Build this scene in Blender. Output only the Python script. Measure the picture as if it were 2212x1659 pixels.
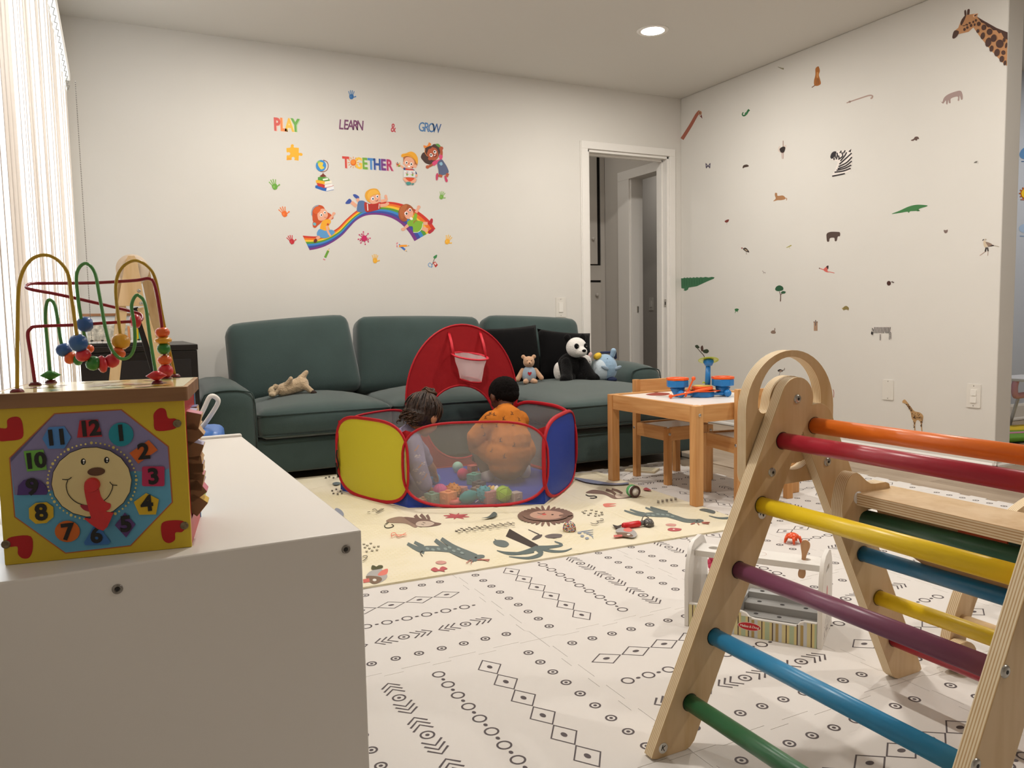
import bpy, bmesh, math, random
from math import pi, sin, cos, tan, radians, sqrt, atan2
from mathutils import Vector, Matrix, Euler, Quaternion
from mathutils.geometry import tessellate_polygon


random.seed(7)
S = bpy.context.scene
COL = S.collection
for _o in list(bpy.data.objects):
    bpy.data.objects.remove(_o)

# ---------------------------------------------------------------- camera
F_PX, YAW, PITCH, ROLL, CAM_H = 1694.47, 0.46571, 0.08341, 0.01932, 0.8171
W_PX, H_PX = 2212.0, 1659.0
_fwd = Vector((sin(YAW) * cos(PITCH), cos(YAW) * cos(PITCH), -sin(PITCH)))
_right = Vector((cos(YAW), -sin(YAW), 0))
_down = _fwd.cross(_right)
RIGHT = cos(ROLL) * _right + sin(ROLL) * _down
DOWN = -sin(ROLL) * _right + cos(ROLL) * _down
FWD = _fwd
CAM_POS = Vector((0, 0, CAM_H))
cam_data = bpy.data.cameras.new('camera')
cam_data.sensor_width = 36.0
cam_data.lens = F_PX / W_PX * 36.0
cam_data.clip_start = 0.05
cam = bpy.data.objects.new('camera', cam_data)
COL.objects.link(cam)
cam.matrix_world = Matrix((
    (RIGHT.x, -DOWN.x, -FWD.x, CAM_POS.x),
    (RIGHT.y, -DOWN.y, -FWD.y, CAM_POS.y),
    (RIGHT.z, -DOWN.z, -FWD.z, CAM_POS.z),
    (0, 0, 0, 1)))
S.camera = cam

# room dimensions (metres), y away from the camera along the right wall
XL, XR, YB, HC, YE = -0.2065, 4.024, 4.989, 2.4935, 2.465

# ---------------------------------------------------------------- world and light
S.view_settings.view_transform = 'Standard'
S.view_settings.look = 'None'
S.view_settings.gamma = 1.0
S.view_settings.use_curve_mapping = False
S.view_settings.exposure = 0.25
world = bpy.data.worlds.new('daylight')
S.world = world
world.use_nodes = True
_bg = world.node_tree.nodes['Background']
_bg.inputs[0].default_value = (0.93, 0.97, 1.0, 1)
_bg.inputs[1].default_value = 4.5
S.cycles.use_denoising = True
S.cycles.max_bounces = 8
S.cycles.diffuse_bounces = 5
S.cycles.glossy_bounces = 4
S.cycles.transparent_max_bounces = 12
S.cycles.sample_clamp_indirect = 6.0
LAMP_WATTS = 17.5
LAMP_COLOR = (1.0, 0.945, 0.875)
CEILING_LAMPS = [(2.927, 3.885), (0.95, 3.885), (2.927, 1.95), (0.95, 1.95), (5.9, 2.3), (2.927, 0.0)]  # side room lamp is unseen, set near the blue wall to brighten it
def area_lamp(name, loc, rot, size, watts, color):
    l = bpy.data.lights.new(name, 'AREA'); l.shape = 'DISK'; l.size = size
    l.energy = watts; l.color = color
    o = bpy.data.objects.new(name, l); COL.objects.link(o)
    o.location = loc; o.rotation_euler = rot
    return o

# ---------------------------------------------------------------- helpers
def lin(h):
    h = h.lstrip('#')
    if len(h) == 3: h = ''.join(c * 2 for c in h)
    out = []
    for i in (0, 2, 4):
        c = int(h[i:i + 2], 16) / 255.0
        out.append(c / 12.92 if c <= 0.04045 else ((c + 0.055) / 1.055) ** 2.4)
    return (out[0], out[1], out[2], 1.0)

_mats = {}
def mat(hexcol, rough=0.6, spec=0.4, metal=0.0, noise=0.0, nscale=30.0, bump=0.0, bscale=120.0, emit=0.0, sheen=0.0, stretch=None, coat=0.0, sub=0.0):
    key = (hexcol, rough, spec, metal, noise, nscale, bump, bscale, emit, sheen, stretch, coat, sub)
    if key in _mats:
        return _mats[key]
    m = bpy.data.materials.new('paint_%s' % hexcol.lstrip('#'))
    m.use_nodes = True
    nt = m.node_tree
    b = nt.nodes['Principled BSDF']
    b.inputs['Base Color'].default_value = lin(hexcol)
    b.inputs['Roughness'].default_value = rough
    b.inputs['Specular IOR Level'].default_value = spec
    b.inputs['Metallic'].default_value = metal
    if sheen: b.inputs['Sheen Weight'].default_value = sheen
    if coat: b.inputs['Coat Weight'].default_value = coat
    if sub:
        b.inputs['Subsurface Weight'].default_value = sub
        b.inputs['Subsurface Radius'].default_value = (0.01, 0.005, 0.003)
    if emit:
        b.inputs['Emission Color'].default_value = lin(hexcol)
        b.inputs['Emission Strength'].default_value = emit
    if noise or bump:
        tc = nt.nodes.new('ShaderNodeTexCoord')
        src = tc.outputs['Object']
        if stretch:
            mp = nt.nodes.new('ShaderNodeMapping')
            mp.inputs['Scale'].default_value = stretch
            nt.links.new(src, mp.inputs['Vector']); src = mp.outputs['Vector']
    if noise:
        n = nt.nodes.new('ShaderNodeTexNoise'); n.inputs['Scale'].default_value = nscale
        n.inputs['Detail'].default_value = 4
        nt.links.new(src, n.inputs['Vector'])
        mx = nt.nodes.new('ShaderNodeHueSaturation')
        mr = nt.nodes.new('ShaderNodeMapRange')
        mr.inputs['From Min'].default_value = 0.3; mr.inputs['From Max'].default_value = 0.7
        mr.inputs['To Min'].default_value = 1 - noise; mr.inputs['To Max'].default_value = 1 + noise
        nt.links.new(n.outputs['Fac'], mr.inputs['Value'])
        nt.links.new(mr.outputs['Result'], mx.inputs['Value'])
        mx.inputs['Color'].default_value = lin(hexcol)
        nt.links.new(mx.outputs['Color'], b.inputs['Base Color'])
    if bump:
        n2 = nt.nodes.new('ShaderNodeTexNoise'); n2.inputs['Scale'].default_value = bscale
        n2.inputs['Detail'].default_value = 3
        nt.links.new(src, n2.inputs['Vector'])
        bp = nt.nodes.new('ShaderNodeBump'); bp.inputs['Strength'].default_value = bump
        bp.inputs['Distance'].default_value = 0.01
        nt.links.new(n2.outputs['Fac'], bp.inputs['Height'])
        nt.links.new(bp.outputs['Normal'], b.inputs['Normal'])
    _mats[key] = m
    return m

def wood(name, c1, c2, axis='Z', scale=1.0, rough=0.5, ring=14.0):
    """long-grained wood; grain runs along the given object axis"""
    key = ('wood', name)
    if key in _mats: return _mats[key]
    m = bpy.data.materials.new(name); m.use_nodes = True
    nt = m.node_tree; b = nt.nodes['Principled BSDF']
    b.inputs['Roughness'].default_value = rough
    b.inputs['Specular IOR Level'].default_value = 0.35
    tc = nt.nodes.new('ShaderNodeTexCoord')
    mp = nt.nodes.new('ShaderNodeMapping')
    s = [ring * scale] * 3; s['XYZ'.index(axis)] = 1.1 * scale
    mp.inputs['Scale'].default_value = s
    nt.links.new(tc.outputs['Object'], mp.inputs['Vector'])
    n = nt.nodes.new('ShaderNodeTexNoise'); n.inputs['Scale'].default_value = 1.6
    n.inputs['Detail'].default_value = 6; n.inputs['Distortion'].default_value = 0.7
    nt.links.new(mp.outputs['Vector'], n.inputs['Vector'])
    n2 = nt.nodes.new('ShaderNodeTexNoise'); n2.inputs['Scale'].default_value = 9.0
    n2.inputs['Detail'].default_value = 2
    nt.links.new(mp.outputs['Vector'], n2.inputs['Vector'])
    ad = nt.nodes.new('ShaderNodeMath'); ad.operation = 'MULTIPLY_ADD'
    ad.inputs[1].default_value = 0.25
    nt.links.new(n2.outputs['Fac'], ad.inputs[0]); nt.links.new(n.outputs['Fac'], ad.inputs[2])
    r = nt.nodes.new('ShaderNodeValToRGB')
    r.color_ramp.elements[0].position = 0.42; r.color_ramp.elements[0].color = lin(c2)
    r.color_ramp.elements[1].position = 0.75; r.color_ramp.elements[1].color = lin(c1)
    nt.links.new(ad.outputs[0], r.inputs['Fac'])
    nt.links.new(r.outputs['Color'], b.inputs['Base Color'])
    _mats[key] = m
    return m

def ply_edge(name, axis, layers, thickness, c1='#e3cfa6', c2='#b8935f'):
    """striped plywood edge, layers stacked along the object axis"""
    m = bpy.data.materials.new(name); m.use_nodes = True
    nt = m.node_tree; b = nt.nodes['Principled BSDF']
    b.inputs['Roughness'].default_value = 0.55
    tc = nt.nodes.new('ShaderNodeTexCoord'); sp = nt.nodes.new('ShaderNodeSeparateXYZ')
    nt.links.new(tc.outputs['Object'], sp.inputs[0])
    ml = nt.nodes.new('ShaderNodeMath'); ml.operation = 'MULTIPLY'
    ml.inputs[1].default_value = 2 * pi * layers / thickness
    nt.links.new(sp.outputs[axis], ml.inputs[0])
    si = nt.nodes.new('ShaderNodeMath'); si.operation = 'SINE'
    nt.links.new(ml.outputs[0], si.inputs[0])
    n = nt.nodes.new('ShaderNodeTexNoise'); n.inputs['Scale'].default_value = 60
    nt.links.new(tc.outputs['Object'], n.inputs['Vector'])
    ad = nt.nodes.new('ShaderNodeMath'); ad.operation = 'MULTIPLY_ADD'; ad.inputs[1].default_value = 0.8
    nt.links.new(n.outputs['Fac'], ad.inputs[0]); nt.links.new(si.outputs[0], ad.inputs[2])
    r = nt.nodes.new('ShaderNodeValToRGB')
    r.color_ramp.elements[0].position = 0.35; r.color_ramp.elements[0].color = lin(c1)
    r.color_ramp.elements[1].position = 0.95; r.color_ramp.elements[1].color = lin(c2)
    nt.links.new(ad.outputs[0], r.inputs['Fac'])
    nt.links.new(r.outputs['Color'], b.inputs['Base Color'])
    return m

def gauze(hexcol, opacity, name='gauze'):
    m = bpy.data.materials.new(name); m.use_nodes = True
    nt = m.node_tree; out = nt.nodes['Material Output']; b = nt.nodes['Principled BSDF']
    b.inputs['Base Color'].default_value = lin(hexcol); b.inputs['Roughness'].default_value = 0.8
    t = nt.nodes.new('ShaderNodeBsdfTransparent')
    mx = nt.nodes.new('ShaderNodeMixShader'); mx.inputs[0].default_value = opacity
    nt.links.new(t.outputs[0], mx.inputs[1]); nt.links.new(b.outputs[0], mx.inputs[2])
    nt.links.new(mx.outputs[0], out.inputs[0])
    return m

# pixel of the 2212 x 1659 photograph -> ray -> point on a real plane of the room
def ray(u, v):
    return RIGHT * ((u - W_PX / 2) / F_PX) + DOWN * ((v - H_PX / 2) / F_PX) + FWD
def on_x(u, v, x): d = ray(u, v); return CAM_POS + d * ((x - CAM_POS.x) / d.x)
def on_y(u, v, y): d = ray(u, v); return CAM_POS + d * ((y - CAM_POS.y) / d.y)
def on_z(u, v, z=0.0): d = ray(u, v); return CAM_POS + d * ((z - CAM_POS.z) / d.z)

def tag(o, label=None, cat=None, group=None, kind=None):
    if label: o['label'] = label
    if cat: o['category'] = cat
    if group: o['group'] = group
    if kind: o['kind'] = kind
    return o

def empty(name, loc=(0, 0, 0), rz=0.0, label=None, cat=None, group=None):
    o = bpy.data.objects.new(name, None); COL.objects.link(o)
    o.location = loc; o.rotation_euler = (0, 0, rz); o.empty_display_size = 0.05
    return tag(o, label, cat, group)

def dup(root, loc=None, rz=None, label=None, group=None):
    r = root.copy(); COL.objects.link(r)
    if loc is not None: r.location = loc
    if rz is not None: r.rotation_euler = (0, 0, rz)
    if label: r['label'] = label
    if group: r['group'] = group
    for ch in list(root.children):
        c = ch.copy(); COL.objects.link(c); c.parent = r
        for g in ch.children:
            d = g.copy(); COL.objects.link(d); d.parent = c
    return r

def frame_from(axis, up=None):
    a = Vector(axis).normalized()
    h = Vector(up) if up else (Vector((0, 0, 1)) if abs(a.z) < 0.9 else Vector((1, 0, 0)))
    u = h.cross(a).normalized(); w = a.cross(u)
    return u, w, a

def catmull(pts, n=6, closed=True):
    P = [Vector(p) for p in pts]; k = len(P); out = []
    rng = range(k) if closed else range(k - 1)
    for i in rng:
        if closed:
            p0, p1, p2, p3 = P[i - 1], P[i], P[(i + 1) % k], P[(i + 2) % k]
        else:
            p0, p1, p2, p3 = P[max(i - 1, 0)], P[i], P[i + 1], P[min(i + 2, k - 1)]
        for j in range(n):
            t = j / n
            out.append(0.5 * ((2 * p1) + (p2 - p0) * t + (2 * p0 - 5 * p1 + 4 * p2 - p3) * t * t + (3 * p1 - p0 - 3 * p2 + p3) * t * t * t))
    if not closed: out.append(P[-1])
    return out

class MB:
    """collects shapes into one mesh"""
    def __init__(self):
        self.v = []; self.f = []; self.m = []; self.s = []
        self.mats = []; self.M = Matrix.Identity(4)
    def mi(self, m):
        if m not in self.mats: self.mats.append(m)
        return self.mats.index(m)
    def add(self, vs, fs, m, smooth=False):
        o = len(self.v); k = self.mi(m)
        self.v += [self.M @ Vector(p) for p in vs]
        for f in fs:
            self.f.append([i + o for i in f]); self.m.append(k); self.s.append(smooth)
        return self
    def box(self, c, s, m, R=None):
        c = Vector(c); hx, hy, hz = s[0] / 2, s[1] / 2, s[2] / 2
        vs = [Vector((x, y, z)) for x in (-hx, hx) for y in (-hy, hy) for z in (-hz, hz)]
        if R is not None: vs = [R @ p for p in vs]
        vs = [p + c for p in vs]
        fs = [(0, 1, 3, 2), (4, 6, 7, 5), (0, 4, 5, 1), (2, 3, 7, 6), (0, 2, 6, 4), (1, 5, 7, 3)]
        return self.add(vs, fs, m)
    def b2(self, a, b, m):
        return self.box([(a[i] + b[i]) / 2 for i in range(3)], [abs(b[i] - a[i]) for i in range(3)], m)
    def cyl(self, p0, p1, r0, m, r1=None, n=20, caps=True, smooth=True):
        p0 = Vector(p0); p1 = Vector(p1); r1 = r0 if r1 is None else r1
        u, w, a = frame_from(p1 - p0)
        vs = []
        for p, r in ((p0, r0), (p1, r1)):
            for i in range(n):
                t = 2 * pi * i / n
                vs.append(p + (u * cos(t) + w * sin(t)) * r)
        self.add(vs, [(i, (i + 1) % n, n + (i + 1) % n, n + i) for i in range(n)], m, smooth)
        if caps:
            self.add(vs[:n], [tuple(reversed(range(n)))], m)
            self.add(vs[n:], [tuple(range(n))], m)
        return self
    def tube(self, pts, r, m, n=10, closed=False, caps=True, flat=None):
        P = [Vector(p) for p in pts]; k = len(P)
        rs = r if isinstance(r, (list, tuple)) else [r] * k
        tan_ = []
        for i in range(k):
            if closed: d = P[(i + 1) % k] - P[i - 1]
            else: d = P[min(i + 1, k - 1)] - P[max(i - 1, 0)]
            tan_.append(d.normalized())
        u, w, a = frame_from(tan_[0])
        vs = []
        for i in range(k):
            t = tan_[i]
            u = (u - t * u.dot(t)).normalized(); w = t.cross(u)
            for j in range(n):
                q = 2 * pi * j / n
                fu, fw = (1, 1) if not flat else flat
                vs.append(P[i] + (u * cos(q) * fu + w * sin(q) * fw) * rs[i])
        fs = []
        for i in range(k if closed else k - 1):
            i2 = (i + 1) % k
            for j in range(n):
                j2 = (j + 1) % n
                fs.append((i * n + j, i * n + j2, i2 * n + j2, i2 * n + j))
        self.add(vs, fs, m, True)
        if caps and not closed:
            self.add(vs[:n], [tuple(reversed(range(n)))], m)
            self.add(vs[-n:], [tuple(range(n))], m)
        return self
    def lathe(self, prof, m, o=(0, 0, 0), axis=(0, 0, 1), n=28, smooth=True):
        o = Vector(o); u, w, a = frame_from(axis)
        vs = []; k = len(prof)
        for (r, z) in prof:
            for i in range(n):
                t = 2 * pi * i / n
                vs.append(o + a * z + (u * cos(t) + w * sin(t)) * max(r, 1e-5))
        fs = []
        for i in range(k - 1):
            for j in range(n):
                j2 = (j + 1) % n
                fs.append((i * n + j, i * n + j2, (i + 1) * n + j2, (i + 1) * n + j))
        return self.add(vs, fs, m, smooth)
    def ball(self, c, r, m, R=None, nu=20, nv=12, pw=1.0, fn=None):
        c = Vector(c); r = (r, r, r) if not isinstance(r, (tuple, list)) else r
        vs = []
        def sp(x): return (abs(x) ** pw) * (1 if x >= 0 else -1)
        for i in range(nv + 1):
            ph = -pi / 2 + pi * i / nv
            for j in range(nu):
                th = 2 * pi * j / nu
                d = Vector((sp(cos(ph)) * sp(cos(th)), sp(cos(ph)) * sp(sin(th)), sp(sin(ph))))
                if fn: d = d * fn(d)
                p = Vector((d.x * r[0], d.y * r[1], d.z * r[2]))
                if R is not None: p = R @ p
                vs.append(c + p)
        fs = []
        for i in range(nv):
            for j in range(nu):
                j2 = (j + 1) % nu
                fs.append((i * nu + j, i * nu + j2, (i + 1) * nu + j2, (i + 1) * nu + j))
        return self.add(vs, fs, m, True)
    def plate(self, loops, t, m, O=(0, 0, 0), U=(1, 0, 0), V=(0, 1, 0), me=None, back=True):
        """2-D outline (first loop) with holes (other loops), extruded t along U x V; me = edge material"""
        O = Vector(O); U = Vector(U); V = Vector(V); N = U.cross(V).normalized()
        L = [[Vector((p[0], p[1], 0)) for p in lp] for lp in loops]
        flat = [p for lp in L for p in lp]
        tris = tessellate_polygon(L)
        a = [O + U * p.x + V * p.y for p in flat]
        b = [p + N * t for p in a]
        def up(tr):
            p, q, r_ = (flat[i] for i in tr)
            return (q - p).cross(r_ - p).z > 0
        tf = [tr if up(tr) else tuple(reversed(tr)) for tr in tris]
        self.add(b, tf, m)
        if t:
            if back: self.add(a, [tuple(reversed(tr)) for tr in tf], m)
            o = 0
            for lp in L:
                k = len(lp)
                self.add([a[o + i] for i in range(k)] + [b[o + i] for i in range(k)],
                         [(i, (i + 1) % k, k + (i + 1) % k, k + i) for i in range(k)], me or m)
                o += k
        return self
    def build(self, name, parent=None, bevel=0.0, seg=2, sub=0, solid=0.0, weld=True):
        me = bpy.data.meshes.new(name)
        me.from_pydata([tuple(p) for p in self.v], [], self.f)
        for mm in self.mats: me.materials.append(mm)
        me.polygons.foreach_set('material_index', self.m)
        me.polygons.foreach_set('use_smooth', self.s)
        me.update()
        bm = bmesh.new(); bm.from_mesh(me)
        if weld: bmesh.ops.remove_doubles(bm, verts=bm.verts, dist=1e-5)
        bmesh.ops.recalc_face_normals(bm, faces=bm.faces)
        bm.to_mesh(me); bm.free()
        o = bpy.data.objects.new(name, me); COL.objects.link(o)
        if parent is not None: o.parent = parent
        if solid:
            md = o.modifiers.new('solid', 'SOLIDIFY'); md.thickness = solid
        if bevel:
            md = o.modifiers.new('bevel', 'BEVEL'); md.width = bevel; md.segments = seg
            md.limit_method = 'ANGLE'; md.angle_limit = radians(40)
            me.polygons.foreach_set('use_smooth', [True] * len(me.polygons))
            md.harden_normals = True
        if sub:
            md = o.modifiers.new('sub', 'SUBSURF'); md.levels = sub; md.render_levels = sub
        return o

def rrect(x0, y0, x1, y1, r, n=6):
    out = []
    for cx, cy, a0 in ((x1 - r, y1 - r, 0), (x0 + r, y1 - r, 90), (x0 + r, y0 + r, 180), (x1 - r, y0 + r, 270)):
        for i in range(n + 1):
            a = radians(a0 + 90 * i / n)
            out.append((cx + r * cos(a), cy + r * sin(a)))
    return out
def circ(cx, cy, rx, ry=None, n=20, rot=0.0, a0=0.0, a1=2 * pi, closed=True):
    ry = rx if ry is None else ry
    k = n if closed else n + 1
    out = []
    for i in range(k):
        t = a0 + (a1 - a0) * i / n
        x, y = rx * cos(t), ry * sin(t)
        out.append((cx + x * cos(rot) - y * sin(rot), cy + x * sin(rot) + y * cos(rot)))
    return out
def stroke(pts, w):
    """outline polygon of a 2-D polyline of width w (w may be a list)"""
    P = [Vector((p[0], p[1])) for p in pts]; k = len(P)
    ws = w if isinstance(w, (list, tuple)) else [w] * k
    L, R_ = [], []
    for i in range(k):
        d = (P[min(i + 1, k - 1)] - P[max(i - 1, 0)])
        d = d.normalized() if d.length > 1e-9 else Vector((1, 0))
        n = Vector((-d.y, d.x)) * ws[i] / 2
        L.append(tuple(P[i] + n)); R_.append(tuple(P[i] - n))
    return L + R_[::-1]
def text_polys(s, size, m, parent=None, name='lettering', extrude=0.0003, align='CENTER', shear=0.0, spacing=1.0, bold=0.0):
    c = bpy.data.curves.new(name, 'FONT'); c.body = s; c.size = size; c.extrude = extrude
    c.align_x = align; c.align_y = 'CENTER'; c.shear = shear; c.space_character = spacing
    c.offset = bold; c.resolution_u = 3
    t = bpy.data.objects.new(name, c); COL.objects.link(t)
    dg = bpy.context.evaluated_depsgraph_get(); dg.update()
    me = bpy.data.meshes.new_from_object(t.evaluated_get(dg))
    bpy.data.objects.remove(t)
    me.materials.clear(); me.materials.append(m)
    o = bpy.data.objects.new(name, me); COL.objects.link(o)
    if parent is not None: o.parent = parent
    return o
def basis(O, X, Y):
    """matrix with local x along X, y along Y, origin O"""
    X = Vector(X).normalized(); Z = X.cross(Vector(Y)).normalized(); Yv = Z.cross(X)
    return Matrix(((X.x, Yv.x, Z.x, O[0]), (X.y, Yv.y, Z.y, O[1]), (X.z, Yv.z, Z.z, O[2]), (0, 0, 0, 1)))
# ================================================================ the setting
WALLC = mat('#d9d6d0', rough=0.75, spec=0.2, noise=0.01, nscale=3, bump=0.02, bscale=300)
CEILC = mat('#dad7d1', rough=0.85, spec=0.1)
TRIMC = mat('#e6e3de', rough=0.45, spec=0.4)
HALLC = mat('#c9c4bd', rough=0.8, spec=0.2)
def structure(o): o['kind'] = 'structure'; return o

# door opening in the back wall (inside the casing)
DX0, DX1, DZ = 3.104 + 0.055, 3.9597 - 0.055, 2.1 - 0.057
mb = MB()
mb.b2((XL - 0.12, YB, 0), (DX0, YB + 0.115, HC), WALLC)
mb.b2((DX1, YB, 0), (XR + 0.13, YB + 0.115, HC), WALLC)
mb.b2((DX0, YB, DZ), (DX1, YB + 0.115, HC), WALLC)
structure(mb.build('wall_back'))
mb = MB(); mb.b2((XR, YE, 0), (XR + 0.128, YB, HC), WALLC)
structure(mb.build('wall_right', bevel=0.006))
# left wall with the tall glazed opening
WY0, WY1, WZ1 = 1.25, 4.42, 2.2
mb = MB()
mb.b2((XL - 0.12, -3.0, 0), (XL, WY0, HC), WALLC)
mb.b2((XL - 0.12, WY1, 0), (XL, YB, HC), WALLC)
mb.b2((XL - 0.12, WY0, WZ1), (XL, WY1, HC), WALLC)
mb.b2((XL - 0.12, WY0, 0), (XL, WY1, 0.06), WALLC)
structure(mb.build('wall_left'))
mb = MB(); mb.b2((XL - 0.12, -3.12, 0), (8.1, -3.0, HC), WALLC); structure(mb.build('wall_front'))
BLUEW = mat('#c3cbd8', rough=0.8, spec=0.2)
mb = MB(); mb.b2((8.0, -3.0, 0), (8.12, 7.6, HC), WALLC); structure(mb.build('wall_side'))
mb = MB(); mb.b2((XR + 0.128, 3.46, 0), (8.0, 3.56, HC), BLUEW); structure(mb.build('wall_playroom'))
mb = MB(); mb.b2((XL - 0.12, -3.12, HC), (8.12, 7.7, HC + 0.1), CEILC); structure(mb.build('ceiling'))

# floor: slab and wooden planks where they can be told apart
PLANKM = [wood('oak_plank_%d' % i, a, b, 'Y', 1.0, 0.42, 9) for i, (a, b) in enumerate(
    (('#a59480', '#8f7c67'), ('#9d8b77', '#85725f'), ('#ab9a86', '#94816d')))]
mb = MB(); mb.b2((XL - 0.12, -3.12, -0.1), (8.12, 7.7, -0.006), mat('#8c7a66', rough=0.6))
floor = structure(mb.build('floor'))
rnd = random.Random(3)
_pl = {}
x = 2.9
row = 0
while x < 7.4:
    y = -0.6 - rnd.random() * 1.2
    while y < 5.3:
        L = 1.22
        lo = (XR + 0.13 if (x > 3.9 and y + L > YE) else 0)
        if x + 0.18 > 3.0 and not (x < XR + 0.14 < x + 0.18 and y + L > YE) and y + L < (YB if x < XR else 3.46):
            k = rnd.randrange(3)
            if k not in _pl:
                m0 = MB(); m0.b2((0.0008, 0.0008, -0.006), (0.1792, L - 0.0008, 0.0), PLANKM[k])
                _pl[k] = m0.build('plank', floor, bevel=0.0006, seg=1); o = _pl[k]
            else:
                o = _pl[k].copy(); COL.objects.link(o)
            o.location = (x, y, 0)
        y += L
    x += 0.18
mb = MB(); mb.b2((XL, -3.0, -0.006), (8.0, YB, -0.0035), PLANKM[0])
mb.build('plank_field', floor)['kind'] = 'stuff'

# baseboards
def base(name, a, b, inward, h=0.085):
    a = Vector((a[0], a[1], 0)); b = Vector((b[0], b[1], 0)); n = Vector((inward[0], inward[1], 0))
    m0 = MB()
    prof = [(0, 0), (0.018, 0), (0.018, 0.012), (0.011, 0.022), (0.011, h - 0.018), (0.007, h - 0.006), (0.004, h), (0, h)]
    vs = [a + n * p[0] + Vector((0, 0, p[1])) for p in prof] + [b + n * p[0] + Vector((0, 0, p[1])) for p in prof]
    k = len(prof)
    m0.add(vs, [(i, (i + 1) % k, k + (i + 1) % k, k + i) for i in range(k)], TRIMC)
    m0.add(vs[:k], [tuple(range(k))], TRIMC); m0.add(vs[k:], [tuple(range(k))], TRIMC)
    return structure(m0.build(name))
base('baseboard_right', (XR, YB), (XR, YE - 0.018), (-1, 0))
base('baseboard_end', (XR - 0.018, YE), (XR + 0.146, YE), (0, -1))
base('baseboard_back', (XL, YB), (3.1, YB), (0, -1))
base('baseboard_left', (XL, WY1), (XL, YB), (1, 0))
base('baseboard_playroom', (XR + 0.13, 3.46), (8.0, 3.46), (0, -1), 0.12)

# door casing and jambs of the opening
def frame_pieces(m0, x0, x1, ztop, y, w, d, m, step=0.012):
    """casing boards with a stepped inner edge, front face at y - d"""
    for a, b in ((x0, x0 + w), (x1 - w, x1)):
        m0.b2((a, y - d, 0), (b, y, ztop - w), m)
    m0.b2((x0, y - d, ztop - w), (x1, y, ztop), m)
mb = MB()
frame_pieces(mb, 3.104, 3.9597, 2.1, YB, 0.055, 0.017, TRIMC)
mb.b2((3.098, YB - 0.010, 0), (3.106, YB, 2.1), TRIMC)
structure(mb.build('trim_1', bevel=0.002, weld=False))
mb = MB()
for a, b in ((DX0 - 0.001, DX0 + 0.018), (DX1 - 0.018, DX1 + 0.001)):
    mb.b2((a, YB - 0.002, 0), (b, YB + 0.13, DZ), TRIMC)
mb.b2((DX0, YB - 0.002, DZ - 0.018), (DX1, YB + 0.13, DZ + 0.001), TRIMC)
for a, b in ((DX0 + 0.017, DX0 + 0.03), (DX1 - 0.03, DX1 - 0.017)):
    mb.b2((a, YB + 0.05, 0), (b, YB + 0.085, DZ - 0.018), TRIMC)
mb.b2((DX0 + 0.018, YB + 0.05, DZ - 0.031), (DX1 - 0.018, YB + 0.085, DZ - 0.017), TRIMC)
door1 = structure(mb.build('door_1', bevel=0.0015, weld=False))
mb = MB(); mb.b2((DX1 - 0.0205, YB + 0.006, 0.885), (DX1 - 0.0175, YB + 0.036, 0.945), mat('#d9d6cf', rough=0.35, metal=0.6))
mb.b2((DX1 - 0.0212, YB + 0.014, 0.9), (DX1 - 0.0202, YB + 0.024, 0.925), mat('#2c2926'))
mb.build('strike_plate', door1)

# hallway behind: left cupboard wall, right-hand wall with a second doorway
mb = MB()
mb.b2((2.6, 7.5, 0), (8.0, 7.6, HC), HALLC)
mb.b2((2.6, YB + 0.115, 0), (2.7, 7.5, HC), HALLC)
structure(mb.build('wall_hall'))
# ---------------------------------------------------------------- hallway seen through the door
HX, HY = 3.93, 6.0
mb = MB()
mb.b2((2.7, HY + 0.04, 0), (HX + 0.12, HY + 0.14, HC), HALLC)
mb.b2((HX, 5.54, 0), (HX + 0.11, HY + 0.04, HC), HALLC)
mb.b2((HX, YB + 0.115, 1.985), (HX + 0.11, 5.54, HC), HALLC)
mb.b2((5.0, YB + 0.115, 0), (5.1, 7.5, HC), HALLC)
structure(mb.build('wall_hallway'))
mb = MB()
mb.b2((HX - 0.016, 5.535, 0), (HX, 5.70, 1.965), TRIMC)
mb.b2((HX - 0.016, YB + 0.13, 1.965), (HX, 5.70, 2.04), TRIMC)
mb.b2((HX - 0.002, 5.52, 0), (HX + 0.115, 5.545, 1.985), TRIMC)
mb.b2((HX - 0.002, YB + 0.13, 1.965), (HX + 0.115, 5.545, 1.985), TRIMC)
structure(mb.build('door_2', bevel=0.002, weld=False))
mb = MB(); mb.b2((HX + 0.05, 5.51, 0.85), (HX + 0.062, 5.522, 0.9), mat('#b9b4aa', rough=0.3, metal=0.8))
mb.build('latch_plate', bpy.data.objects['door_2'])
# built-in cupboard at the end of the hallway
CUP = mat('#bdb8b1', rough=0.6)
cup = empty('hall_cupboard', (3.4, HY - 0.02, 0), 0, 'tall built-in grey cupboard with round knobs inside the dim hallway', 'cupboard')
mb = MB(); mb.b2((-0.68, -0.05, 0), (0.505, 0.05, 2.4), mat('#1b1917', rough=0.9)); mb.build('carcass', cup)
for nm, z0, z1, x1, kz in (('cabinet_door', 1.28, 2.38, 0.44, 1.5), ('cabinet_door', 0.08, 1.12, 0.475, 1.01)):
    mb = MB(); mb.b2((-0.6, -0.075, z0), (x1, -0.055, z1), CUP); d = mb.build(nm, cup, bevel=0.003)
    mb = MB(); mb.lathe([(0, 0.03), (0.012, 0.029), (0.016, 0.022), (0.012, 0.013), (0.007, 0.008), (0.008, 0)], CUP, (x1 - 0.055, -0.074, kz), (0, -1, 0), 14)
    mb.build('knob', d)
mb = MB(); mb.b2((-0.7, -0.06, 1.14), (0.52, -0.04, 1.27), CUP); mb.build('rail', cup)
mb = MB(); mb.b2((0.482, -0.062, 0), (0.525, 0.05, 2.4), CUP); mb.build('stile', cup)

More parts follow.
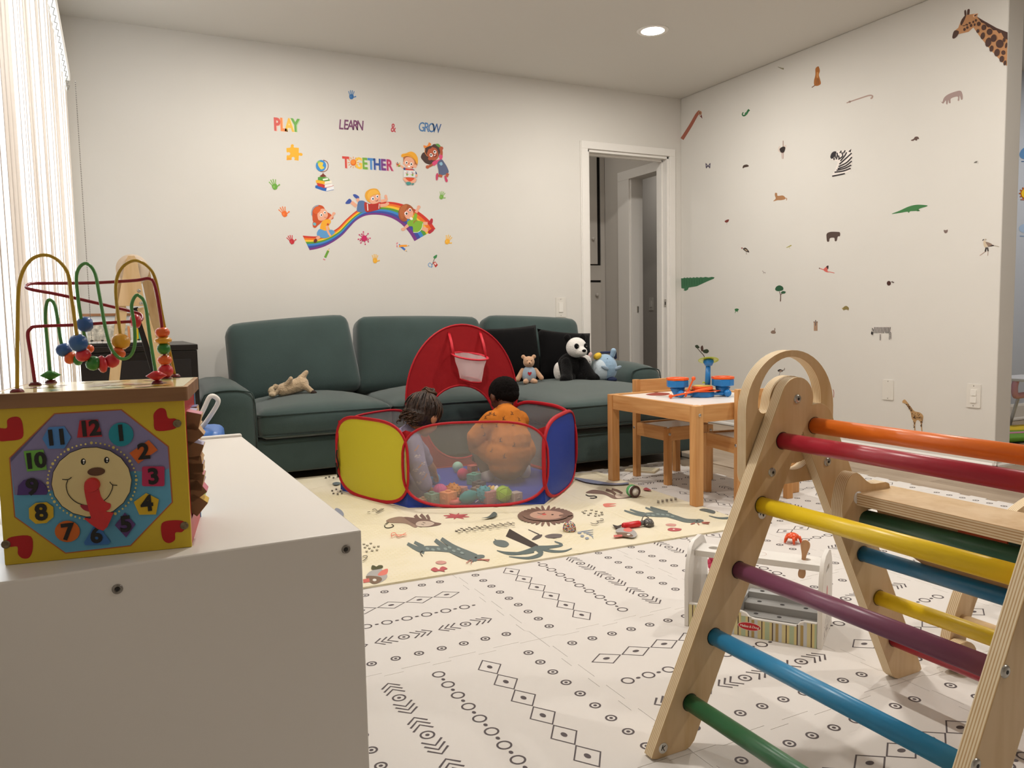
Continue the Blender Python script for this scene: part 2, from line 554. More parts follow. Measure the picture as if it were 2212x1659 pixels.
def switch_plate(name, label, M4, w, h, rockers, cat, blank=False):
    m0 = MB(); PL = mat('#dedad2', rough=0.4); RK = mat('#e9e6df', rough=0.35)
    o = MB(); o.plate([rrect(-w / 2, -h / 2, w / 2, h / 2, 0.004)], 0.005, PL)
    root = o.build(name, bevel=0.002)
    root.matrix_world = M4
    tag(root, label, cat)
    for (x, y, a, b) in rockers:
        q = MB(); q.plate([rrect(x - a / 2, y - b / 2, x + a / 2, y + b / 2, 0.003)], 0.009, RK)
        q.build('rocker', root, bevel=0.002)
    for sy in (-1, 1):
        q = MB(); q.cyl((0, sy * h * 0.42, 0.0045), (0, sy * h * 0.42, 0.0058), 0.0028, mat('#8f8a80', rough=0.4, metal=0.6), n=10)
        q.build('screw', root)
    return root
p = on_y(1211, 664, YB)
switch_plate('light_switch', 'white rocker light switch on the back wall left of the doorway', basis(p, (1, 0, 0), (0, 0, 1)), 0.085, 0.142, [(0, 0, 0.036, 0.07)], 'light switch')
p = on_x(1919, 842, XR)
switch_plate('wall_plate', 'blank cream wall plate with two screws, left of the paired switch', basis(p, (0, -1, 0), (0, 0, 1)), 0.072, 0.118, [], 'wall plate')
p = on_x(2104, 855, XR)
switch_plate('light_switch', 'paired square light switch near the free end of the animal wall', basis(p, (0, -1, 0), (0, 0, 1)), 0.075, 0.125, [(0, 0.017, 0.031, 0.031), (0, -0.02, 0.033, 0.033)], 'light switch')
p = on_x(1407, 657, 5.0)
switch_plate('light_switch', 'dim light switch on the grey wall beyond the inner doorway', basis(p, (0, -1, 0), (0, 0, 1)), 0.07, 0.13, [(0, 0, 0.03, 0.06)], 'light switch')

# ---------------------------------------------------------------- ceiling lamps
LENS = mat('#fff6e8', rough=0.4, emit=26.0)
def ceiling_lamp(i, x, y):
    t = empty('ceiling_light', (x, y, HC), 0, 'round recessed ceiling light above the doorway end of the room' if i == 0 else ['', 'round recessed ceiling light over the left seat of the sofa', 'round recessed ceiling light over the climbing ladder', 'round recessed ceiling light over the far end of the cabinet', 'unseen round ceiling light added to brighten the blue wall of the side room', 'round recessed ceiling light on the right near the camera'][i], 'ceiling light', 'recessed ceiling lights')
    m0 = MB(); m0.lathe([(0.068, -0.004), (0.078, -0.006), (0.09, -0.004), (0.094, 0.0), (0.068, 0.0)], mat('#f4f1ec', rough=0.4), n=40)
    m0.build('trim_ring', t)
    m0 = MB(); m0.lathe([(0, -0.0035), (0.05, -0.0035), (0.068, -0.003)], LENS, n=40); m0.build('lens', t)
    a = area_lamp('lamp_light', (0, 0, -0.012), (0, 0, 0), 0.13, LAMP_WATTS, LAMP_COLOR); a.parent = t
for i, (x, y) in enumerate(CEILING_LAMPS): ceiling_lamp(i, x, y)
a = area_lamp('hall_light', (3.2, 5.6, HC - 0.02), (0, 0, 0), 0.2, 2.2, LAMP_COLOR)
a = area_lamp('far_room_light', (4.5, 6.3, HC - 0.02), (0, 0, 0), 0.2, 3.5, LAMP_COLOR)

# ---------------------------------------------------------------- foam tiles
GZ = 0.010
T, TX, TY = 0.592, 0.912, 1.689
FOAM = mat('#d6d1cc', rough=0.62, spec=0.25, bump=0.05, bscale=700)
INK = mat('#4b4143', rough=0.6)
NT = 10
def edge_wave(n=NT):
    """points along one side (0..T): jigsaw teeth"""
    pts = []; p = T / n; a = 0.0085
    for i in range(n):
        s = 1 if i % 2 == 0 else -1
        x0 = i * p
        pts += [(x0 + p * (0.08 if s > 0 else -0.08) if i else 0.0, s * a if i else 0.0)] if False else []
        k = 0.10 * p
        if i == 0: pts += [(0, 0), (p * 0.9, 0)]
        elif i == n - 1: pts += [(x0 + k * 0.9, 0), (T, 0)]
        else: pts += [(x0 - (k if s > 0 else -k), s * a), (x0 + p + (k if s > 0 else -k), s * a)]
    return pts
EW = edge_wave()
def tile_outline():
    g = 0.0005
    bot = [(x, y) for x, y in EW]                               # along +x at y = 0
    rgt = [(T + y, x) for x, y in EW]
    top = [(x, T + y) for x, y in EW][::-1]
    lft = [(y, x) for x, y in EW][::-1]
    out = bot[:-1] + rgt[:-1] + top[:-1] + lft[:-1]
    c = T / 2
    return [(c + (x - c) * (1 - 2 * g / T), c + (y - c) * (1 - 2 * g / T)) for x, y in out]
def tile_print():
    """flat ink pattern of one tile: rows along x, from the top edge: rings, diamonds, chain, arrows, rings"""
    P = []
    def ring(cx, cy, r, w):
        P.append([circ(cx, cy, r, n=20), circ(cx, cy, r - w, n=20)[::-1]])
    def targets(y):
        for i in range(9):
            cx = T * (0.1 + 0.8 * i / 8) ; ring(cx, y, 0.0125, 0.0042); P.append([circ(cx, y, 0.004, n=12)])
    targets(T * 0.895); targets(T * 0.115)
    yd = T * 0.70; n = 6; w = T * 0.86 / n
    for i in range(n):
        cx = T * 0.07 + w * (i + 0.5); hw, hh = w * 0.5, w * 0.36
        q = [(cx - hw, yd), (cx, yd + hh), (cx + hw, yd), (cx, yd - hh)]
        s = 0.88
        P.append([q, [(cx + (x - cx) * s, yd + (y - yd) * s) for x, y in q][::-1]])
        P.append([circ(cx, yd, 0.009, 0.0058, n=14)])
    yc = T * 0.50; n = 9; w = T * 0.86 / n
    for i in range(n):
        cx = T * 0.07 + w * (i + 0.36); ring(cx, yc, 0.0155, 0.0042); P.append([circ(cx + w * 0.5, yc, 0.0058, 0.0042, n=12)])
    ya = T * 0.305
    for gx in (0.21, 0.5, 0.79):
        cx = T * gx; ring(cx, ya, 0.0155, 0.0042); P.append([circ(cx, ya, 0.0045, n=10)])
        for s in (-1, 1):
            for k in range(3):
                x0 = cx + s * (0.022 + 0.0165 * k)
                P.append([stroke([(x0, ya + 0.021), (x0 + s * 0.021, ya), (x0, ya - 0.021)], 0.0048)])
    return P
_m0 = MB(); _m0.plate([[(x - T / 2, y - T / 2) for x, y in tile_outline()]], GZ, FOAM)
foam_mat = empty('foam_floor_mat', (0, 0, 0), 0, 'off-white interlocking foam floor with black rings, diamonds and arrows, around the ladder', 'play mat')
tile0 = _m0.build('foam_tile', foam_mat)
_m1 = MB()
for lp in tile_print():
    _m1.plate([[(x - T / 2, y - T / 2) for x, y in q] for q in lp], 0.0, INK, O=(0, 0, GZ + 0.0003))
print0 = _m1.build('printed_pattern', tile0, weld=False); print0['kind'] = 'stuff'
# quarter turns: how the pattern of each tile lies
ROT = {(-1, 0): 0, (0, 0): 1, (-1, -1): 3, (0, -1): 0}
first = True
for i in range(-2, 4):
    for j in range(-4, 4):
        if j >= 1 and i < 2: continue
        if j == 3: continue
        if j == 2 and i >= 2: pass
        if i == -2 and j >= 0: continue
        if j == 2 and i == 3: continue
        r = ROT.get((i, j))
        if r is None: r = ((i + j) % 2) * (3 if (j % 3 == 0) else 1) + (0 if (i + j) % 2 else (2 if i % 2 else 0))
        loc = (TX + (i + 0.5) * T, TY + (j + 0.5) * T, 0)
        if first: o = tile0; first = False
        else:
            o = tile0.copy(); COL.objects.link(o)
            q = print0.copy(); COL.objects.link(q); q.parent = o
        o.location = loc; (q if o is not tile0 else print0).rotation_euler = (0, 0, r * pi / 2)
# ---------------------------------------------------------------- glazed opening and vertical blind on the left wall
mb = MB(); FR = mat('#efeeea', rough=0.4)
for y in (WY0, (WY0 + WY1) / 2, WY1):
    mb.b2((XL - 0.09, y - 0.03, 0.06), (XL - 0.05, y + 0.03, WZ1), FR)
mb.b2((XL - 0.09, WY0, WZ1 - 0.05), (XL - 0.05, WY1, WZ1), FR)
mb.b2((XL - 0.09, WY0, 0.06), (XL - 0.05, WY1, 0.11), FR)
win = structure(mb.build('window_1', weld=False))
gl = bpy.data.materials.new('pane_glass'); gl.use_nodes = True
nt = gl.node_tree; nt.nodes.remove(nt.nodes['Principled BSDF'])
t_ = nt.nodes.new('ShaderNodeBsdfTransparent'); g_ = nt.nodes.new('ShaderNodeBsdfGlossy'); g_.inputs['Roughness'].default_value = 0.02
mx = nt.nodes.new('ShaderNodeMixShader'); mx.inputs[0].default_value = 0.06
nt.links.new(t_.outputs[0], mx.inputs[1]); nt.links.new(g_.outputs[0], mx.inputs[2]); nt.links.new(mx.outputs[0], nt.nodes['Material Output'].inputs[0])
mb = MB(); mb.b2((XL - 0.073, WY0 + 0.03, 0.11), (XL - 0.067, WY1 - 0.03, WZ1 - 0.05), gl); mb.build('pane', win)

SLAT = bpy.data.materials.new('blind_vinyl'); SLAT.use_nodes = True
nt = SLAT.node_tree; b = nt.nodes['Principled BSDF']
b.inputs['Base Color'].default_value = lin('#e4ddd6'); b.inputs['Roughness'].default_value = 0.5
tr = nt.nodes.new('ShaderNodeBsdfTranslucent'); tr.inputs[0].default_value = lin('#efe6dc')
mx = nt.nodes.new('ShaderNodeMixShader'); mx.inputs[0].default_value = 0.25
nt.links.new(b.outputs[0], mx.inputs[1]); nt.links.new(tr.outputs[0], mx.inputs[2]); nt.links.new(mx.outputs[0], nt.nodes['Material Output'].inputs[0])
blind = empty('vertical_blind', (XL + 0.055, 0, 0), 0, 'white vertical blind of long slats over the bright window at the left edge', 'window blind')
BX = 0.0
BZ0, BZ1 = 0.05, 1.93
mb = MB(); mb.b2((-0.025, WY0 - 0.1, BZ1 + 0.06), (0.025, WY1 - 0.03, BZ1 + 0.1), FR); mb.build('headrail', blind, bevel=0.004)
# one slat: shallow curve, 89 mm wide
mb = MB(); n = 8; w = 0.089
vs = []
for k in range(n + 1):
    s = (k / n - 0.5) * w; d = 0.006 * (1 - (2 * k / n - 1) ** 2)
    for z in (BZ0, BZ1): vs.append((d, s, z))
mb.add(vs, [(2 * k, 2 * k + 2, 2 * k + 3, 2 * k + 1) for k in range(n)], SLAT, True)
slat = mb.build('slat', blind, solid=0.0008)
mb = MB(); CLR = mat('#e9efe9', rough=0.25)
mb.b2((-0.006, -0.012, BZ1 - 0.004), (0.007, 0.012, BZ1 + 0.018), CLR)
mb.cyl((0, 0, BZ1 + 0.015), (0, 0, BZ1 + 0.062), 0.004, CLR, n=8)
clip = mb.build('carrier_clip', slat)
rnd = random.Random(11)
y = WY0 - 0.02; first = True
while y < WY1 - 0.05:
    if first: o = slat; first = False
    else:
        o = slat.copy(); COL.objects.link(o); c = clip.copy(); COL.objects.link(c); c.parent = o
    o.location = (0.0, y, 0)
    o.rotation_euler = (0, 0, radians(rnd.choice([2, 5, 9, 12, 15]) + rnd.uniform(-2, 2)))
    y += 0.078
# spacer chain along the clips and the beaded pull cord
pts = []; y = WY0
mb = MB()
while y < WY1 - 0.06:
    mb.tube([(0.012, y, BZ1 + 0.012), (0.02, y + 0.039, BZ1 + 0.022), (0.012, y + 0.078, BZ1 + 0.012)], 0.0016, mat('#8d8a84', rough=0.4), n=5)
    y += 0.078
mb.build('spacer_chain', blind)
mb = MB(); z = 0.62
while z < 1.98:
    mb.ball((0.0, 0.0, z), 0.0024, mat('#5d5954', rough=0.4, metal=0.3), nu=6, nv=4); z += 0.0085
mb.cyl((0, 0, 0.6), (0, 0, 1.99), 0.0009, mat('#d8d4cc'), n=5)
o = mb.build('bead_cord', blind); o['kind'] = 'stuff'; o.location = (0.045, WY1 - 0.045, 0)
# ================================================================ wall stickers
class Decal:
    """flat shapes traced on a plane of the room, layered a fraction of a millimetre apart"""
    def __init__(self, fn, normal, ox=0, oy=0, sc=1.0, lift=0.0006):
        self.fn, self.n, self.ox, self.oy, self.sc = fn, Vector(normal), ox, oy, sc
        self.mb = MB(); self.h = lift
    def P(self, u, v):
        return self.fn(self.ox + u / self.sc, self.oy + v / self.sc)
    def poly(self, col, loops, keep=False):
        if not isinstance(loops[0][0], (tuple, list)): loops = [loops]
        L = [[Vector((p[0], p[1], 0)) for p in lp] for lp in loops]
        flat = [p for lp in L for p in lp]
        tr = tessellate_polygon(L)
        self.mb.add([self.P(p.x, p.y) + self.n * self.h for p in flat], tr, col if not isinstance(col, str) else mat(col, rough=0.5, spec=0.3))
        if not keep: self.h += 0.00012
        return self
    def S(self, col, pts, n=5): return self.poly(col, [tuple(p) for p in catmull([(a, b, 0) for a, b in pts], n)])
    def E(self, col, cx, cy, rx, ry=None, rot=0.0): return self.poly(col, circ(cx, cy, rx, ry, 18, radians(rot)))
    def L(self, col, pts, w, smooth=True):
        if smooth and len(pts) > 2: pts = [tuple(p)[:2] for p in catmull([(a, b, 0) for a, b in pts], 5, False)]
        if isinstance(w, (tuple, list)):
            k = len(pts); a, b = w; w = [a + (b - a) * i / (k - 1) for i in range(k)]
        return self.poly(col, stroke(pts, w))
    def build(self, name, label=None, cat='wall sticker', group=None, parent=None):
        o = self.mb.build(name, parent, weld=False)
        if label: tag(o, label, cat, group)
        return o
def DB(x0, y0, sc): return Decal(lambda u, v: on_y(u, v, YB), (0, -1, 0), x0, y0, sc)
def DR(x0, y0, sc): return Decal(lambda u, v: on_x(u, v, XR), (-1, 0, 0), x0, y0, sc)
# ---------------------------------------------------------------- stickers on the back wall
def letters(name, label, chars, cols, p0, p1, size, shadow=None, slant=0.0, bold=0.0, wid=0.72):
    """hand-lettered word: each letter a child of one sticker"""
    a = on_y(p0[0], p0[1], YB); b = on_y(p1[0], p1[1], YB)
    root = empty(name, a, 0, label, 'wall sticker')
    n = len(chars); L = (b - a)
    for i, ch in enumerate(chars):
        if ch == ' ': continue
        c = bpy.data.curves.new('letter', 'FONT'); c.body = ch; c.size = size; c.align_x = 'CENTER'; c.align_y = 'CENTER'
        c.offset = bold; c.shear = slant; c.resolution_u = 3; c.extrude = 0.0002
        t = bpy.data.objects.new('letter', c); COL.objects.link(t)
        me = bpy.data.meshes.new_from_object(t.evaluated_get(bpy.context.evaluated_depsgraph_get()))
        bpy.data.objects.remove(t)
        me.materials.clear(); me.materials.append(mat(cols[i % len(cols)], rough=0.5))
        o = bpy.data.objects.new('letter', me); COL.objects.link(o); o.parent = root
        f = i / max(n - 1, 1)
        o.matrix_local = Matrix.Translation(Vector((L.x * f, -0.0008, L.z * f))) @ Matrix.Rotation(pi / 2, 4, 'X') @ Matrix.Diagonal((wid, 1, 1, 1))
        if shadow:
            s = bpy.data.objects.new('letter_shadow', me.copy()); COL.objects.link(s); s.parent = root
            s.data.materials.clear(); s.data.materials.append(mat(shadow[i % len(shadow)], rough=0.5))
            s.matrix_local = Matrix.Translation(Vector((L.x * f + 0.006, -0.0004, L.z * f - 0.002))) @ Matrix.Rotation(pi / 2, 4, 'X') @ Matrix.Diagonal((wid, 1, 1, 1))
    return root
letters('word_sticker', 'word sticker reading PLAY in red, orange, yellow and green letters', 'PLAY', ['#d4574f', '#ee8a4a', '#f4c04a', '#6fae4f'], (598, 270), (638, 272), 0.105, ['#eab9a8', '#f3cfae', '#f5e3b8', '#bcd6a8'], 0, 0.004)
letters('word_sticker', 'word sticker reading LEARN in plum slanted letters', 'LEARN', ['#7c4a6e'], (736, 270), (777, 272), 0.085, None, 0.15, 0.0015)
letters('word_sticker', 'small red ampersand sticker between LEARN and GROW', '&', ['#c24a55'], (849, 277), (849, 277), 0.078, None, 0.1, 0.001)
letters('word_sticker', 'word sticker reading GROW in blue letters', 'GROW', ['#5583b4', '#4f7fb6', '#4a79ae', '#3f6296'], (910, 275), (942, 278), 0.085, None, 0.15, 0.001)
letters('word_sticker', 'word sticker reading TOGETHER in rainbow letters with a sun for the O', 'T GETHER', ['#d1483f', '#e8873c', '#f0c24a', '#78ab48', '#4a86c6', '#38559c', '#743c84', '#b53a66'], (747, 352), (841, 358), 0.098, ['#e9b3a5', '#fff', '#efdcae', '#bcd3a4', '#a9c4de', '#a7b1d0', '#c0a3c4', '#dca8b8'], 0, 0.003)
_word = bpy.data.objects[[o.name for o in bpy.data.objects if o.get('label', '').startswith('word sticker reading TOGETHER')][0]]
def child_sticker(D, name, root):
    o = D.build(name); o.parent = root; o.matrix_parent_inverse = Matrix.Translation(-Vector(root.location)); return o
d = DB(0, 0, 1)
for k in range(12):
    a = 2 * pi * k / 12
    d.L('#e8953f', [(763 + 8 * cos(a), 351 + 8.5 * sin(a)), (763 + 12 * cos(a), 351 + 12.5 * sin(a))], 1.3, False)
d.E('#e5722e', 763, 351, 6.3, 7).E('#f0913c', 762.5, 350, 4.6, 5)
child_sticker(d, 'sun_letter', _word)

def handprint(label, u, v, s, rot, c1, c2):
    d = DB(0, 0, 1); R_ = radians(rot)
    def X(x, y): return (u + s * (x * cos(R_) - y * sin(R_)), v + s * (x * sin(R_) + y * cos(R_)))
    for (x0, y0, x1, y1, w) in ((-3.4, -1, -6.3, -8.5, 1.7), (-1.2, -2.5, -2.2, -10.8, 1.8), (1.2, -2.5, 2.2, -10.5, 1.8), (3.4, -1.4, 6.2, -8.2, 1.7)):
        d.L(c1, [X(x0, y0), X(x1, y1)], w * s, False); d.E(c1, *X(x1, y1), 1.05 * s)
    d.L(c2, [X(3.5, 4.5), X(9, 3.3)], [2.2 * s, 1.6 * s], False); d.E(c1, *X(9.3, 3), 1.6 * s)
    d.S(c2, [X(-4.6, 0), X(-2, -2.2), X(2, -2.2), X(4.8, 0), X(4.6, 5), X(2.5, 8.5), X(-2.5, 8.5), X(-4.6, 5)])
    d.E(c1, *X(-1.5, 3), 1.6 * s, 2.4 * s)
    return d.build('handprint_sticker', label, group='handprint stickers on the back wall')
handprint('blue handprint sticker, highest of all above the words', 759, 206, 0.95, 0, '#5d8fc0', '#3f76b4')
handprint('green handprint sticker at the left of the rainbow group', 592, 400, 1.15, -22, '#86b55a', '#6aa63f')
handprint('orange handprint sticker left of the red-haired girl', 613, 459, 1.15, -25, '#ee8346', '#e8702e')
handprint('red handprint sticker left of the low end of the rainbow', 629, 519, 1.0, -25, '#d1454a', '#c42f3c')
handprint('yellow handprint sticker below the rainbow arch', 810, 560, 0.95, 0, '#f2bd55', '#efaf35')
handprint('yellow handprint sticker at the right below the rainbow', 967, 519, 1.0, 20, '#f2bd55', '#efaf35')
handprint('small green handprint sticker right of the flying girl', 954, 423, 0.85, 15, '#8ab862', '#79ac49')

d = DB(560, 180, 3.95)
d.poly('#f2b233', [tuple(p)[:2] for p in [(232, 552), (262, 549), (270, 543), (268, 535), (272, 524), (283, 519), (293, 524), (296, 535), (292, 544), (300, 548), (338, 551), (337, 592), (345, 596), (354, 593), (365, 597), (371, 607), (366, 617), (354, 620), (344, 615), (337, 620), (336, 660), (302, 656), (299, 648), (304, 640), (300, 631), (290, 627), (279, 631), (275, 640), (279, 648), (274, 654), (233, 656), (234, 617), (241, 613), (251, 615), (261, 611), (265, 601), (261, 591), (250, 587), (240, 590), (233, 585)]])
d.poly('#e9a22b', [(234, 655), (240, 630), (268, 640), (272, 653)])
d.build('puzzle_sticker', 'yellow jigsaw piece sticker under the word PLAY')

d = DB(560, 180, 3.95)   # globe on books
d.poly('#2f67b8', [(478, 873), (500, 868), (575, 892), (570, 921), (540, 915), (478, 893)]).poly('#e7e9ec', [(575, 892), (636, 876), (636, 908), (572, 922)]).L('#2f67b8', [(570, 921), (636, 907)], 3, False)
d.poly('#c53a33', [(490, 852), (512, 848), (560, 868), (556, 894), (500, 876)]).poly('#ece7e4', [(560, 868), (620, 854), (628, 878), (560, 892)]).L('#c53a33', [(558, 893), (634, 874)], 3, False)
d.poly('#efb331', [(482, 828), (505, 822), (560, 838), (556, 862), (484, 848)]).poly('#f0ead9', [(560, 838), (616, 830), (620, 850), (558, 862)])
d.poly('#5a9a3f', [(500, 802), (530, 795), (588, 806), (604, 830), (560, 836), (500, 826)]).poly('#e4ecdd', [(540, 816), (585, 808), (590, 822), (545, 830)])
d.poly('#7a3b2d', [(543, 764), (556, 780), (575, 796), (530, 800), (515, 792), (535, 778)])
d.L('#8a4a3a', [(545, 655), (575, 668), (588, 700), (578, 738), (550, 754), (520, 752)], 5)
d.E('#3f8fd2', 526, 703, 44, 49).S('#e2c94e', [(500, 690), (520, 672), (545, 680), (540, 705), (555, 720), (530, 735), (510, 715)]).S('#8bbf5a', [(492, 672), (512, 660), (520, 668), (500, 684)])
d.build('globe_sticker', 'sticker of a globe on a stack of coloured books')

d = DB(560, 180, 3.95)   # paint splash
for a, r0, r1 in ((0, 12, 50), (40, 10, 46), (80, 12, 52), (125, 10, 48), (170, 12, 50), (215, 10, 50), (262, 12, 54), (310, 12, 50), (20, 10, 36), (240, 10, 40), (150, 10, 38)):
    A = radians(a); x, y = 895, 1322
    d.L('#c62a63', [(x, y), (x + r1 * .8 * cos(A), y + r1 * .8 * sin(A))], [12, 4], False).E('#c62a63', x + r1 * cos(A), y + r1 * sin(A), 7, 5.5, a)
d.S('#c62a63', [(872, 1318), (888, 1300), (908, 1302), (918, 1324), (906, 1345), (884, 1346)])
d.build('splash_sticker', 'crimson paint splash sticker under the rainbow')

def pencil(d, a, b, w, col, tip='#e9c79a', lead='#5a5a5a', eraser='#d98a94'):
    a = Vector(a); b = Vector(b); t = (b - a).normalized(); L = (b - a).length
    P = lambda f: tuple(a + t * L * f)
    d.L(eraser, [P(0), P(0.1)], w, False).L('#d9d9d9', [P(0.1), P(0.2)], w, False).L(col, [P(0.2), P(0.8)], w, False)
    d.L(tip, [P(0.8), P(1.0)], [w, 0.5], False).L(lead, [P(0.93), P(1.0)], [w * .35, 0.5], False)
d = DB(560, 180, 3.95); pencil(d, (552, 1508), (598, 1408), 20, '#6fa33f'); d.build('pencil_sticker', 'green pencil sticker below the low end of the rainbow')
d = DB(560, 180, 3.95); pencil(d, (1172, 1362), (1262, 1436), 17, '#3f6fc0'); pencil(d, (1170, 1390), (1280, 1384), 17, '#ee9d3a'); d.build('pencil_sticker', 'sticker of crossed orange and blue pencils')
d = DB(560, 180, 3.95)
d.L('#5d4a44', [(1474, 1552), (1496, 1495)], 5, False).S('#3f8a4f', [(1494, 1496), (1486, 1480), (1516, 1462), (1512, 1488)])
d.poly('#c2352f', [(1482, 1532), (1500, 1520), (1524, 1550), (1504, 1572)]).poly('#e8d6d0', [(1490, 1536), (1500, 1528), (1512, 1543), (1501, 1552)])
d.L('#4f93cf', [(1440, 1545), (1455, 1530), (1473, 1545), (1470, 1568), (1450, 1565), (1440, 1548)], 5, False).L('#4f93cf', [(1468, 1573), (1478, 1560)], 4, False)
d.build('paint_sticker', 'sticker of a green-tipped brush with red and blue paint pots')

# the rainbow ribbon with three children
d = DB(640, 390, 6.9125)
top = [(95, 822), (215, 832), (330, 832), (450, 800), (560, 745), (640, 690), (740, 585), (860, 480), (960, 410), (1090, 350), (1250, 322), (1400, 318), (1540, 340), (1700, 395), (1850, 480), (1985, 595), (2078, 722)]
bot = [(200, 1040), (300, 1022), (420, 985), (520, 935), (610, 878), (700, 805), (790, 705), (880, 610), (980, 545), (1080, 515), (1190, 510), (1300, 522), (1420, 558), (1530, 620), (1620, 700), (1695, 790), (1765, 905)]
cols = ['#cf3a2c', '#e8782c', '#f2c33c', '#5b9a3a', '#3f86cc', '#3f4f9e', '#7a3a86']
T_ = [tuple(p)[:2] for p in catmull([(a, b, 0) for a, b in top], 3, False)]
B_ = [tuple(p)[:2] for p in catmull([(a, b, 0) for a, b in bot], 3, False)]
for i, c in enumerate(cols):
    f0, f1 = i / 7, (i + 1) / 7
    e = [(a[0] + (b[0] - a[0]) * f0, a[1] + (b[1] - a[1]) * f0) for a, b in zip(T_, B_)]
    g = [(a[0] + (b[0] - a[0]) * f1, a[1] + (b[1] - a[1]) * f1) for a, b in zip(T_, B_)]
    d.poly(c, e + g[::-1], keep=True)
d.build('rainbow_sticker', 'rainbow ribbon sticker curving like a slide under the cartoon children')
SK, SK2 = '#e9ac90', '#d98f77'
d = DB(640, 390, 6.9125); d.h = 0.0011      # red-haired girl
d.S('#c8532b', [(225, 470), (250, 400), (320, 365), (400, 385), (445, 460), (510, 500), (555, 560), (500, 590), (400, 600), (360, 640), (310, 670), (250, 610), (240, 540)]).S('#c8532b', [(250, 620), (330, 640), (290, 705), (250, 690)]).E('#6fb3c0', 272, 650, 26, 22, 30)
d.L('#8fa4b4', [(232, 520), (235, 450), (275, 392), (330, 372)], 16)
d.S(SK, [(320, 560), (315, 500), (340, 440), (400, 420), (450, 450), (470, 520), (440, 575), (380, 600), (335, 590)])
d.S('#d9622f', [(250, 460), (290, 400), (350, 395), (362, 440), (330, 480), (290, 500)])
d.E('#fff', 372, 515, 20, 24).E('#4a3a34', 374, 516, 11, 14).E('#fff', 424, 478, 17, 22).E('#4a3a34', 427, 480, 10, 13).L('#a5483f', [(415, 545), (435, 552), (452, 545)], 5)
d.L(SK, [(480, 600), (530, 540), (555, 495)], [42, 30]).E(SK, 560, 492, 24, 20)
d.S('#efaa33', [(380, 620), (430, 585), (490, 580), (515, 620), (480, 680), (500, 740), (420, 750), (355, 725)]).S('#5f9bd0', [(345, 725), (430, 750), (520, 735), (575, 765), (540, 810), (450, 858), (360, 850), (305, 800)])
d.L(SK, [(455, 680), (470, 760), (510, 830)], [36, 26]).E('#c2412f', 470, 655, 16).L(SK, [(350, 840), (300, 870)], 42, False).S('#6a2f26', [(262, 890), (290, 870), (312, 895), (290, 928), (262, 920)])
d.build('girl_sticker', 'sticker of a red-haired cartoon girl in a yellow top sitting on the rainbow')
d = DB(640, 390, 6.9125); d.h = 0.0011      # blond boy lying
d.S('#3f56a4', [(735, 330), (790, 272), (825, 300), (810, 340), (750, 350)]).S('#3f56a4', [(845, 215), (880, 205), (935, 240), (930, 275), (880, 260)]).L(SK, [(820, 320), (900, 385)], 52, False).L(SK, [(905, 270), (935, 320)], 45, False)
d.S('#5a76a6', [(935, 305), (1030, 320), (1040, 460), (915, 465), (908, 390)]).S('#b3352c', [(1020, 325), (1120, 360), (1255, 345), (1250, 420), (1150, 455), (1035, 465)])
d.L('#f0e4dc', [(1060, 345), (1068, 450)], 14, False).L('#f0e4dc', [(1238, 345), (1230, 420)], 10, False)
d.L(SK, [(1250, 375), (1330, 365), (1370, 340)], [50, 40]).E(SK, 1360, 345, 26, 22).L(SK, [(1260, 310), (1340, 290), (1335, 240)], [46, 34]).E(SK, 1335, 238, 22, 26)
d.S('#e5a53c', [(1025, 240), (1040, 170), (1110, 125), (1200, 125), (1245, 180), (1250, 230), (1180, 240), (1110, 300), (1100, 330), (1055, 300)])
d.S(SK, [(1095, 300), (1110, 245), (1180, 215), (1240, 215), (1258, 260), (1235, 320), (1180, 345), (1120, 345)]).E('#fff', 1140, 272, 22, 26).E('#4a5f74', 1143, 274, 13, 16).E('#fff', 1207, 238, 18, 24).E('#4a5f74', 1209, 240, 11, 15).L('#8a3a34', [(1180, 305), (1205, 305), (1220, 285)], 8)
d.S('#efb64c', [(1060, 215), (1100, 150), (1180, 140), (1235, 190), (1180, 205), (1120, 230), (1080, 280)])
d.build('boy_sticker', 'sticker of a blond cartoon boy in a red shirt lying on top of the rainbow')
d = DB(640, 390, 6.9125); d.h = 0.0011      # girl in green
d.L(SK, [(1880, 640), (1960, 640)], 45, False).S('#b8303e', [(1975, 640), (2010, 570), (2038, 580), (2030, 640), (1995, 655)]).L(SK, [(1880, 710), (1960, 745)], 60, False).S('#b8303e', [(1965, 760), (2040, 715), (2055, 745), (1990, 795)])
d.L(SK, [(1680, 655), (1600, 730)], [48, 36], False).E(SK, 1595, 728, 30, 24).L(SK, [(1785, 480), (1825, 405)], [44, 34], False).E(SK, 1828, 395, 26, 24)
d.S('#83b43a', [(1655, 620), (1740, 560), (1770, 490), (1805, 510), (1800, 590), (1890, 620), (1885, 700), (1840, 765), (1750, 775), (1735, 690), (1680, 680)]).L('#e9efe0', [(1890, 640), (1870, 720), (1820, 770), (1745, 775)], 8)
d.S('#a35a34', [(1525, 470), (1560, 390), (1640, 350), (1720, 385), (1760, 450), (1740, 500), (1660, 540), (1650, 600), (1590, 610), (1535, 560)])
d.S(SK, [(1610, 500), (1650, 440), (1710, 425), (1745, 470), (1735, 530), (1690, 575), (1640, 560)])
d.E('#d8463a', 1640, 492, 34, 36).E('#f6ece6', 1640, 492, 28, 30).E('#4a3a34', 1645, 495, 14, 18).E('#d8463a', 1695, 440, 30, 34).E('#f6ece6', 1695, 440, 24, 28).E('#4a3a34', 1697, 443, 12, 16)
d.S('#b86a3e', [(1540, 450), (1580, 380), (1650, 365), (1640, 420), (1610, 470), (1600, 560), (1560, 560)])
d.E('#efe6da', 1715, 570, 26, 20, 30).L('#c8443a', [(1750, 640), (1765, 605), (1800, 600)], 7)
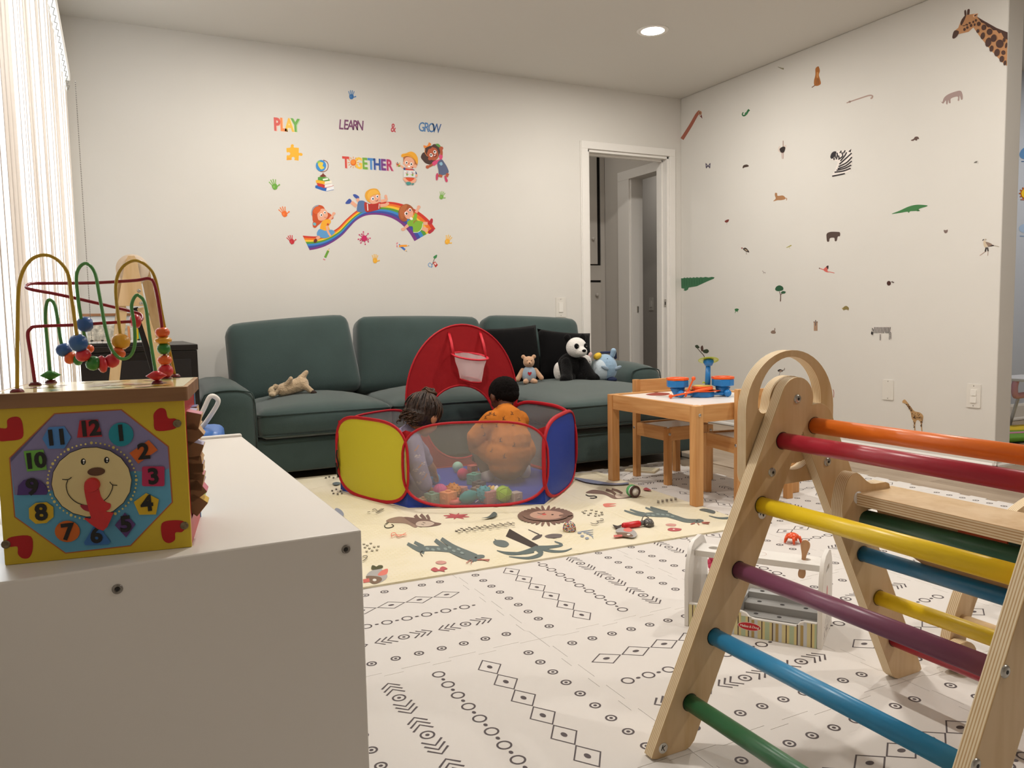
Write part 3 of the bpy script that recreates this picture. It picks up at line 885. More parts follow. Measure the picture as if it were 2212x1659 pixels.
d.build('girl_sticker', 'sticker of a cartoon girl with glasses in a green dress on the rainbow')
d = DB(820, 290, 12.289)                    # boy with cap
d.L(SK, [(660, 910), (545, 830)], [60, 45], False).S('#e9ac90', [(440, 850), (470, 800), (530, 790), (556, 830), (530, 865), (470, 862)])
for q, c in (((430, 760), '#d8694a'), ((470, 740), '#3a3436'), ((540, 750), '#efb33a'), ((435, 800), '#c0533c')): d.L(c, [(500, 825), q], [22, 14], False)
d.S('#6f9c3f', [(480, 840), (530, 820), (550, 850), (510, 865)])
d.S('#3f4c80', [(640, 885), (760, 915), (900, 930), (985, 1030), (960, 1060), (700, 990), (640, 945)]).S('#d8492f', [(690, 905), (800, 930), (900, 940), (860, 970), (700, 950)])
d.S('#b06a3e', [(630, 660), (640, 590), (720, 560), (850, 600), (980, 720), (1000, 800), (950, 850), (660, 780)])
d.S(SK, [(640, 760), (660, 660), (720, 610), (830, 620), (910, 700), (920, 800), (880, 900), (780, 920), (690, 870)]).E(SK, 945, 850, 42, 48).E(SK, 640, 770, 22, 36)
d.S('#efab36', [(570, 570), (600, 525), (700, 505), (780, 470), (860, 465), (950, 520), (1010, 640), (1010, 780), (985, 780), (920, 680), (830, 610), (720, 580), (600, 610)]).L('#d98a26', [(590, 575), (720, 540), (850, 590), (960, 720)], 10)
d.E('#fff', 710, 755, 34, 42).E('#4a3a34', 714, 758, 20, 26).E('#fff', 838, 795, 36, 44).E('#4a3a34', 840, 797, 21, 27).E('#d8694a', 772, 780, 20, 14).S('#fff', [(735, 845), (790, 835), (812, 860), (775, 880)]).S('#c0352e', [(845, 870), (890, 880), (870, 905)])
d.poly('#dfe1e0', [(635, 955), (945, 965), (955, 1150), (635, 1140)])
for (x, y, r) in ((725, 1060, 1), (870, 1070, -1)):
    for q, c in (((-50, -40), '#c65a6a'), ((-15, -75), '#d88a4a'), ((20, -75), '#5a5aa0'), ((60, 0), '#e2b34a')): d.L(c, [(x, y), (x + q[0] * r, y + q[1])], [14, 9], False)
    d.E('#7fae57', x, y + 15, 24, 28)
d.S(SK, [(620, 1200), (640, 1155), (720, 1160), (800, 1250), (760, 1290), (680, 1265)]).S(SK, [(970, 1210), (945, 1165), (880, 1170), (800, 1250), (850, 1300), (930, 1280)]).S('#dd5230', [(690, 1155), (910, 1165), (850, 1240), (790, 1255), (730, 1220)]).S('#4f9690', [(695, 1290), (740, 1265), (815, 1275), (820, 1335), (730, 1350)]).S('#4f9690', [(840, 1330), (895, 1300), (900, 1335), (860, 1348)]).E(SK, 970, 1100, 30, 40, 20)
d.build('boy_sticker', 'sticker of a cartoon boy in a yellow cap holding a handprint painting')
d = DB(820, 290, 12.289)                    # jumping girl
BR = '#b45a3a'
d.S('#4a342f', [(1095, 610), (1140, 500), (1200, 470), (1200, 390), (1280, 320), (1380, 305), (1430, 265), (1510, 270), (1600, 330), (1615, 440), (1560, 600), (1480, 700), (1380, 780), (1330, 805), (1220, 770), (1150, 700)])
d.S('#5f9a4a', [(1480, 270), (1560, 255), (1625, 330), (1580, 350)]).L(BR, [(1630, 600), (1640, 470), (1620, 360)], [80, 60]).E(BR, 1635, 375, 55, 50)
d.S(BR, [(1240, 450), (1260, 380), (1380, 340), (1500, 380), (1550, 480), (1560, 600), (1500, 680), (1400, 690), (1300, 620)]).E(BR, 1325, 655, 45, 35, 30)
d.S('#4a342f', [(1215, 420), (1270, 340), (1380, 315), (1370, 370), (1300, 400), (1250, 500)])
d.L('#e8904a', [(1270, 590), (1200, 480), (1210, 400)], 12).S('#ee8a3a', [(1165, 295), (1250, 310), (1290, 260), (1310, 215), (1370, 265), (1330, 310), (1250, 345), (1190, 375)])
d.E('#fff', 1365, 555, 40, 50, -20).E('#3a2a26', 1362, 550, 22, 28).E('#fff', 1465, 470, 38, 48, -20).E('#3a2a26', 1460, 465, 21, 27).L('#7a2a26', [(1430, 600), (1490, 590), (1510, 545)], 22).L('#fff', [(1435, 580), (1480, 545)], 14, False)
d.L(BR, [(1430, 790), (1280, 870)], [70, 60], False).E(BR, 1268, 870, 45, 45)
d.S('#d94a78', [(1390, 760), (1470, 700), (1590, 660), (1570, 600), (1600, 540), (1670, 580), (1650, 660), (1600, 740), (1500, 800), (1440, 840)])
d.S('#5a6484', [(1530, 760), (1640, 670), (1720, 760), (1800, 900), (1825, 1020), (1700, 1080), (1580, 1070), (1560, 950)]).S('#8fb9d0', [(1580, 770), (1640, 740), (1670, 800), (1620, 835)])
d.L(BR, [(1560, 1090), (1660, 1120)], 70, False).L(BR, [(1810, 1040), (1770, 1130)], 75, False).S('#c83f66', [(1490, 1100), (1520, 1035), (1550, 1060), (1540, 1200), (1500, 1220)]).S('#c83f66', [(1715, 1110), (1760, 1130), (1805, 1230), (1780, 1275), (1740, 1240)])
d.build('girl_sticker', 'sticker of a jumping cartoon girl with dark curls and an orange bow')
# ---------------------------------------------------------------- animal stickers on the right-hand wall
AG = 'animal stickers on the right wall'
DKB, BRN = '#4a342f', '#5d463d'
K = 2.903
def A_(oy=0): return DR(1450, oy, K)
d = A_()   # giraffe head
G1, G2 = '#bd8a5f', '#4f362e'
d.S(G2, [(1838, 70), (1848, 64), (1852, 100), (1842, 105)]).S(G2, [(1858, 62), (1872, 60), (1868, 100), (1856, 102)])
d.poly(G1, [(1765, 225), (1775, 195), (1800, 175), (1822, 120), (1850, 95), (1890, 88), (1925, 85), (1918, 105), (1960, 130), (2040, 175), (2110, 205), (2106, 414), (2075, 390), (2000, 310), (1940, 235), (1895, 172), (1865, 200), (1830, 208), (1800, 215), (1775, 242)])
d.poly(G2, [(1918, 104), (1960, 130), (2040, 175), (2110, 203), (2110, 250), (2085, 235), (2070, 205), (2055, 210), (2040, 190), (2020, 190), (2000, 172), (1985, 172), (1968, 150), (1945, 140)])
d.S(G2, [(1763, 235), (1772, 198), (1790, 190), (1805, 200), (1795, 225), (1775, 242)]).S(G2, [(1815, 140), (1835, 105), (1850, 98), (1838, 130), (1820, 160)]).L('#2e211d', [(1828, 160), (1838, 162), (1848, 155)], 4).S('#e0ad86', [(1895, 92), (1922, 85), (1912, 105), (1895, 108)]).S(G2, [(1900, 97), (1920, 88), (1908, 104)])
for (x, y, a, b) in ((1840, 185, 8, 10), (1858, 173, 8, 9), (1856, 155, 7, 6), (1873, 145, 7, 7), (1882, 160, 8, 10), (1895, 138, 6, 8), (1904, 155, 6, 9), (1930, 150, 12, 14), (1912, 128, 7, 8), (1962, 172, 15, 18), (1955, 225, 13, 22), (1998, 200, 18, 20), (2024, 240, 18, 24), (1990, 265, 18, 30), (2062, 275, 24, 26), (2010, 305, 12, 20), (2045, 330, 17, 24), (2085, 330, 13, 14), (2075, 370, 14, 20), (2095, 395, 9, 16), (2090, 250, 9, 14), (2103, 285, 7, 18), (1925, 195, 9, 12)):
    d.E(G2, x, y, a, b, 15)
d.build('giraffe_sticker', 'large sticker of a giraffe head and spotted neck at the wall end', group=AG)
d = A_()   # lioness
d.S('#a9682f', [(905, 430), (922, 416), (928, 425), (932, 445), (926, 470), (934, 500), (938, 525), (920, 538), (898, 535), (896, 505), (904, 470)]).S('#c98a4c', [(912, 455), (924, 455), (922, 485), (912, 485)]).L('#6f4526', [(902, 535), (882, 549)], 5, False).L('#7a4a28', [(916, 495), (914, 530)], 3, False).L('#7a4a28', [(924, 495), (926, 528)], 3, False)
d.build('lioness_sticker', 'sticker of a sitting tawny lioness near the ceiling', group=AG)
d = A_(); d.L('#8e8a72', [(668, 419), (690, 428), (706, 432)], [2, 12]).build('bird_sticker', 'tiny grey-green bird sticker left of the lioness', group=AG)
d = A_(); d.L('#a98f84', [(1100, 646), (1120, 638), (1180, 618), (1240, 599), (1262, 602), (1258, 615), (1250, 616)], [6, 11]).E('#8f766c', 1120, 638, 9, 6, -15); d.build('snake_sticker', 'pale brown snake sticker right of the lioness', group=AG)
d = A_(); c = '#a08984'
d.S(c, [(1688, 632), (1700, 640), (1712, 612), (1740, 590), (1790, 572), (1815, 570), (1826, 590), (1828, 620), (1818, 625), (1810, 600), (1806, 630), (1797, 630), (1796, 606), (1755, 618), (1752, 645), (1742, 645), (1738, 628), (1732, 654), (1724, 650), (1722, 630), (1705, 650)]).build('rhino_sticker', 'mauve rhinoceros sticker under the giraffe head', group=AG)
d = A_(); d.L('#a5614f', [(68, 872), (120, 790), (160, 720), (180, 697)], [22, 18]).E('#b38467', 181, 708, 11, 13).poly('#6d2a28', [(172, 720), (184, 728), (190, 716), (196, 745)]).E('#2e211d', 180, 708, 3, 4); d.build('vulture_sticker', 'pink long-necked bird sticker growing out of the room corner', group=AG)
d = A_(); d.L('#2f6b42', [(452, 704), (446, 718), (456, 726), (472, 714), (480, 698), (490, 688)], [6, 14]).E('#3f7f50', 470, 712, 9, 8); d.build('chameleon_sticker', 'small green chameleon sticker high near the corner', group=AG)
d = A_(); d.L('#8f6a5c', [(702, 882), (702, 925)], 4, False).S('#d4c6bc', [(670, 935), (680, 915), (690, 930), (688, 955), (672, 950)]).S('#d4c6bc', [(705, 915), (722, 910), (715, 940)]).S('#332c2b', [(680, 935), (700, 920), (716, 925), (708, 955), (690, 958)]).L('#b58f84', [(694, 955), (697, 996)], 3, False).L('#b58f84', [(704, 955), (703, 996)], 3, False); d.build('ostrich_sticker', 'sticker of a standing ostrich with pale wings', group=AG)
d = A_(); 
for s in (-1, 1): d.S('#4f4a5a', [(231, 1040), (231 + 14 * s, 1022), (231 + 15 * s, 1040), (231 + 12 * s, 1056), (231 + 4 * s, 1048)]).E('#a9a3ad', 231 + 9 * s, 1038, 3, 5)
d.build('butterfly_sticker', 'small dark butterfly sticker beside the doorway', group=AG)
d = A_(); d.S('#4a3a32', [(448, 1048), (455, 1036), (475, 1032), (487, 1040), (480, 1046), (460, 1050), (450, 1056)]).build('hog_sticker', 'small dark hog sticker right of the butterfly', group=AG)
d = A_()   # zebra head
d.poly('#e7dfd9', [(1000, 985), (1005, 960), (1025, 950), (1055, 945), (1090, 940), (1105, 945), (1130, 933), (1136, 970), (1132, 1030), (1122, 1072), (1070, 1095), (1010, 1113), (1006, 1103), (1030, 1060), (1045, 1015), (1020, 1008), (1003, 998)])
d.S('#2f2a2e', [(998, 985), (1005, 962), (1020, 950), (1036, 952), (1030, 972), (1018, 990), (1006, 996)]).poly('#2f2a2e', [(1110, 950), (1130, 933), (1126, 955)])
for q in ([(1048, 1000), (1075, 980), (1070, 955)], [(1035, 1000), (1042, 975), (1040, 958)], [(1058, 960), (1068, 945)], [(1080, 962), (1092, 943)], [(1062, 1010), (1090, 975), (1100, 955)], [(1055, 1030), (1100, 990), (1132, 960)], [(1050, 1045), (1100, 1020), (1134, 985)], [(1045, 1058), (1095, 1040), (1133, 1010)], [(1038, 1068), (1090, 1055), (1130, 1035)], [(1025, 1080), (1080, 1072), (1126, 1055)], [(1010, 1105), (1060, 1095), (1090, 1088)], [(1030, 965), (1030, 990)], [(1022, 990), (1022, 1004)], [(1050, 975), (1054, 992)]):
    d.L('#2f2a2e', q, 8)
d.build('zebra_sticker', 'sticker of a large striped zebra head and neck', group=AG)
d = A_(); d.S(BRN, [(1502, 880), (1520, 870), (1530, 858), (1548, 858), (1555, 872), (1545, 872), (1540, 882), (1525, 878), (1518, 884)]).build('anteater_sticker', 'small brown anteater sticker right of the zebra head', group=AG)
d = A_(); d.S('#6a6660', [(1897, 1022), (1905, 1014), (1918, 1010), (1916, 1022), (1905, 1022)]).L('#8f8a84', [(1922, 1008), (1924, 1026)], 2, False); d.build('bird_sticker', 'tiny grey bird sticker at the far right of the animal wall', group=AG)
d = A_(); d.S('#a87a54', [(640, 1262), (655, 1245), (650, 1225), (652, 1210), (664, 1212), (668, 1228), (700, 1226), (716, 1240), (712, 1250), (690, 1255), (665, 1256)]).L('#a87a54', [(712, 1242), (725, 1245), (722, 1256)], 4); d.build('lioness_sticker', 'sticker of a lying tan lioness with raised head', group=AG)
d = A_(); d.S('#3f7a46', [(1382, 1341), (1430, 1322), (1490, 1295), (1540, 1284), (1600, 1287), (1604, 1294), (1560, 1308), (1540, 1322), (1500, 1325), (1490, 1336), (1480, 1328), (1430, 1336)]).S('#35693c', [(1545, 1312), (1560, 1322), (1540, 1324)]); d.build('crocodile_sticker', 'whole green crocodile sticker climbing to the right', group=AG)
d = A_(); d.S('#7a3a34', [(335, 1388), (345, 1380), (362, 1376), (358, 1390), (345, 1396)]).L('#9a857c', [(350, 1396), (348, 1407)], 2, False); d.build('bird_sticker', 'tiny red-brown bird sticker left of the hippo', group=AG)
d = A_(); d.S('#54443e', [(974, 1490), (976, 1465), (1000, 1454), (1040, 1454), (1058, 1458), (1058, 1480), (1045, 1484), (1038, 1510), (1026, 1511), (1022, 1492), (996, 1494), (990, 1514), (978, 1514)]).build('hippo_sticker', 'dark brown hippopotamus sticker in the middle of the wall', group=AG)
d = A_(); d.S('#7d6a64', [(1710, 1442), (1722, 1444), (1734, 1440), (1732, 1456), (1720, 1463), (1711, 1455)]).build('bear_sticker', 'tiny brown animal head sticker left of the long-legged bird', group=AG)
d = A_()   # secretary bird
d.S('#cdbca2', [(1958, 1512), (1968, 1508), (1980, 1525), (1984, 1545), (1970, 1552), (1960, 1540)]).S('#8f7a6c', [(1972, 1518), (1995, 1522), (2015, 1536), (1990, 1548), (1984, 1540)]).poly('#3a302d', [(1990, 1546), (2018, 1535), (2030, 1541), (2005, 1546)]).L('#a89a86', [(2025, 1540), (2056, 1547)], 3, False).L('#4a3f38', [(1952, 1508), (1962, 1500)], 5, False).E('#b8ab9a', 1972, 1502, 7, 5)
d.L('#332b28', [(1976, 1552), (1970, 1578)], 9, False).L('#332b28', [(1984, 1552), (1988, 1575)], 8, False).L('#b5998a', [(1970, 1578), (1935, 1602)], 3, False).L('#b5998a', [(1987, 1575), (1985, 1603)], 3, False)
d.build('bird_sticker', 'sticker of a long-legged striding bird at the right wall end', group=AG)
d = A_(); d.S('#3f332c', [(450, 1560), (465, 1553), (480, 1565), (490, 1582), (475, 1580), (460, 1572)]).S('#b8a68c', [(460, 1562), (474, 1566), (478, 1574), (466, 1570)]).E('#8a3f3a', 444, 1556, 5, 4).L('#7a6a60', [(470, 1580), (472, 1596)], 2.5, False); d.build('vulture_sticker', 'small dark vulture sticker left of the grasshopper', group=AG)
d = A_(); d.L('#a8a04a', [(722, 1553), (738, 1546), (754, 1538)], [3, 7]).L('#a8a04a', [(738, 1546), (745, 1560)], 2, False); d.build('grasshopper_sticker', 'tiny yellow-green grasshopper sticker under the lying lioness', group=AG)
d = A_(440); d.L('#d0685f', [(932, 406), (955, 414), (975, 426), (995, 428), (1024, 435)], [5, 4]).S('#d0685f', [(955, 412), (985, 388), (980, 420), (990, 430), (970, 428)]).S('#4a3230', [(972, 395), (986, 388), (984, 410)]).E('#3a2a28', 930, 405, 4, 3); d.build('flamingo_sticker', 'sticker of a coral flamingo flying to the left', group=AG)
d = A_(440); d.E('#4a2d28', 1365, 499, 13, 15).L('#5a4a44', [(1380, 490), (1398, 494)], 6, False).L('#5a4a44', [(1386, 484), (1392, 500)], 2, False); d.build('beetle_sticker', 'small sticker of a beetle rolling a round dark ball', group=AG)
d = A_(440)
d.poly('#3f7250', [(62, 468), (75, 468), (82, 463), (92, 467), (100, 462), (110, 466), (120, 462), (130, 466), (140, 461), (152, 465), (160, 460), (175, 464), (185, 460), (200, 463), (215, 459), (235, 463), (255, 459), (272, 462), (268, 470), (225, 488), (160, 518), (110, 526), (104, 540), (90, 547), (78, 543), (84, 534), (64, 530)])
for i in range(9): d.L('#2f5a3e', [(66 + i * 16, 474), (66 + i * 16, 522 - i * 2.5)], 2.5, False)
d.build('crocodile_sticker', 'green crocodile tail sticker coming out of the room corner', group=AG)
d = A_(440); d.L('#5a4038', [(685, 613), (686, 575), (678, 550)], [6, 4]).L('#5a4038', [(686, 572), (700, 560)], 4, False).S('#2f5a3f', [(652, 538), (660, 520), (680, 512), (700, 522), (703, 538), (690, 546), (665, 548)]).S('#2f5a3f', [(688, 558), (700, 548), (718, 552), (712, 563), (695, 564)]); d.build('tree_sticker', 'sticker of a small acacia tree with green crowns', group=AG)
d = A_(440); d.S('#3f7a4c', [(398, 662), (412, 657), (424, 662), (418, 672), (405, 676)]).L('#3f7a4c', [(405, 672), (400, 686)], 3, False).L('#3f7a4c', [(415, 670), (418, 680)], 3, False); d.build('frog_sticker', 'tiny green frog sticker low near the corner', group=AG)
d = A_(440); d.S('#8a7a4a', [(1076, 664), (1080, 650), (1095, 641), (1110, 648), (1115, 662), (1105, 664)]).E('#a8945a', 1076, 657, 5, 4).L('#8a7a4a', [(1085, 664), (1082, 670)], 4, False).L('#8a7a4a', [(1106, 664), (1112, 669)], 4, False); d.build('tortoise_sticker', 'small olive tortoise sticker right of the tree', group=AG)
d = A_(440); 
for x in (898, 906, 914): d.L('#a87f5e', [(x, 742), (x, 797)], 6, False)
d.L('#5d463d', [(906, 730), (906, 765)], 5, False).E('#7a5a44', 897, 742, 4, 4).E('#7a5a44', 915, 742, 4, 4); d.build('meerkat_sticker', 'sticker of three upright meerkats side by side', group=AG)
d = A_(440)   # standing zebra
d.S('#dcd5cf', [(1256, 815), (1258, 790), (1265, 772), (1280, 776), (1310, 774), (1350, 766), (1372, 772), (1382, 800), (1382, 848), (1374, 850), (1372, 815), (1356, 805), (1320, 815), (1316, 862), (1310, 862), (1306, 820), (1280, 805), (1265, 822)])
for x in range(1272, 1376, 9): d.L('#2f2a2c', [(x + 4, 774), (x, 800), (x + (6 if x > 1340 else -2), 812)], 4)
for (x, y0, y1) in ((1312, 820, 860), (1378, 810, 848), (1370, 815, 848)): 
    for y in range(y0, y1, 8): d.L('#2f2a2c', [(x - 4, y), (x + 4, y + 2)], 3, False)
d.S('#2f2a2c', [(1255, 815), (1260, 800), (1268, 808), (1264, 822)]).L('#2f2a2c', [(1262, 780), (1270, 790)], 4, False).L('#2f2a2c', [(1260, 790), (1272, 798)], 3, False)
d.build('zebra_sticker', 'sticker of a whole standing zebra facing left', group=AG)
d = A_(440); d.S('#8a7466', [(624, 805), (634, 795), (646, 795), (656, 806), (650, 815), (630, 814)]).L('#8a7466', [(648, 800), (650, 780)], 5, False); d.build('hare_sticker', 'small brown hare sticker low on the wall', group=AG)
d = A_(440); d.L('#4a3a30', [(210, 1000), (208, 960), (185, 930), (165, 908)], [5, 4]).S('#3f4a38', [(150, 890), (165, 886), (178, 902), (166, 908), (154, 902)]).S('#3f4a38', [(200, 920), (225, 912), (237, 925), (225, 938), (203, 934)]).S(BRN, [(185, 900), (198, 890), (202, 920), (190, 925)]); d.build('branch_sticker', 'sticker of a leafy branch with perched bird behind the toy drum cymbal', group=AG)
d = A_(440); d.S('#3a302e', [(667, 1046), (680, 1038), (695, 1042), (700, 1050), (685, 1056), (672, 1052)]).S('#b59a8a', [(676, 1050), (692, 1044), (690, 1054)]).L('#5a4a44', [(695, 1046), (708, 1042), (711, 1030)], 3).L('#8a7a72', [(684, 1055), (676, 1076)], 2.5, False); d.build('ostrich_sticker', 'small running ostrich sticker seen through the ladder top', group=AG)
d = A_(440); d.L('#8a8078', [(572, 420), (580, 430), (592, 432)], 3).L('#8a8078', [(580, 430), (578, 440)], 2, False).L('#8a8078', [(588, 432), (588, 440)], 2, False); d.build('antelope_sticker', 'tiny grey antelope sticker above the tree', group=AG)
d = A_(440)   # spotted giraffe
d.S('#c09a6c', [(1450, 1238), (1462, 1228), (1474, 1236), (1500, 1270), (1525, 1300), (1560, 1310), (1580, 1330), (1578, 1360), (1572, 1380), (1576, 1432), (1570, 1432), (1562, 1370), (1540, 1358), (1530, 1390), (1532, 1428), (1526, 1428), (1520, 1370), (1508, 1345), (1500, 1305), (1480, 1270), (1466, 1252), (1452, 1250)])
rr = random.Random(5)
for i in range(90):
    t = rr.random()
    if t < 0.35: f = rr.random(); x, y = 1475 + 38 * f + rr.uniform(-6, 6), 1245 + 58 * f + rr.uniform(-5, 5)
    elif t < 0.8: x, y = rr.uniform(1512, 1574), rr.uniform(1312, 1352)
    elif t < 0.9: x, y = rr.uniform(1524, 1532), rr.uniform(1355, 1410)
    else: x, y = rr.uniform(1566, 1573), rr.uniform(1350, 1410)
    d.E('#5a3f2c', x, y, rr.uniform(2, 3.4), rr.uniform(1.8, 3), rr.uniform(0, 90))
d.L('#5a3f2c', [(1580, 1335), (1583, 1375)], 3, False).L('#3a2a24', [(1526, 1424), (1532, 1430)], 5, False).L('#3a2a24', [(1571, 1428), (1576, 1434)], 5, False)
d.build('giraffe_sticker', 'sticker of a whole spotted giraffe standing below the wall plates', group=AG)
d = A_(440); d.L('#a86a5c', [(1015, 1165), (1020, 1185), (1018, 1215)], 4); d.build('bird_sticker', 'thin reddish bird sticker half hidden by the ladder arch', group=AG)
# ================================================================ cream folding play mat
MZ = 0.0165
CREAM = bpy.data.materials.new('woven_cream'); CREAM.use_nodes = True
nt = CREAM.node_tree; b = nt.nodes['Principled BSDF']; b.inputs['Roughness'].default_value = 0.5
b.inputs['Specular IOR Level'].default_value = 0.35
tc = nt.nodes.new('ShaderNodeTexCoord')
br = nt.nodes.new('ShaderNodeTexBrick'); br.inputs['Scale'].default_value = 1.0
br.inputs['Brick Width'].default_value = 0.026; br.inputs['Row Height'].default_value = 0.013
br.inputs['Mortar Size'].default_value = 0.0022; br.offset = 0.5
br.inputs['Color1'].default_value = lin('#e6ddc5'); br.inputs['Color2'].default_value = lin('#dfd6bc'); br.inputs['Mortar'].default_value = lin('#dfd4b2')
nt.links.new(tc.outputs['Object'], br.inputs['Vector'])
nz = nt.nodes.new('ShaderNodeTexNoise'); nz.inputs['Scale'].default_value = 4
nt.links.new(tc.outputs['Object'], nz.inputs['Vector'])
rp = nt.nodes.new('ShaderNodeValToRGB'); rp.color_ramp.elements[0].position = 0.42; rp.color_ramp.elements[1].position = 0.58
rp.color_ramp.elements[0].color = (0, 0, 0, 1); rp.color_ramp.elements[1].color = (1, 1, 1, 1)
nt.links.new(nz.outputs['Fac'], rp.inputs['Fac'])
mxc = nt.nodes.new('ShaderNodeMixRGB'); mxc.inputs[2].default_value = lin('#e4dbc3')
nt.links.new(rp.outputs['Color'], mxc.inputs[0]); nt.links.new(br.outputs['Color'], mxc.inputs[1])
nt.links.new(mxc.outputs[0], b.inputs['Base Color'])
bp = nt.nodes.new('ShaderNodeBump'); bp.inputs['Strength'].default_value = 0.35; bp.inputs['Distance'].default_value = 0.002; bp.invert = True
nt.links.new(br.outputs['Fac'], bp.inputs['Height']); nt.links.new(bp.outputs['Normal'], b.inputs['Normal'])

MAT_RZ = radians(-2.6)
play_mat = empty('folding_play_mat', (2.145, 2.205, 0.0102), MAT_RZ, 'cream folding mat printed with animals and leaves, under the ball pit', 'play mat')
PW, PL = 0.385, 1.92
_pm = None
for k in range(6):
    x1 = -k * PW; x0 = x1 - PW
    if k == 5: x0 = x1 - 0.33
    mb = MB()
    # rounded ridge along each fold
    prof = [(x0 + 0.001, 0.0), (x0 + 0.001, 0.0045), (x0 + 0.012, 0.0062), (x1 - 0.012, 0.0062), (x1 - 0.001, 0.0045), (x1 - 0.001, 0.0)]
    n = len(prof); PLk = 1.2 if k == 0 else 1.81
    vs = [(p[0], 0, p[1]) for p in prof] + [(p[0], PLk, p[1]) for p in prof]
    mb.add(vs, [(i, (i + 1) % n, n + (i + 1) % n, n + i) for i in range(n)], CREAM)
    mb.add(vs[:n], [tuple(range(n))], CREAM); mb.add(vs[n:], [tuple(range(n))], CREAM)
    mb.build('mat_panel', play_mat)
mb = MB()
for k in range(1, 6):
    mb.b2((-k * PW - 0.009, 0, 0.0005), (-k * PW + 0.009, 1.2 if k == 1 else 1.81, 0.0042), mat('#e9dfc0', rough=0.4))
mb.build('fold_strip', play_mat)

def DM(x0, y0, sc, lift=0.0006):
    return Decal(lambda u, v: on_z(u, v, MZ), (0, 0, 1), x0, y0, sc, lift)
def mat_print(d, name='printed_animal'):
    o = d.build(name); o['kind'] = 'stuff'
    o.parent = play_mat; bpy.context.view_layer.update(); o.matrix_parent_inverse = play_mat.matrix_world.inverted()
    return o
MON, MON2, GIR = '#7a6258', '#937b6d', '#66716f'
# crop A: origin (640,1000), 3.3515 px per px
A3 = 2212 / 660
d = DM(640, 1000, A3)      # monkey across the fold
d.S(MON2, [(650, 420), (690, 400), (760, 390), (850, 410), (880, 450), (860, 470), (790, 440), (680, 435)]).L('#2f2b2a', [(640, 452), (655, 436), (668, 432), (640, 455), (650, 470), (680, 470), (705, 458), (690, 445)], 7)
d.L(MON, [(860, 380), (885, 410), (910, 425)], 26).L(MON, [(900, 375), (925, 400), (935, 418)], 24).L(MON, [(945, 378), (960, 405), (950, 425)], 20).S(MON, [(780, 395), (860, 400), (950, 410), (1000, 430), (1050, 440), (1020, 455), (930, 465), (860, 445)])
d.S('#cbb9a8', [(865, 445), (890, 425), (960, 425), (1000, 440), (960, 460), (890, 462)]).L('#4a3a34', [(915, 433), (935, 438)], 4, False).L('#4a3a34', [(905, 446), (925, 452)], 3, False)
mat_print(d)
d = DM(640, 1000, A3)      # grey long-necked beast left
d.L(GIR, [(805, 585), (870, 620), (930, 640)], [22, 46]).L(GIR, [(855, 575), (920, 610)], [22, 30], False).L(GIR, [(1005, 560), (1090, 620), (1180, 660), (1290, 700)], [28, 46]).L(GIR, [(1050, 550), (1140, 610), (1250, 660), (1300, 685)], [26, 50]).S(GIR, [(880, 640), (920, 605), (1050, 605), (1150, 620), (1200, 665), (1120, 650), (990, 640)]).S(GIR, [(1240, 680), (1300, 668), (1355, 668), (1362, 685), (1330, 695), (1290, 715)])
for (x, y) in ((950, 622), (990, 630), (1030, 625), (1080, 625), (1110, 615), (1140, 640), (1175, 630), (1200, 655)): d.E('#8a9894', x, y, 14, 8, 20)
d.L('#3a3634', [(915, 640), (898, 655), (915, 680)], 5).E('#2f2b2a', 1300, 688, 9, 4).L('#b06a5e', [(1310, 705), (1400, 704)], 6, False).L('#b06a5e', [(1330, 700), (1395, 715)], 5, False).L('#b06a5e', [(1265, 705), (1230, 730)], 6, False).L('#b06a5e', [(1275, 712), (1262, 735)], 5, False)
mat_print(d)
d = DM(640, 1000, A3)      # palm tree
d.L('#3b332f', [(1530, 505), (1630, 555), (1745, 612)], [62, 36], False)
for pts, w in (([(1745, 615), (1640, 650), (1540, 660), (1452, 635)], [36, 6]), ([(1745, 615), (1770, 660), (1680, 690), (1540, 680)], [46, 6]), ([(1745, 615), (1840, 610), (1925, 595), (1870, 570)], [30, 8]), ([(1745, 615), (1850, 640), (1940, 640), (1995, 620)], [26, 6]), ([(1460, 638), (1520, 650), (1640, 655), (1720, 640)], [6, 24])): d.L('#5d6a68', pts, w)
d.S('#66706e', [(1425, 575), (1450, 560), (1510, 565), (1540, 590), (1510, 612), (1450, 600)]).L('#66706e', [(1435, 553), (1460, 570)], 5, False)
mat_print(d, 'printed_palm')
d = DM(640, 1000, A3)      # lion
for k in range(34):
    a = 2 * pi * k / 34; d.E('#7a5f52', 1805 + 170 * cos(a), 387 + 42 * sin(a), 34, 11, math.degrees(atan2(42 * sin(a), 170 * cos(a))))
d.E('#7a5f52', 1805, 387, 165, 40).E('#b8937f', 1815, 385, 125, 32)
d.L('#3a2c28', [(1745, 372), (1775, 378), (1800, 370)], 4).E('#c4574f', 1795, 381, 16, 6).E('#3a2c28', 1855, 383, 9, 3.5).E('#c98f7c', 1760, 400, 20, 6).S('#7a5f52', [(1905, 385), (1960, 380), (1950, 395), (1910, 395)])
mat_print(d)
d = DM(640, 1000, A3)      # flower, leaf, dashes, squiggle, sprig
for k in range(8):
    a = 2 * pi * k / 8 + .2; d.L('#b4565a', [(1160, 387), (1160 + 95 * cos(a), 387 + 22 * sin(a))], [22, 4], False)
for i in range(46):
    t = (i % 23) / 23; d.L('#4a423e', [(1150 + 430 * t, 496 - 52 * t + (i // 23) * 16 - (i % 3) * 8), (1170 + 430 * t, 500 - 52 * t + (i // 23) * 16 - (i % 3) * 8)], 4, False)
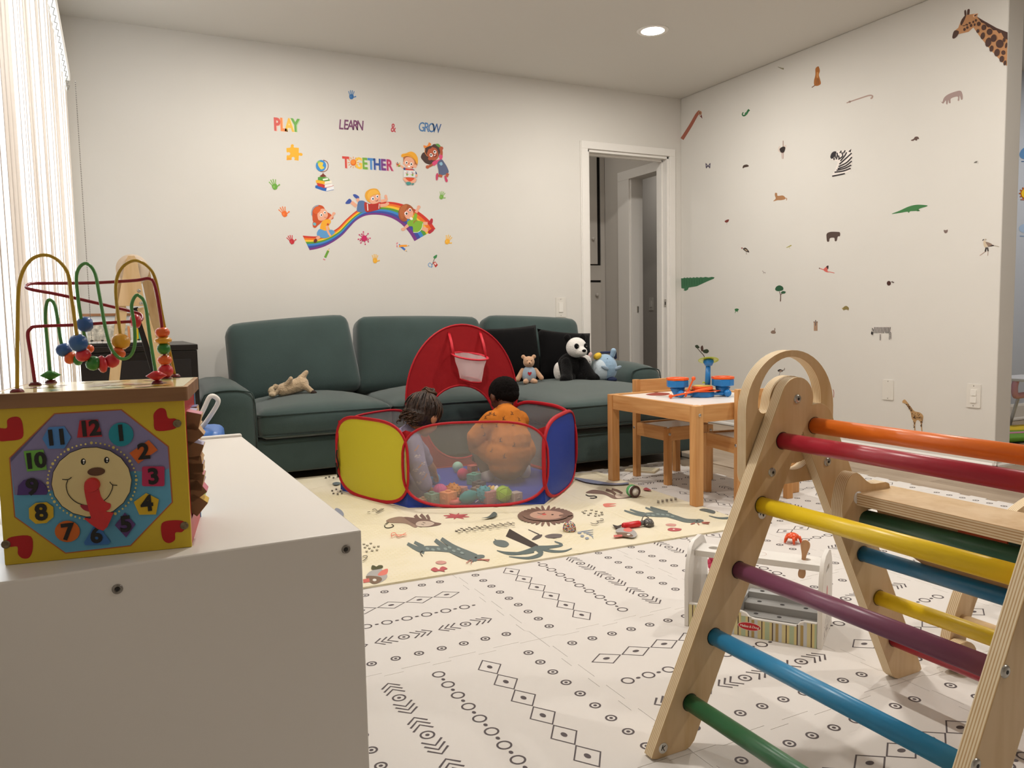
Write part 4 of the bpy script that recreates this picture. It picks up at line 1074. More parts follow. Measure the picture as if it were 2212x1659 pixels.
d.S('#56605e', [(1340, 412), (1390, 400), (1430, 366), (1455, 385), (1420, 408)]).L('#4a423e', [(515, 368), (535, 366)], 4, False).L('#4a423e', [(550, 352), (570, 345), (590, 360), (612, 347), (636, 342), (600, 362), (575, 372)], 4)
d.L('#e07a66', [(690, 545), (690, 525), (715, 520), (740, 545), (795, 520)], 5).L('#e07a66', [(690, 548), (720, 535), (800, 535)], 4)
mat_print(d, 'printed_motif')
d = DM(640, 1000, A3)      # bird bottom left, flowers
d.S('#a8a5a2', [(505, 830), (530, 790), (600, 765), (650, 800), (655, 835), (600, 870), (540, 870)]).S('#d7766a', [(590, 810), (620, 780), (662, 768), (655, 805), (610, 818)]).S('#77604e', [(505, 822), (600, 825), (620, 850), (580, 876), (540, 870)]).S('#4a4a2f', [(548, 775), (548, 745), (565, 745), (580, 752), (598, 742), (625, 745), (620, 765)]).L('#c8655c', [(530, 850), (485, 858)], 26, False).E('#dcd9d0', 567, 850, 14, 9).E('#c9948a', 1048, 723, 40, 13).S('#b4565a', [(975, 775), (1000, 758), (1030, 768), (1060, 752), (1095, 768), (1070, 778), (1075, 790), (1035, 784), (1005, 790)]).E('#f0dcd4', 1032, 770, 9, 4)
for (x, y) in ((490, 590), (515, 600), (540, 585), (498, 615), (530, 622), (565, 612), (595, 608), (510, 645), (550, 640), (585, 635)): d.E('#4a423e', x, y, 9, 4.5).E('#e6dcbf', x, y, 5, 2.2)
for (x, y) in ((260, 205), (290, 195), (320, 210), (270, 225), (300, 230), (330, 225), (350, 200), (215, 112), (240, 105), (270, 112), (300, 104)): d.E('#4a423e', x, y, 8, 3.5)
d.S('#6f7a7e', [(262, 155), (290, 145), (318, 150), (310, 163), (280, 168)]).E('#8d93a5', 312, 365, 40, 20, 40).L('#4a423e', [(480, 690), (500, 682), (515, 690), (495, 712), (480, 718)], 5)
mat_print(d, 'printed_motif')
d = DM(640, 1000, A3)      # feather bird and sprig
d.L('#57504c', [(1680, 483), (1760, 520)], [6, 9], False).S('#57504c', [(1705, 555), (1740, 525), (1780, 520), (1770, 540), (1730, 558)]).S('#6a625e', [(1800, 530), (1850, 515), (1920, 518), (1915, 540), (1860, 545), (1820, 545)])
for i in range(5): d.L('#8e96a2', [(2060 + 20 * i, 500 + 7 * i), (2150, 485 + 16 * i)], [9, 3], False)
for (x, y) in ((2050, 508), (2070, 532), (2105, 548)): d.E('#8e96a2', x, y, 14, 8)
mat_print(d, 'printed_motif')
B3 = 2212 / 460
def DMB(): return DM(1180, 1000, B3)
d = DMB()                  # monkey right
d.S(MON, [(410, 310), (480, 280), (580, 290), (660, 320), (720, 340), (850, 350), (900, 355), (860, 365), (740, 375), (690, 370), (600, 330), (480, 320)]).L(MON, [(620, 280), (680, 300), (720, 330)], 26).L(MON, [(680, 275), (740, 290), (790, 320)], 24).L('#2f2b2a', [(410, 330), (440, 345), (500, 345), (525, 358), (490, 368), (455, 366)], 10).S('#cbb9a8', [(715, 345), (745, 325), (820, 330), (860, 350), (800, 365), (740, 368)]).L('#4a3a34', [(760, 335), (780, 338)], 4, False)
mat_print(d)
d = DMB()                  # grey long-necked beast right
d.L(GIR, [(810, 495), (920, 530), (1010, 545)], [16, 34]).L(GIR, [(870, 485), (960, 515), (1020, 530)], [16, 30]).L(GIR, [(1030, 465), (1120, 500), (1200, 520)], [16, 36]).L(GIR, [(1080, 460), (1180, 495), (1260, 520)], [18, 40]).S(GIR, [(960, 545), (1030, 520), (1150, 515), (1260, 515), (1330, 550), (1250, 565), (1100, 560)]).L(GIR, [(1250, 540), (1350, 570), (1450, 600), (1560, 605)], [48, 36]).S(GIR, [(1530, 600), (1580, 585), (1630, 595), (1625, 612), (1560, 625)])
for (x, y) in ((1060, 540), (1110, 545), (1160, 535), (1210, 540), (1260, 545), (1310, 560)): d.E('#8a9894', x, y, 20, 7, 10)
d.E('#2f2b2a', 1566, 607, 9, 4).L('#b06a5e', [(1500, 640), (1545, 628)], 10, False).L('#b06a5e', [(1570, 628), (1590, 650)], 8, False).L('#b06a5e', [(1615, 622), (1700, 622)], 8, False).L('#b06a5e', [(1620, 630), (1690, 638)], 8, False)
mat_print(d)
d = DMB()
d.S('#d47a6c', [(590, 430), (640, 420), (730, 425), (650, 440), (730, 445), (620, 460)]).S('#c9948a', [(1240, 640), (1290, 630), (1350, 640), (1330, 660), (1260, 655)]).S('#b4565a', [(1260, 690), (1300, 675), (1400, 685), (1390, 705), (1330, 712), (1275, 705)]).E('#f0dcd4', 1325, 692, 12, 5).S('#5f6664', [(1590, 490), (1630, 475), (1700, 485), (1755, 505), (1740, 528), (1660, 510)]).L('#5f6b6a', [(1690, 550), (1800, 575), (1955, 572)], [6, 26])
for (x, y) in ((380, 510), (410, 498), (470, 492), (520, 505), (395, 526), (460, 526), (515, 530), (575, 518), (440, 545), (510, 555), (580, 540), (550, 550)): d.E('#4a423e', x, y, 14, 5).E('#e6dcbf', x, y, 8, 2.4)
for i in range(20): d.L('#4a423e', [(1150 + 45 * (i % 5) , 408 - 7 * (i % 5) + 9 * (i // 5) - 8), (1175 + 45 * (i % 5), 410 - 7 * (i % 5) + 9 * (i // 5) - 8)], 4, False)
d.L('#4a423e', [(460, 640), (520, 650), (540, 630), (520, 620), (580, 620), (590, 600), (560, 598)], 6).S('#8d93ab', [(290, 165), (480, 190), (700, 225), (845, 215), (830, 235), (640, 240), (420, 215)])
d.S('#b4565a', [(1005, 290), (1040, 270), (1090, 300), (1040, 298)])
d.S('#a8a5a2', [(720, 720), (780, 690), (880, 700), (940, 750), (920, 790), (850, 790), (760, 750)]).S('#77604e', [(730, 742), (850, 745), (905, 780), (850, 790), (770, 775)]).S('#d7766a', [(800, 710), (850, 690), (895, 715), (870, 735), (820, 730)]).L('#c8655c', [(790, 775), (700, 780)], 22, False).S('#3b332f', [(690, 660), (740, 672), (780, 660), (770, 690), (720, 695)]).E('#dcd9d0', 855, 765, 18, 8)
mat_print(d, 'printed_motif')
# ================================================================ sofa
def rbox(mb, c, s, r, m, R=None, n=9, bz=0.0, by=0.0, bx=0.0, bot=True, warp=None):
    """soft rounded box; bz/by/bx bulge the faces outwards"""
    c = Vector(c); h = Vector(s) / 2; r = min(r, h.x * .98, h.y * .98, h.z * .98)
    seen = {}; vs = []; fs = []
    def vert(p):
        k = (round(p[0], 5), round(p[1], 5), round(p[2], 5))
        if k not in seen:
            q = Vector((p[0] * h.x, p[1] * h.y, p[2] * h.z))
            inner = Vector([max(-h[i] + r, min(h[i] - r, q[i])) for i in range(3)])
            # use a steeper map so that the corner zone gets enough vertices
            d = q - inner
            if d.length > 1e-9: q = inner + d.normalized() * r
            x, y, z = q.x / h.x, q.y / h.y, q.z / h.z
            if bz and (z > 0 or bot): q.z += bz * (1 - x * x) * (1 - y * y) * z
            if by: q.y += by * (1 - x * x) * (1 - z * z) * y
            if bx: q.x += bx * (1 - y * y) * (1 - z * z) * x
            if warp: q = warp(q, x, y, z)
            if R is not None: q = R @ q
            seen[k] = len(vs); vs.append(c + q)
        return seen[k]
    def g(i): # grid denser near the edges
        t = -1 + 2 * i / n
        return math.copysign(abs(sin(t * pi / 2)) ** 0.8, t) if abs(t) > 1e-9 else 0.0
    for ax in range(3):
        for sg in (-1, 1):
            for i in range(n):
                for j in range(n):
                    q = []
                    for (a, b) in ((i, j), (i + 1, j), (i + 1, j + 1), (i, j + 1)):
                        p = [0, 0, 0]; p[ax] = sg; p[(ax + 1) % 3] = g(a); p[(ax + 2) % 3] = g(b)
                        q.append(vert(p))
                    fs.append(tuple(q) if sg > 0 else tuple(reversed(q)))
    mb.add(vs, fs, m, True)
    return mb
def piping(mb, c, s, r, z, m, R=None, rad=0.005, axis=2, inset=0.0):
    """cord round a soft box, in the plane normal to axis at offset z"""
    c = Vector(c); a, b = [(1, 2), (0, 2), (0, 1)][axis]
    pts = []
    for (u, v) in rrect(-s[a] / 2 + inset, -s[b] / 2 + inset, s[a] / 2 - inset, s[b] / 2 - inset, r, 5):
        p = [0, 0, 0]; p[a] = u; p[b] = v; p[axis] = z
        q = Vector(p)
        if R is not None: q = R @ q
        pts.append(c + q)
    mb.tube(pts, rad, m, n=6, closed=True)
    return mb
TEAL = mat('#3a4a48', rough=0.9, spec=0.15, noise=0.10, nscale=5.0, bump=0.12, bscale=260, sheen=0.35)
TEALP = mat('#303e3c', rough=0.9, spec=0.1, sheen=0.25)
RX = lambda a: Matrix.Rotation(radians(a), 3, 'X')
RY = lambda a: Matrix.Rotation(radians(a), 3, 'Y')
RZ = lambda a: Matrix.Rotation(radians(a), 3, 'Z')
sofa = empty('corner_sofa', (1.8, 4.5, 0), 0, 'teal velvet sofa with a chaise and loose back cushions along the back wall', 'sofa')
SO = Vector((1.8, 4.5, 0))
def W(x, y, z): return Vector((x, y, z)) - SO
mb = MB()
rbox(mb, W(1.19, 4.505, 0.14), (1.68, 0.87, 0.18), 0.02, TEAL)
mb.build('seat_base', sofa)
mb = MB(); rbox(mb, W(2.495, 4.215, 0.135), (0.95, 1.49, 0.175), 0.03, TEAL); mb.build('chaise_base', sofa)
for (x, y) in ((0.45, 4.15), (0.45, 4.85), (1.95, 4.15), (2.1, 3.6), (2.88, 3.6), (3.12, 4.3), (3.12, 4.85)):
    mb = MB(); mb.cyl(W(x, y, 0.0), W(x, y, 0.055), 0.022, mat('#1d1a18', rough=0.5), n=12); mb.build('foot', sofa)
mb = MB(); rbox(mb, W(1.79, 4.87, 0.36), (2.4, 0.17, 0.5), 0.05, TEAL); mb.build('back_frame', sofa)
def arm_warp(q, x, y, z):
    if z > 0.2: q.z -= 0.03 * max(0, x * x) * z
    return q
for (nm, cx, w, y0) in (('arm', 0.478, 0.27, 4.045), ('arm', 3.1, 0.26, 4.19)):
    yb = 4.96; D = yb - y0; top = 0.50 if cx < 1 else 0.485
    mb = MB(); rbox(mb, W(cx, (y0 + yb) / 2, (0.05 + top) / 2), (w, D, top - 0.05), 0.055, TEAL, bz=0.03, bot=False, warp=arm_warp)
    # seam down the front of the arm
    pts = [W(cx + sx * (w / 2 - 0.012), y0 + 0.012, zz) for sx, zz in ((-1, 0.07), (-1, top - 0.08))] + [W(cx - w * 0.28, y0 + 0.014, top - 0.018), W(cx + w * 0.28, y0 + 0.014, top - 0.018)] + [W(cx + w / 2 - 0.012, y0 + 0.012, zz) for zz in (top - 0.08, 0.07)]
    mb.tube(catmull(pts, 4, False), 0.004, TEALP, n=6)
    mb.build('arm', sofa)
for (x0, x1, y0, y1, nm) in ((0.612, 1.312, 4.03, 4.78, 'seat_cushion'), (1.318, 2.016, 4.03, 4.78, 'seat_cushion'), (2.022, 2.968, 3.435, 4.78, 'chaise_cushion')):
    c = W((x0 + x1) / 2, (y0 + y1) / 2, 0.305); s = (x1 - x0, y1 - y0, 0.15)
    mb = MB(); rbox(mb, c, s, 0.05, TEAL, bz=0.055, by=0.012, bot=False, n=12); o = mb.build(nm, sofa)
    mb = MB(); piping(mb, c, s, 0.05, 0.05, TEALP, rad=0.005, inset=-0.001)
    piping(mb, c, s, 0.05, -0.055, TEALP, rad=0.004, inset=-0.001); mb.build('piping', o)
for (x0, x1, zt, lean, roll) in ((0.56, 1.285, 0.83, -13, -4), (1.295, 2.135, 0.83, -13, 1), (2.145, 2.87, 0.805, -12, 3)):
    R_ = RX(lean) @ RY(roll)
    c = W((x0 + x1) / 2, 4.70, 0.60); s = (x1 - x0, 0.19, 0.47 if zt > .82 else 0.44)
    def trap(q, x, y, z):
        q.x *= 1.04 - 0.06 * z if False else 1 - 0.035 * z
        return q
    mb = MB(); rbox(mb, c, s, 0.06, TEAL, R=R_, by=0.035, bz=0.01, n=12, warp=trap); o = mb.build('back_cushion', sofa)
    mb = MB()
    pts = []
    for (u, v) in rrect(-s[0] / 2 + 0.012, -s[2] / 2 + 0.012, s[0] / 2 - 0.012, s[2] / 2 - 0.012, 0.06, 5):
        z = v / (s[2] / 2); pts.append(c + R_ @ Vector((u * (1 - 0.035 * z), -0.052, v)))
    mb.tube(pts, 0.005, TEALP, n=6, closed=True); mb.build('piping', o)

# black scatter cushions
BLK = mat('#0b0a0b', rough=0.95, spec=0.1, bump=0.1, bscale=150, sheen=0.05)
def scatter(label, c, w, h, R_):
    mb = MB(); n = 14; vs = []; fs = []
    for s in (-1, 1):
        for i in range(n + 1):
            for j in range(n + 1):
                x, z = -1 + 2 * i / n, -1 + 2 * j / n
                t = ((1 - x * x) * (1 - z * z)) ** 0.45
                e = 1 - 0.06 * (1 - abs(x) ** 2) * abs(z) ** 3; e2 = 1 - 0.06 * (1 - abs(z) ** 2) * abs(x) ** 3
                vs.append(R_ @ Vector((x * w / 2 * e2, s * 0.075 * t, z * h / 2 * e)))
    k = (n + 1) ** 2
    for s in (0, 1):
        for i in range(n):
            for j in range(n):
                a = s * k + i * (n + 1) + j
                fs.append((a, a + 1, a + n + 2, a + n + 1))
    mb.add(vs, fs, BLK, True)
    o = mb.build('throw_pillow'); o.location = c
    return tag(o, label, 'cushion', 'black throw pillows on the chaise')
scatter('black throw pillow on the chaise, left of the two, behind the small bear', (2.26, 4.50, 0.585), 0.43, 0.37, RX(-14) @ RY(-2))
scatter('black throw pillow on the chaise, right of the two, behind the panda', (2.63, 4.44, 0.565), 0.40, 0.34, RX(-16) @ RY(6))
# ================================================================ climbing ladder (plywood triangle with coloured rungs)
def plywood(axis, c1='#dcc199', c2='#c9a877', name='birch'):
    return wood('%s_%s' % (name, axis), c1, c2, axis, 1.0, 0.42, 7)
BIRCH = wood('birch_face', '#dbbf97', '#c8a676', 'Z', 1.0, 0.42, 8)
PLYE = ply_edge('ply_edge_y', 1, 6, 0.024, '#e6d5b3', '#c3a070')
PLYX = ply_edge('ply_edge_x', 0, 5, 0.024, '#e6d5b3', '#c3a070')
PLYZ = ply_edge('ply_edge_z', 2, 5, 0.024, '#e6d5b3', '#c3a070')
BOLT = mat('#b9b6af', rough=0.3, metal=0.9)
DARK = mat('#26221f', rough=0.6)
STICK = mat('#efece6', rough=0.5)
lad = empty('climbing_ladder', (1.18, 0.86, GZ), 0, 'plywood climbing triangle with rainbow rungs and handle cut-outs, standing at the right front', 'climbing frame')
LO = Vector((1.18, 0.86, GZ))
def XZ(mb, loops, y, t, me):
    """plate in the x-z plane; visible front at y, thickness going to +y"""
    mb.plate(loops, t, BIRCH, O=(0, y + t, 0), U=(1, 0, 0), V=(0, 0, 1), me=me)   # U x V = -y: the cap at +t lies at y
def leg_outline(cx, cz, dx, w=0.0425):
    """leg with round top at (cx, cz); foot on the floor, axis moves dx per unit of height going down"""
    ax = Vector((dx, -1)).normalized(); n = Vector((-ax.y, ax.x))
    if n.x < 0: n = -n
    a0 = atan2(n.y, n.x)
    top = [(cx + w * cos(a0 + pi * i / 14), cz + w * sin(a0 + pi * i / 14)) for i in range(15)]
    def foot(p): s = -p[1] / ax.y; return (p[0] + ax.x * s, 0.0)
    l = foot(top[-1]); r = foot(top[0])
    def back(p, q, d):
        v = Vector((q[0] - p[0], q[1] - p[1])).normalized(); return (p[0] + v.x * d, p[1] + v.y * d)
    c1 = [back(l, top[-1], 0.014), (l[0] + 0.003 * (1 if dx < 0 else 1), 0.004), (l[0] + 0.014, 0)]
    c2 = [(r[0] - 0.014, 0), (r[0] - 0.003, 0.004), back(r, top[0], 0.014)]
    return top + c1 + c2
def L2(p): return (p[0] - LO.x, p[1] - LO.z)
LC = L2((1.181, 0.650)); RC = L2((1.240, 0.595))
LD, RD = -0.483, 0.497
YF, YN, TH = 1.11 - LO.y, 0.612 - LO.y, 0.024      # inner face of the far legs, inner face of the near legs
def leg(c, d, y0):
    mb = MB(); XZ(mb, [leg_outline(c[0], c[1], d)], 0, TH, PLYE)
    o = mb.build('leg', lad, bevel=0.003); o.location = (0, y0, 0); return o
legs = [leg(LC, LD, YF), leg(RC, RD, YF + 0.002), leg(LC, LD, YN - TH), leg(RC, RD, YN - TH)]
def bolt(parent, x, z, y, s=-1):
    mb = MB(); mb.lathe([(0.0, 0.0035), (0.006, 0.0035), (0.0085, 0.002), (0.009, 0.0)], BOLT, (x, y, z), (0, s, 0), 16)
    mb.lathe([(0.0, 0.0037), (0.003, 0.0037)], DARK, (x, y, z), (0, s, 0), 8)
    return mb.build('bolt', parent)
for o, ps in ((legs[0], ((1.18, 0.65), (1.115, 0.512))), (legs[1], ((1.267, 0.517),)), (legs[2], ((0.996, 0.353), (0.941, 0.243)))):
    for (x, z) in ps:
        q = L2((x, z)); bolt(o, q[0], q[1], 0.0)
# handle plates with the crescent openings
def arch_plate(y0):
    cx, x0, x1 = 1.192, 1.074, 1.310
    rr_ = (x1 - x0) / 2; zt = 0.744
    out = [L2((cx + rr_ * cos(a), zt - rr_ + rr_ * 1.0 * sin(a))) for a in [pi * i / 24 for i in range(25)]]
    for (px, pz, a0) in ((x0 + 0.03, 0.507, 180), (x1 - 0.03, 0.507, 270)):
        out += [L2((px + 0.03 * cos(radians(a0 + 90 * i / 6)), pz + 0.03 * sin(radians(a0 + 90 * i / 6)))) for i in range(7)]
    hc = (1.190, 0.641)
    ou = [L2((hc[0] + 0.086 * cos(a), hc[1] + 0.090 * sin(a))) for a in [radians(-4 + 188 * i / 22) for i in range(23)]]
    inn = [L2((hc[0] + 0.056 * cos(a), hc[1] + 0.052 * sin(a))) for a in [radians(2 + 176 * i / 18) for i in range(19)]][::-1]
    lt = [L2((hc[0] - 0.071 + 0.013 * cos(a), hc[1] - 0.006 + 0.012 * sin(a))) for a in [radians(200 + 140 * i / 6) for i in range(7)]]
    rt = [L2((hc[0] + 0.071 + 0.013 * cos(a), hc[1] - 0.006 + 0.012 * sin(a))) for a in [radians(200 + 140 * i / 6) for i in range(7)]]
    hole = ou + lt + inn + rt
    lc = (1.205, 0.545)
    low = [L2((lc[0] + 0.05 * cos(a), lc[1] + 0.042 * sin(a))) for a in [radians(200 + 140 * i / 14) for i in range(15)]] + \
          [L2((lc[0] + 0.044 * cos(a), lc[1] + 0.028 * sin(a))) for a in [radians(335 - 130 * i / 12) for i in range(13)]]
    mb = MB(); XZ(mb, [out, hole, low], 0, TH, PLYE)
    o = mb.build('handle_plate', lad, bevel=0.003); o.location = (0, y0, 0); return o
arch_plate(YF + TH + 0.0025); arch_plate(YN - 2 * TH - 0.0005)
# rungs
def rung(x, z, col, mtl=None):
    q = L2((x, z))
    mb = MB(); mb.cyl((0, 0, 0), (0, YF - YN + 0.012, 0), 0.0158, mat(col, rough=0.34, spec=0.5, noise=0.06, nscale=14, stretch=(1, 0.15, 1)), n=28)
    mb.lathe([(0.0162, 0.0), (0.0172, 0.0005), (0.0172, 0.0)], DARK, (0, YF - YN + 0.0052, 0), (0, 1, 0), 24)
    o = mb.build('rung', lad); o.location = (q[0], YN - 0.006, q[1]); return o
rung(1.142, 0.571, '#a81f33'); r_y = rung(1.089, 0.451, '#f2cf1e'); rung(1.032, 0.333, '#7d4560'); rung(0.973, 0.214, '#2b86b5'); rung(0.915, 0.100, '#2f6640')
rung(1.228, 0.594, '#e8741f'); rung(1.321, 0.406, '#2c5a42'); rung(1.374, 0.311, '#1f6c94'); rung(1.426, 0.207, '#e3bd18'); rung(1.478, 0.105, '#a81f33')
def letter_sticker(parent, M4, ch, r=0.012, nm='letter_sticker'):
    mb = MB(); mb.lathe([(0.0, 0.0004), (r, 0.0004), (r, 0.0)], STICK, (0, 0, 0), (0, 0, 1), 20)
    o = mb.build(nm, parent); o.matrix_local = M4
    t = text_polys(ch, r * 1.5, DARK, o, 'letter'); t.location = (0, 0, 0.0006)
    return o
ROTF = Matrix.Rotation(pi / 2, 4, 'X')
q = L2((0.853, 0.028)); letter_sticker(legs[0], Matrix.Translation((q[0], -0.0002, q[1])) @ ROTF @ Matrix.Rotation(radians(-20), 4, 'Z'), 'K', 0.010)
q = L2((1.089, 0.434)); letter_sticker(legs[0], Matrix.Translation((q[0] + 0.002, -0.0002, q[1])) @ ROTF @ Matrix.Rotation(radians(-25), 4, 'Z'), 'N', 0.0105)

# board hooked over the dark green rung of the far side
brd = empty('hook_board', (1.33, 0.9, 0.44), 0, 'plywood board with an F hook resting on the dark green rung of the ladder', 'climbing board')
BO = Vector((1.33, 0.9, 0.44))
mb = MB()
top = [(-0.045, -0.235), (0.072, -0.235), (0.072, 0.150)] + [(0.072, 0.165), (0.056, 0.168), (0.05, 0.176), (0.056, 0.186), (0.072, 0.19), (0.072, 0.198), (-0.045, 0.162)]
mb.plate([top], 0.024, BIRCH, O=(0, 0, -0.003), me=PLYZ)
mb.build('board', brd, bevel=0.003)
mb = MB()   # C-shaped hook in the x-z plane
hk = [tuple(p)[:2] for p in catmull([(-0.095, 0.02, 0), (-0.098, -0.02, 0), (-0.078, -0.058, 0), (-0.058, -0.068, 0), (-0.056, -0.055, 0), (-0.046, -0.022, 0), (-0.01, -0.016, 0), (0.03, -0.02, 0), (0.034, 0.03, 0), (-0.02, 0.036, 0), (-0.06, 0.062, 0), (-0.084, 0.05, 0)], 4)]
XZ(mb, [hk], 0.0, 0.028, PLYE); h = mb.build('hook', brd, bevel=0.002); h.location = (0.015, 0.155, 0)
letter_sticker(h, Matrix.Translation((-0.056, -0.0002, 0.012)) @ ROTF, 'F', 0.0125)
mb = MB()
dd = [(-0.225, 0.0), (0.185, 0.0)] + [(-0.02 + 0.205 * cos(a), -0.125 * sin(a)) for a in [pi * i / 20 for i in range(1, 20)]]
mb.plate([dd], 0.02, wood('birch_shaded', '#b98f62', '#a67c50', 'Y', 1, 0.5, 6), O=(0.045, 0, -0.004), U=(0, 1, 0), V=(0, 0, 1), me=PLYX); mb.build('apron', brd, bevel=0.002)  # same birch darkened: shade below the board is put into the colour
for (y0, y1, c) in ((-0.09, 0.0, '#c9501e'), (-0.225, -0.092, '#1d4030')):
    mb = MB(); mb.b2((0.036, y0, -0.032), (0.0445, y1, -0.005), mat(c, rough=0.5)); s_ = mb.build('slat', brd, bevel=0.001)
letter_sticker(s_, Matrix.Translation((0.0355, -0.125, -0.02)) @ Matrix.Rotation(-pi / 2, 4, 'Y') @ Matrix.Rotation(pi / 2, 4, 'Z'), 'A', 0.010)

# low curved climber on the floor behind the ladder
arc = empty('climbing_arch', (2.05, 0.86, GZ), 0, 'low curved plywood climber with an A sticker on the floor behind the ladder', 'climbing frame')
def rail(y):
    R0, R1 = 0.415, 0.355; z0 = -0.02
    o_ = [(R0 * cos(a), z0 + R0 * 0.92 * sin(a)) for a in [radians(5 + 170 * i / 30) for i in range(31)]]
    i_ = [(R1 * cos(a), z0 + R1 * 0.92 * sin(a)) for a in [radians(175 - 170 * i / 30) for i in range(31)]]
    o_ = [(x, max(z, 0)) for x, z in o_]; i_ = [(x, max(z, 0)) for x, z in i_]
    mb = MB(); XZ(mb, [o_ + i_], 0, 0.024, PLYE); r = mb.build('rail', arc, bevel=0.002); r.location = (0, y, 0); return r
r1 = rail(0.235); rail(-0.24)
for k in range(6):
    a = radians(20 + 28 * k)
    mb = MB(); mb.cyl((0.385 * cos(a), -0.22, -0.02 + 0.354 * sin(a)), (0.385 * cos(a), 0.24, -0.02 + 0.354 * sin(a)), 0.014, BIRCH, n=16); mb.build('rung', arc)
mb = MB(); XZ(mb, [[(-0.42 + 0.038 * cos(a) * 1.25, 0.034 + 0.034 * sin(a)) for a in [2 * pi * i / 20 for i in range(20)]], [(-0.405 + 0.012 * cos(a), 0.028 + 0.012 * sin(a)) for a in [2 * pi * i / 14 for i in range(14)]]], 0, 0.026, PLYE)
e_ = mb.build('rail_end', arc, bevel=0.002); e_.location = (0.02, 0.205, 0)
letter_sticker(e_, Matrix.Translation((-0.445, -0.0003, 0.036)) @ ROTF, 'A', 0.009)
# ================================================================ children's table and chairs
PINE_Z = wood('pine_z', '#d3a068', '#b97f45', 'Z', 1.0, 0.45, 16)
PINE_X = wood('pine_x', '#d3a068', '#b97f45', 'X', 1.0, 0.45, 16)
PINE_Y = wood('pine_y', '#d3a068', '#b97f45', 'Y', 1.0, 0.45, 16)
WHITEB = mat('#e9e5e0', rough=0.3, spec=0.4)
tb = empty('kids_table', (2.42, 2.865, MZ), 0, 'small pine table with a white inset top, holding a toy drum kit', 'table')
hx, hy, H = 0.297, 0.328, 0.425
for sx in (-1, 1):
    for sy in (-1, 1):
        z0 = 0.0 if sx < 0 else GZ - MZ + 0.0001
        mb = MB(); mb.b2((sx * hx, sy * hy, z0), (sx * (hx - 0.042), sy * (hy - 0.042), H - 0.001), PINE_Z); o = mb.build('leg', tb, bevel=0.003)
        mb = MB(); mb.lathe([(0, 0.003), (0.005, 0.003), (0.0075, 0.001), (0.0075, 0)], BOLT, (sx * (hx - 0.021), sy * hy, H - 0.04), (0, sy, 0), 12); mb.build('bolt', o)
for sx in (-1, 1):
    mb = MB(); mb.b2((sx * (hx - 0.003), -hy + 0.0425, H - 0.072), (sx * (hx - 0.022), hy - 0.0425, H), PINE_Y); mb.build('side_rail', tb, bevel=0.002)
for sy in (-1, 1):
    mb = MB(); mb.b2((-hx + 0.0425, sy * (hy - 0.003), H - 0.072), (hx - 0.0425, sy * (hy - 0.022), H), PINE_X); mb.build('end_rail', tb, bevel=0.002)
mb = MB(); mb.b2((-hx + 0.0222, -hy + 0.0222, H - 0.018), (hx - 0.0222, hy - 0.0222, H - 0.008), WHITEB); mb.build('table_top', tb)

def kid_chair(label):
    t = empty('kids_chair', (0, 0, GZ), 0, label, 'chair', 'pine chairs at the small table')
    w, d, L = 0.14, 0.14, 0.030          # seat towards -y, back at +y
    for sx in (-1, 1):
        mb = MB(); mb.b2((sx * w, -d, 0), (sx * (w - L), -d + L, 0.272), PINE_Z); o = mb.build('front_leg', t, bevel=0.002)
        mb = MB(); mb.lathe([(0, 0.003), (0.005, 0.003), (0.0075, 0.001), (0.0075, 0)], BOLT, (sx * (w - L / 2), -d, 0.245), (0, -1, 0), 12); mb.build('bolt', o)
        mb = MB(); mb.b2((sx * w, d, 0), (sx * (w - L), d - L, 0.49), PINE_Z); o = mb.build('back_leg', t, bevel=0.002)
        mb = MB(); mb.lathe([(0, 0.003), (0.005, 0.003), (0.0075, 0.001), (0.0075, 0)], BOLT, (sx * w, d - L / 2, 0.25), (sx, 0, 0), 12); mb.build('bolt', o)
        mb = MB(); mb.b2((sx * (w - 0.004), -d + L + .0005, 0.212), (sx * (w - 0.024), d - L - .0005, 0.276), PINE_Y); mb.build('side_rail', t, bevel=0.002)
    for y0, y1 in ((-d + 0.004, -d + 0.024), (d - 0.026, d - 0.006)):
        mb = MB(); mb.b2((-w + L + .0005, y0, 0.212), (w - L - .0005, y1, 0.276), PINE_X); mb.build('end_rail', t, bevel=0.002)
    mb = MB(); mb.b2((-w + L + .0002, -d + 0.0245, 0.26), (w - L - .0002, d - L, 0.269), WHITEB); mb.build('seat', t)
    mb = MB(); mb.b2((-w + L + .0005, d - 0.025, 0.405), (w - L - .0005, d - 0.007, 0.488), PINE_X); mb.build('backrest', t, bevel=0.002)
    return t
c1 = kid_chair('pine child chair pushed under the far end of the small table, near the chaise')
c1.location = (2.443, 3.098, GZ)
c2 = dup(c1, (2.485, 2.625, GZ), pi + radians(-9), 'pine child chair at the near end of the small table, its back towards the ladder')
# ================================================================ pop-up ball pit
RED = mat('#a5161e', rough=0.62, spec=0.3, bump=0.25, bscale=22, sub=0)
REDB = mat('#b01824', rough=0.55, spec=0.3)
YEL = mat('#c8be31', rough=0.6, spec=0.3, bump=0.12, bscale=18)
BLU = mat('#233f9c', rough=0.55, spec=0.3, bump=0.12, bscale=18)
NET = gauze('#bdb8b4', 0.33, 'grey_net')
WNET = gauze('#ecd6d6', 0.55, 'white_net')
PV = [Vector(p) for p in ((1.073, 3.155), (1.61, 2.906), (1.99, 3.285), (1.945, 3.88), (1.38, 3.93), (0.912, 3.656))]
PC = sum(PV, Vector((0, 0))) / 6
pit = empty('ball_pit', (PC.x, PC.y, MZ), 0, 'red, blue and yellow pop-up ball pit with mesh sides and a basketball hoop', 'ball pit')
def PL(p): return Vector((p.x - PC.x, p.y - PC.y, 0))
mb = MB(); mb.plate([[(PL(p).x * 0.985, PL(p).y * 0.985) for p in PV]], 0.003, BLU); mb.build('floor_sheet', pit)
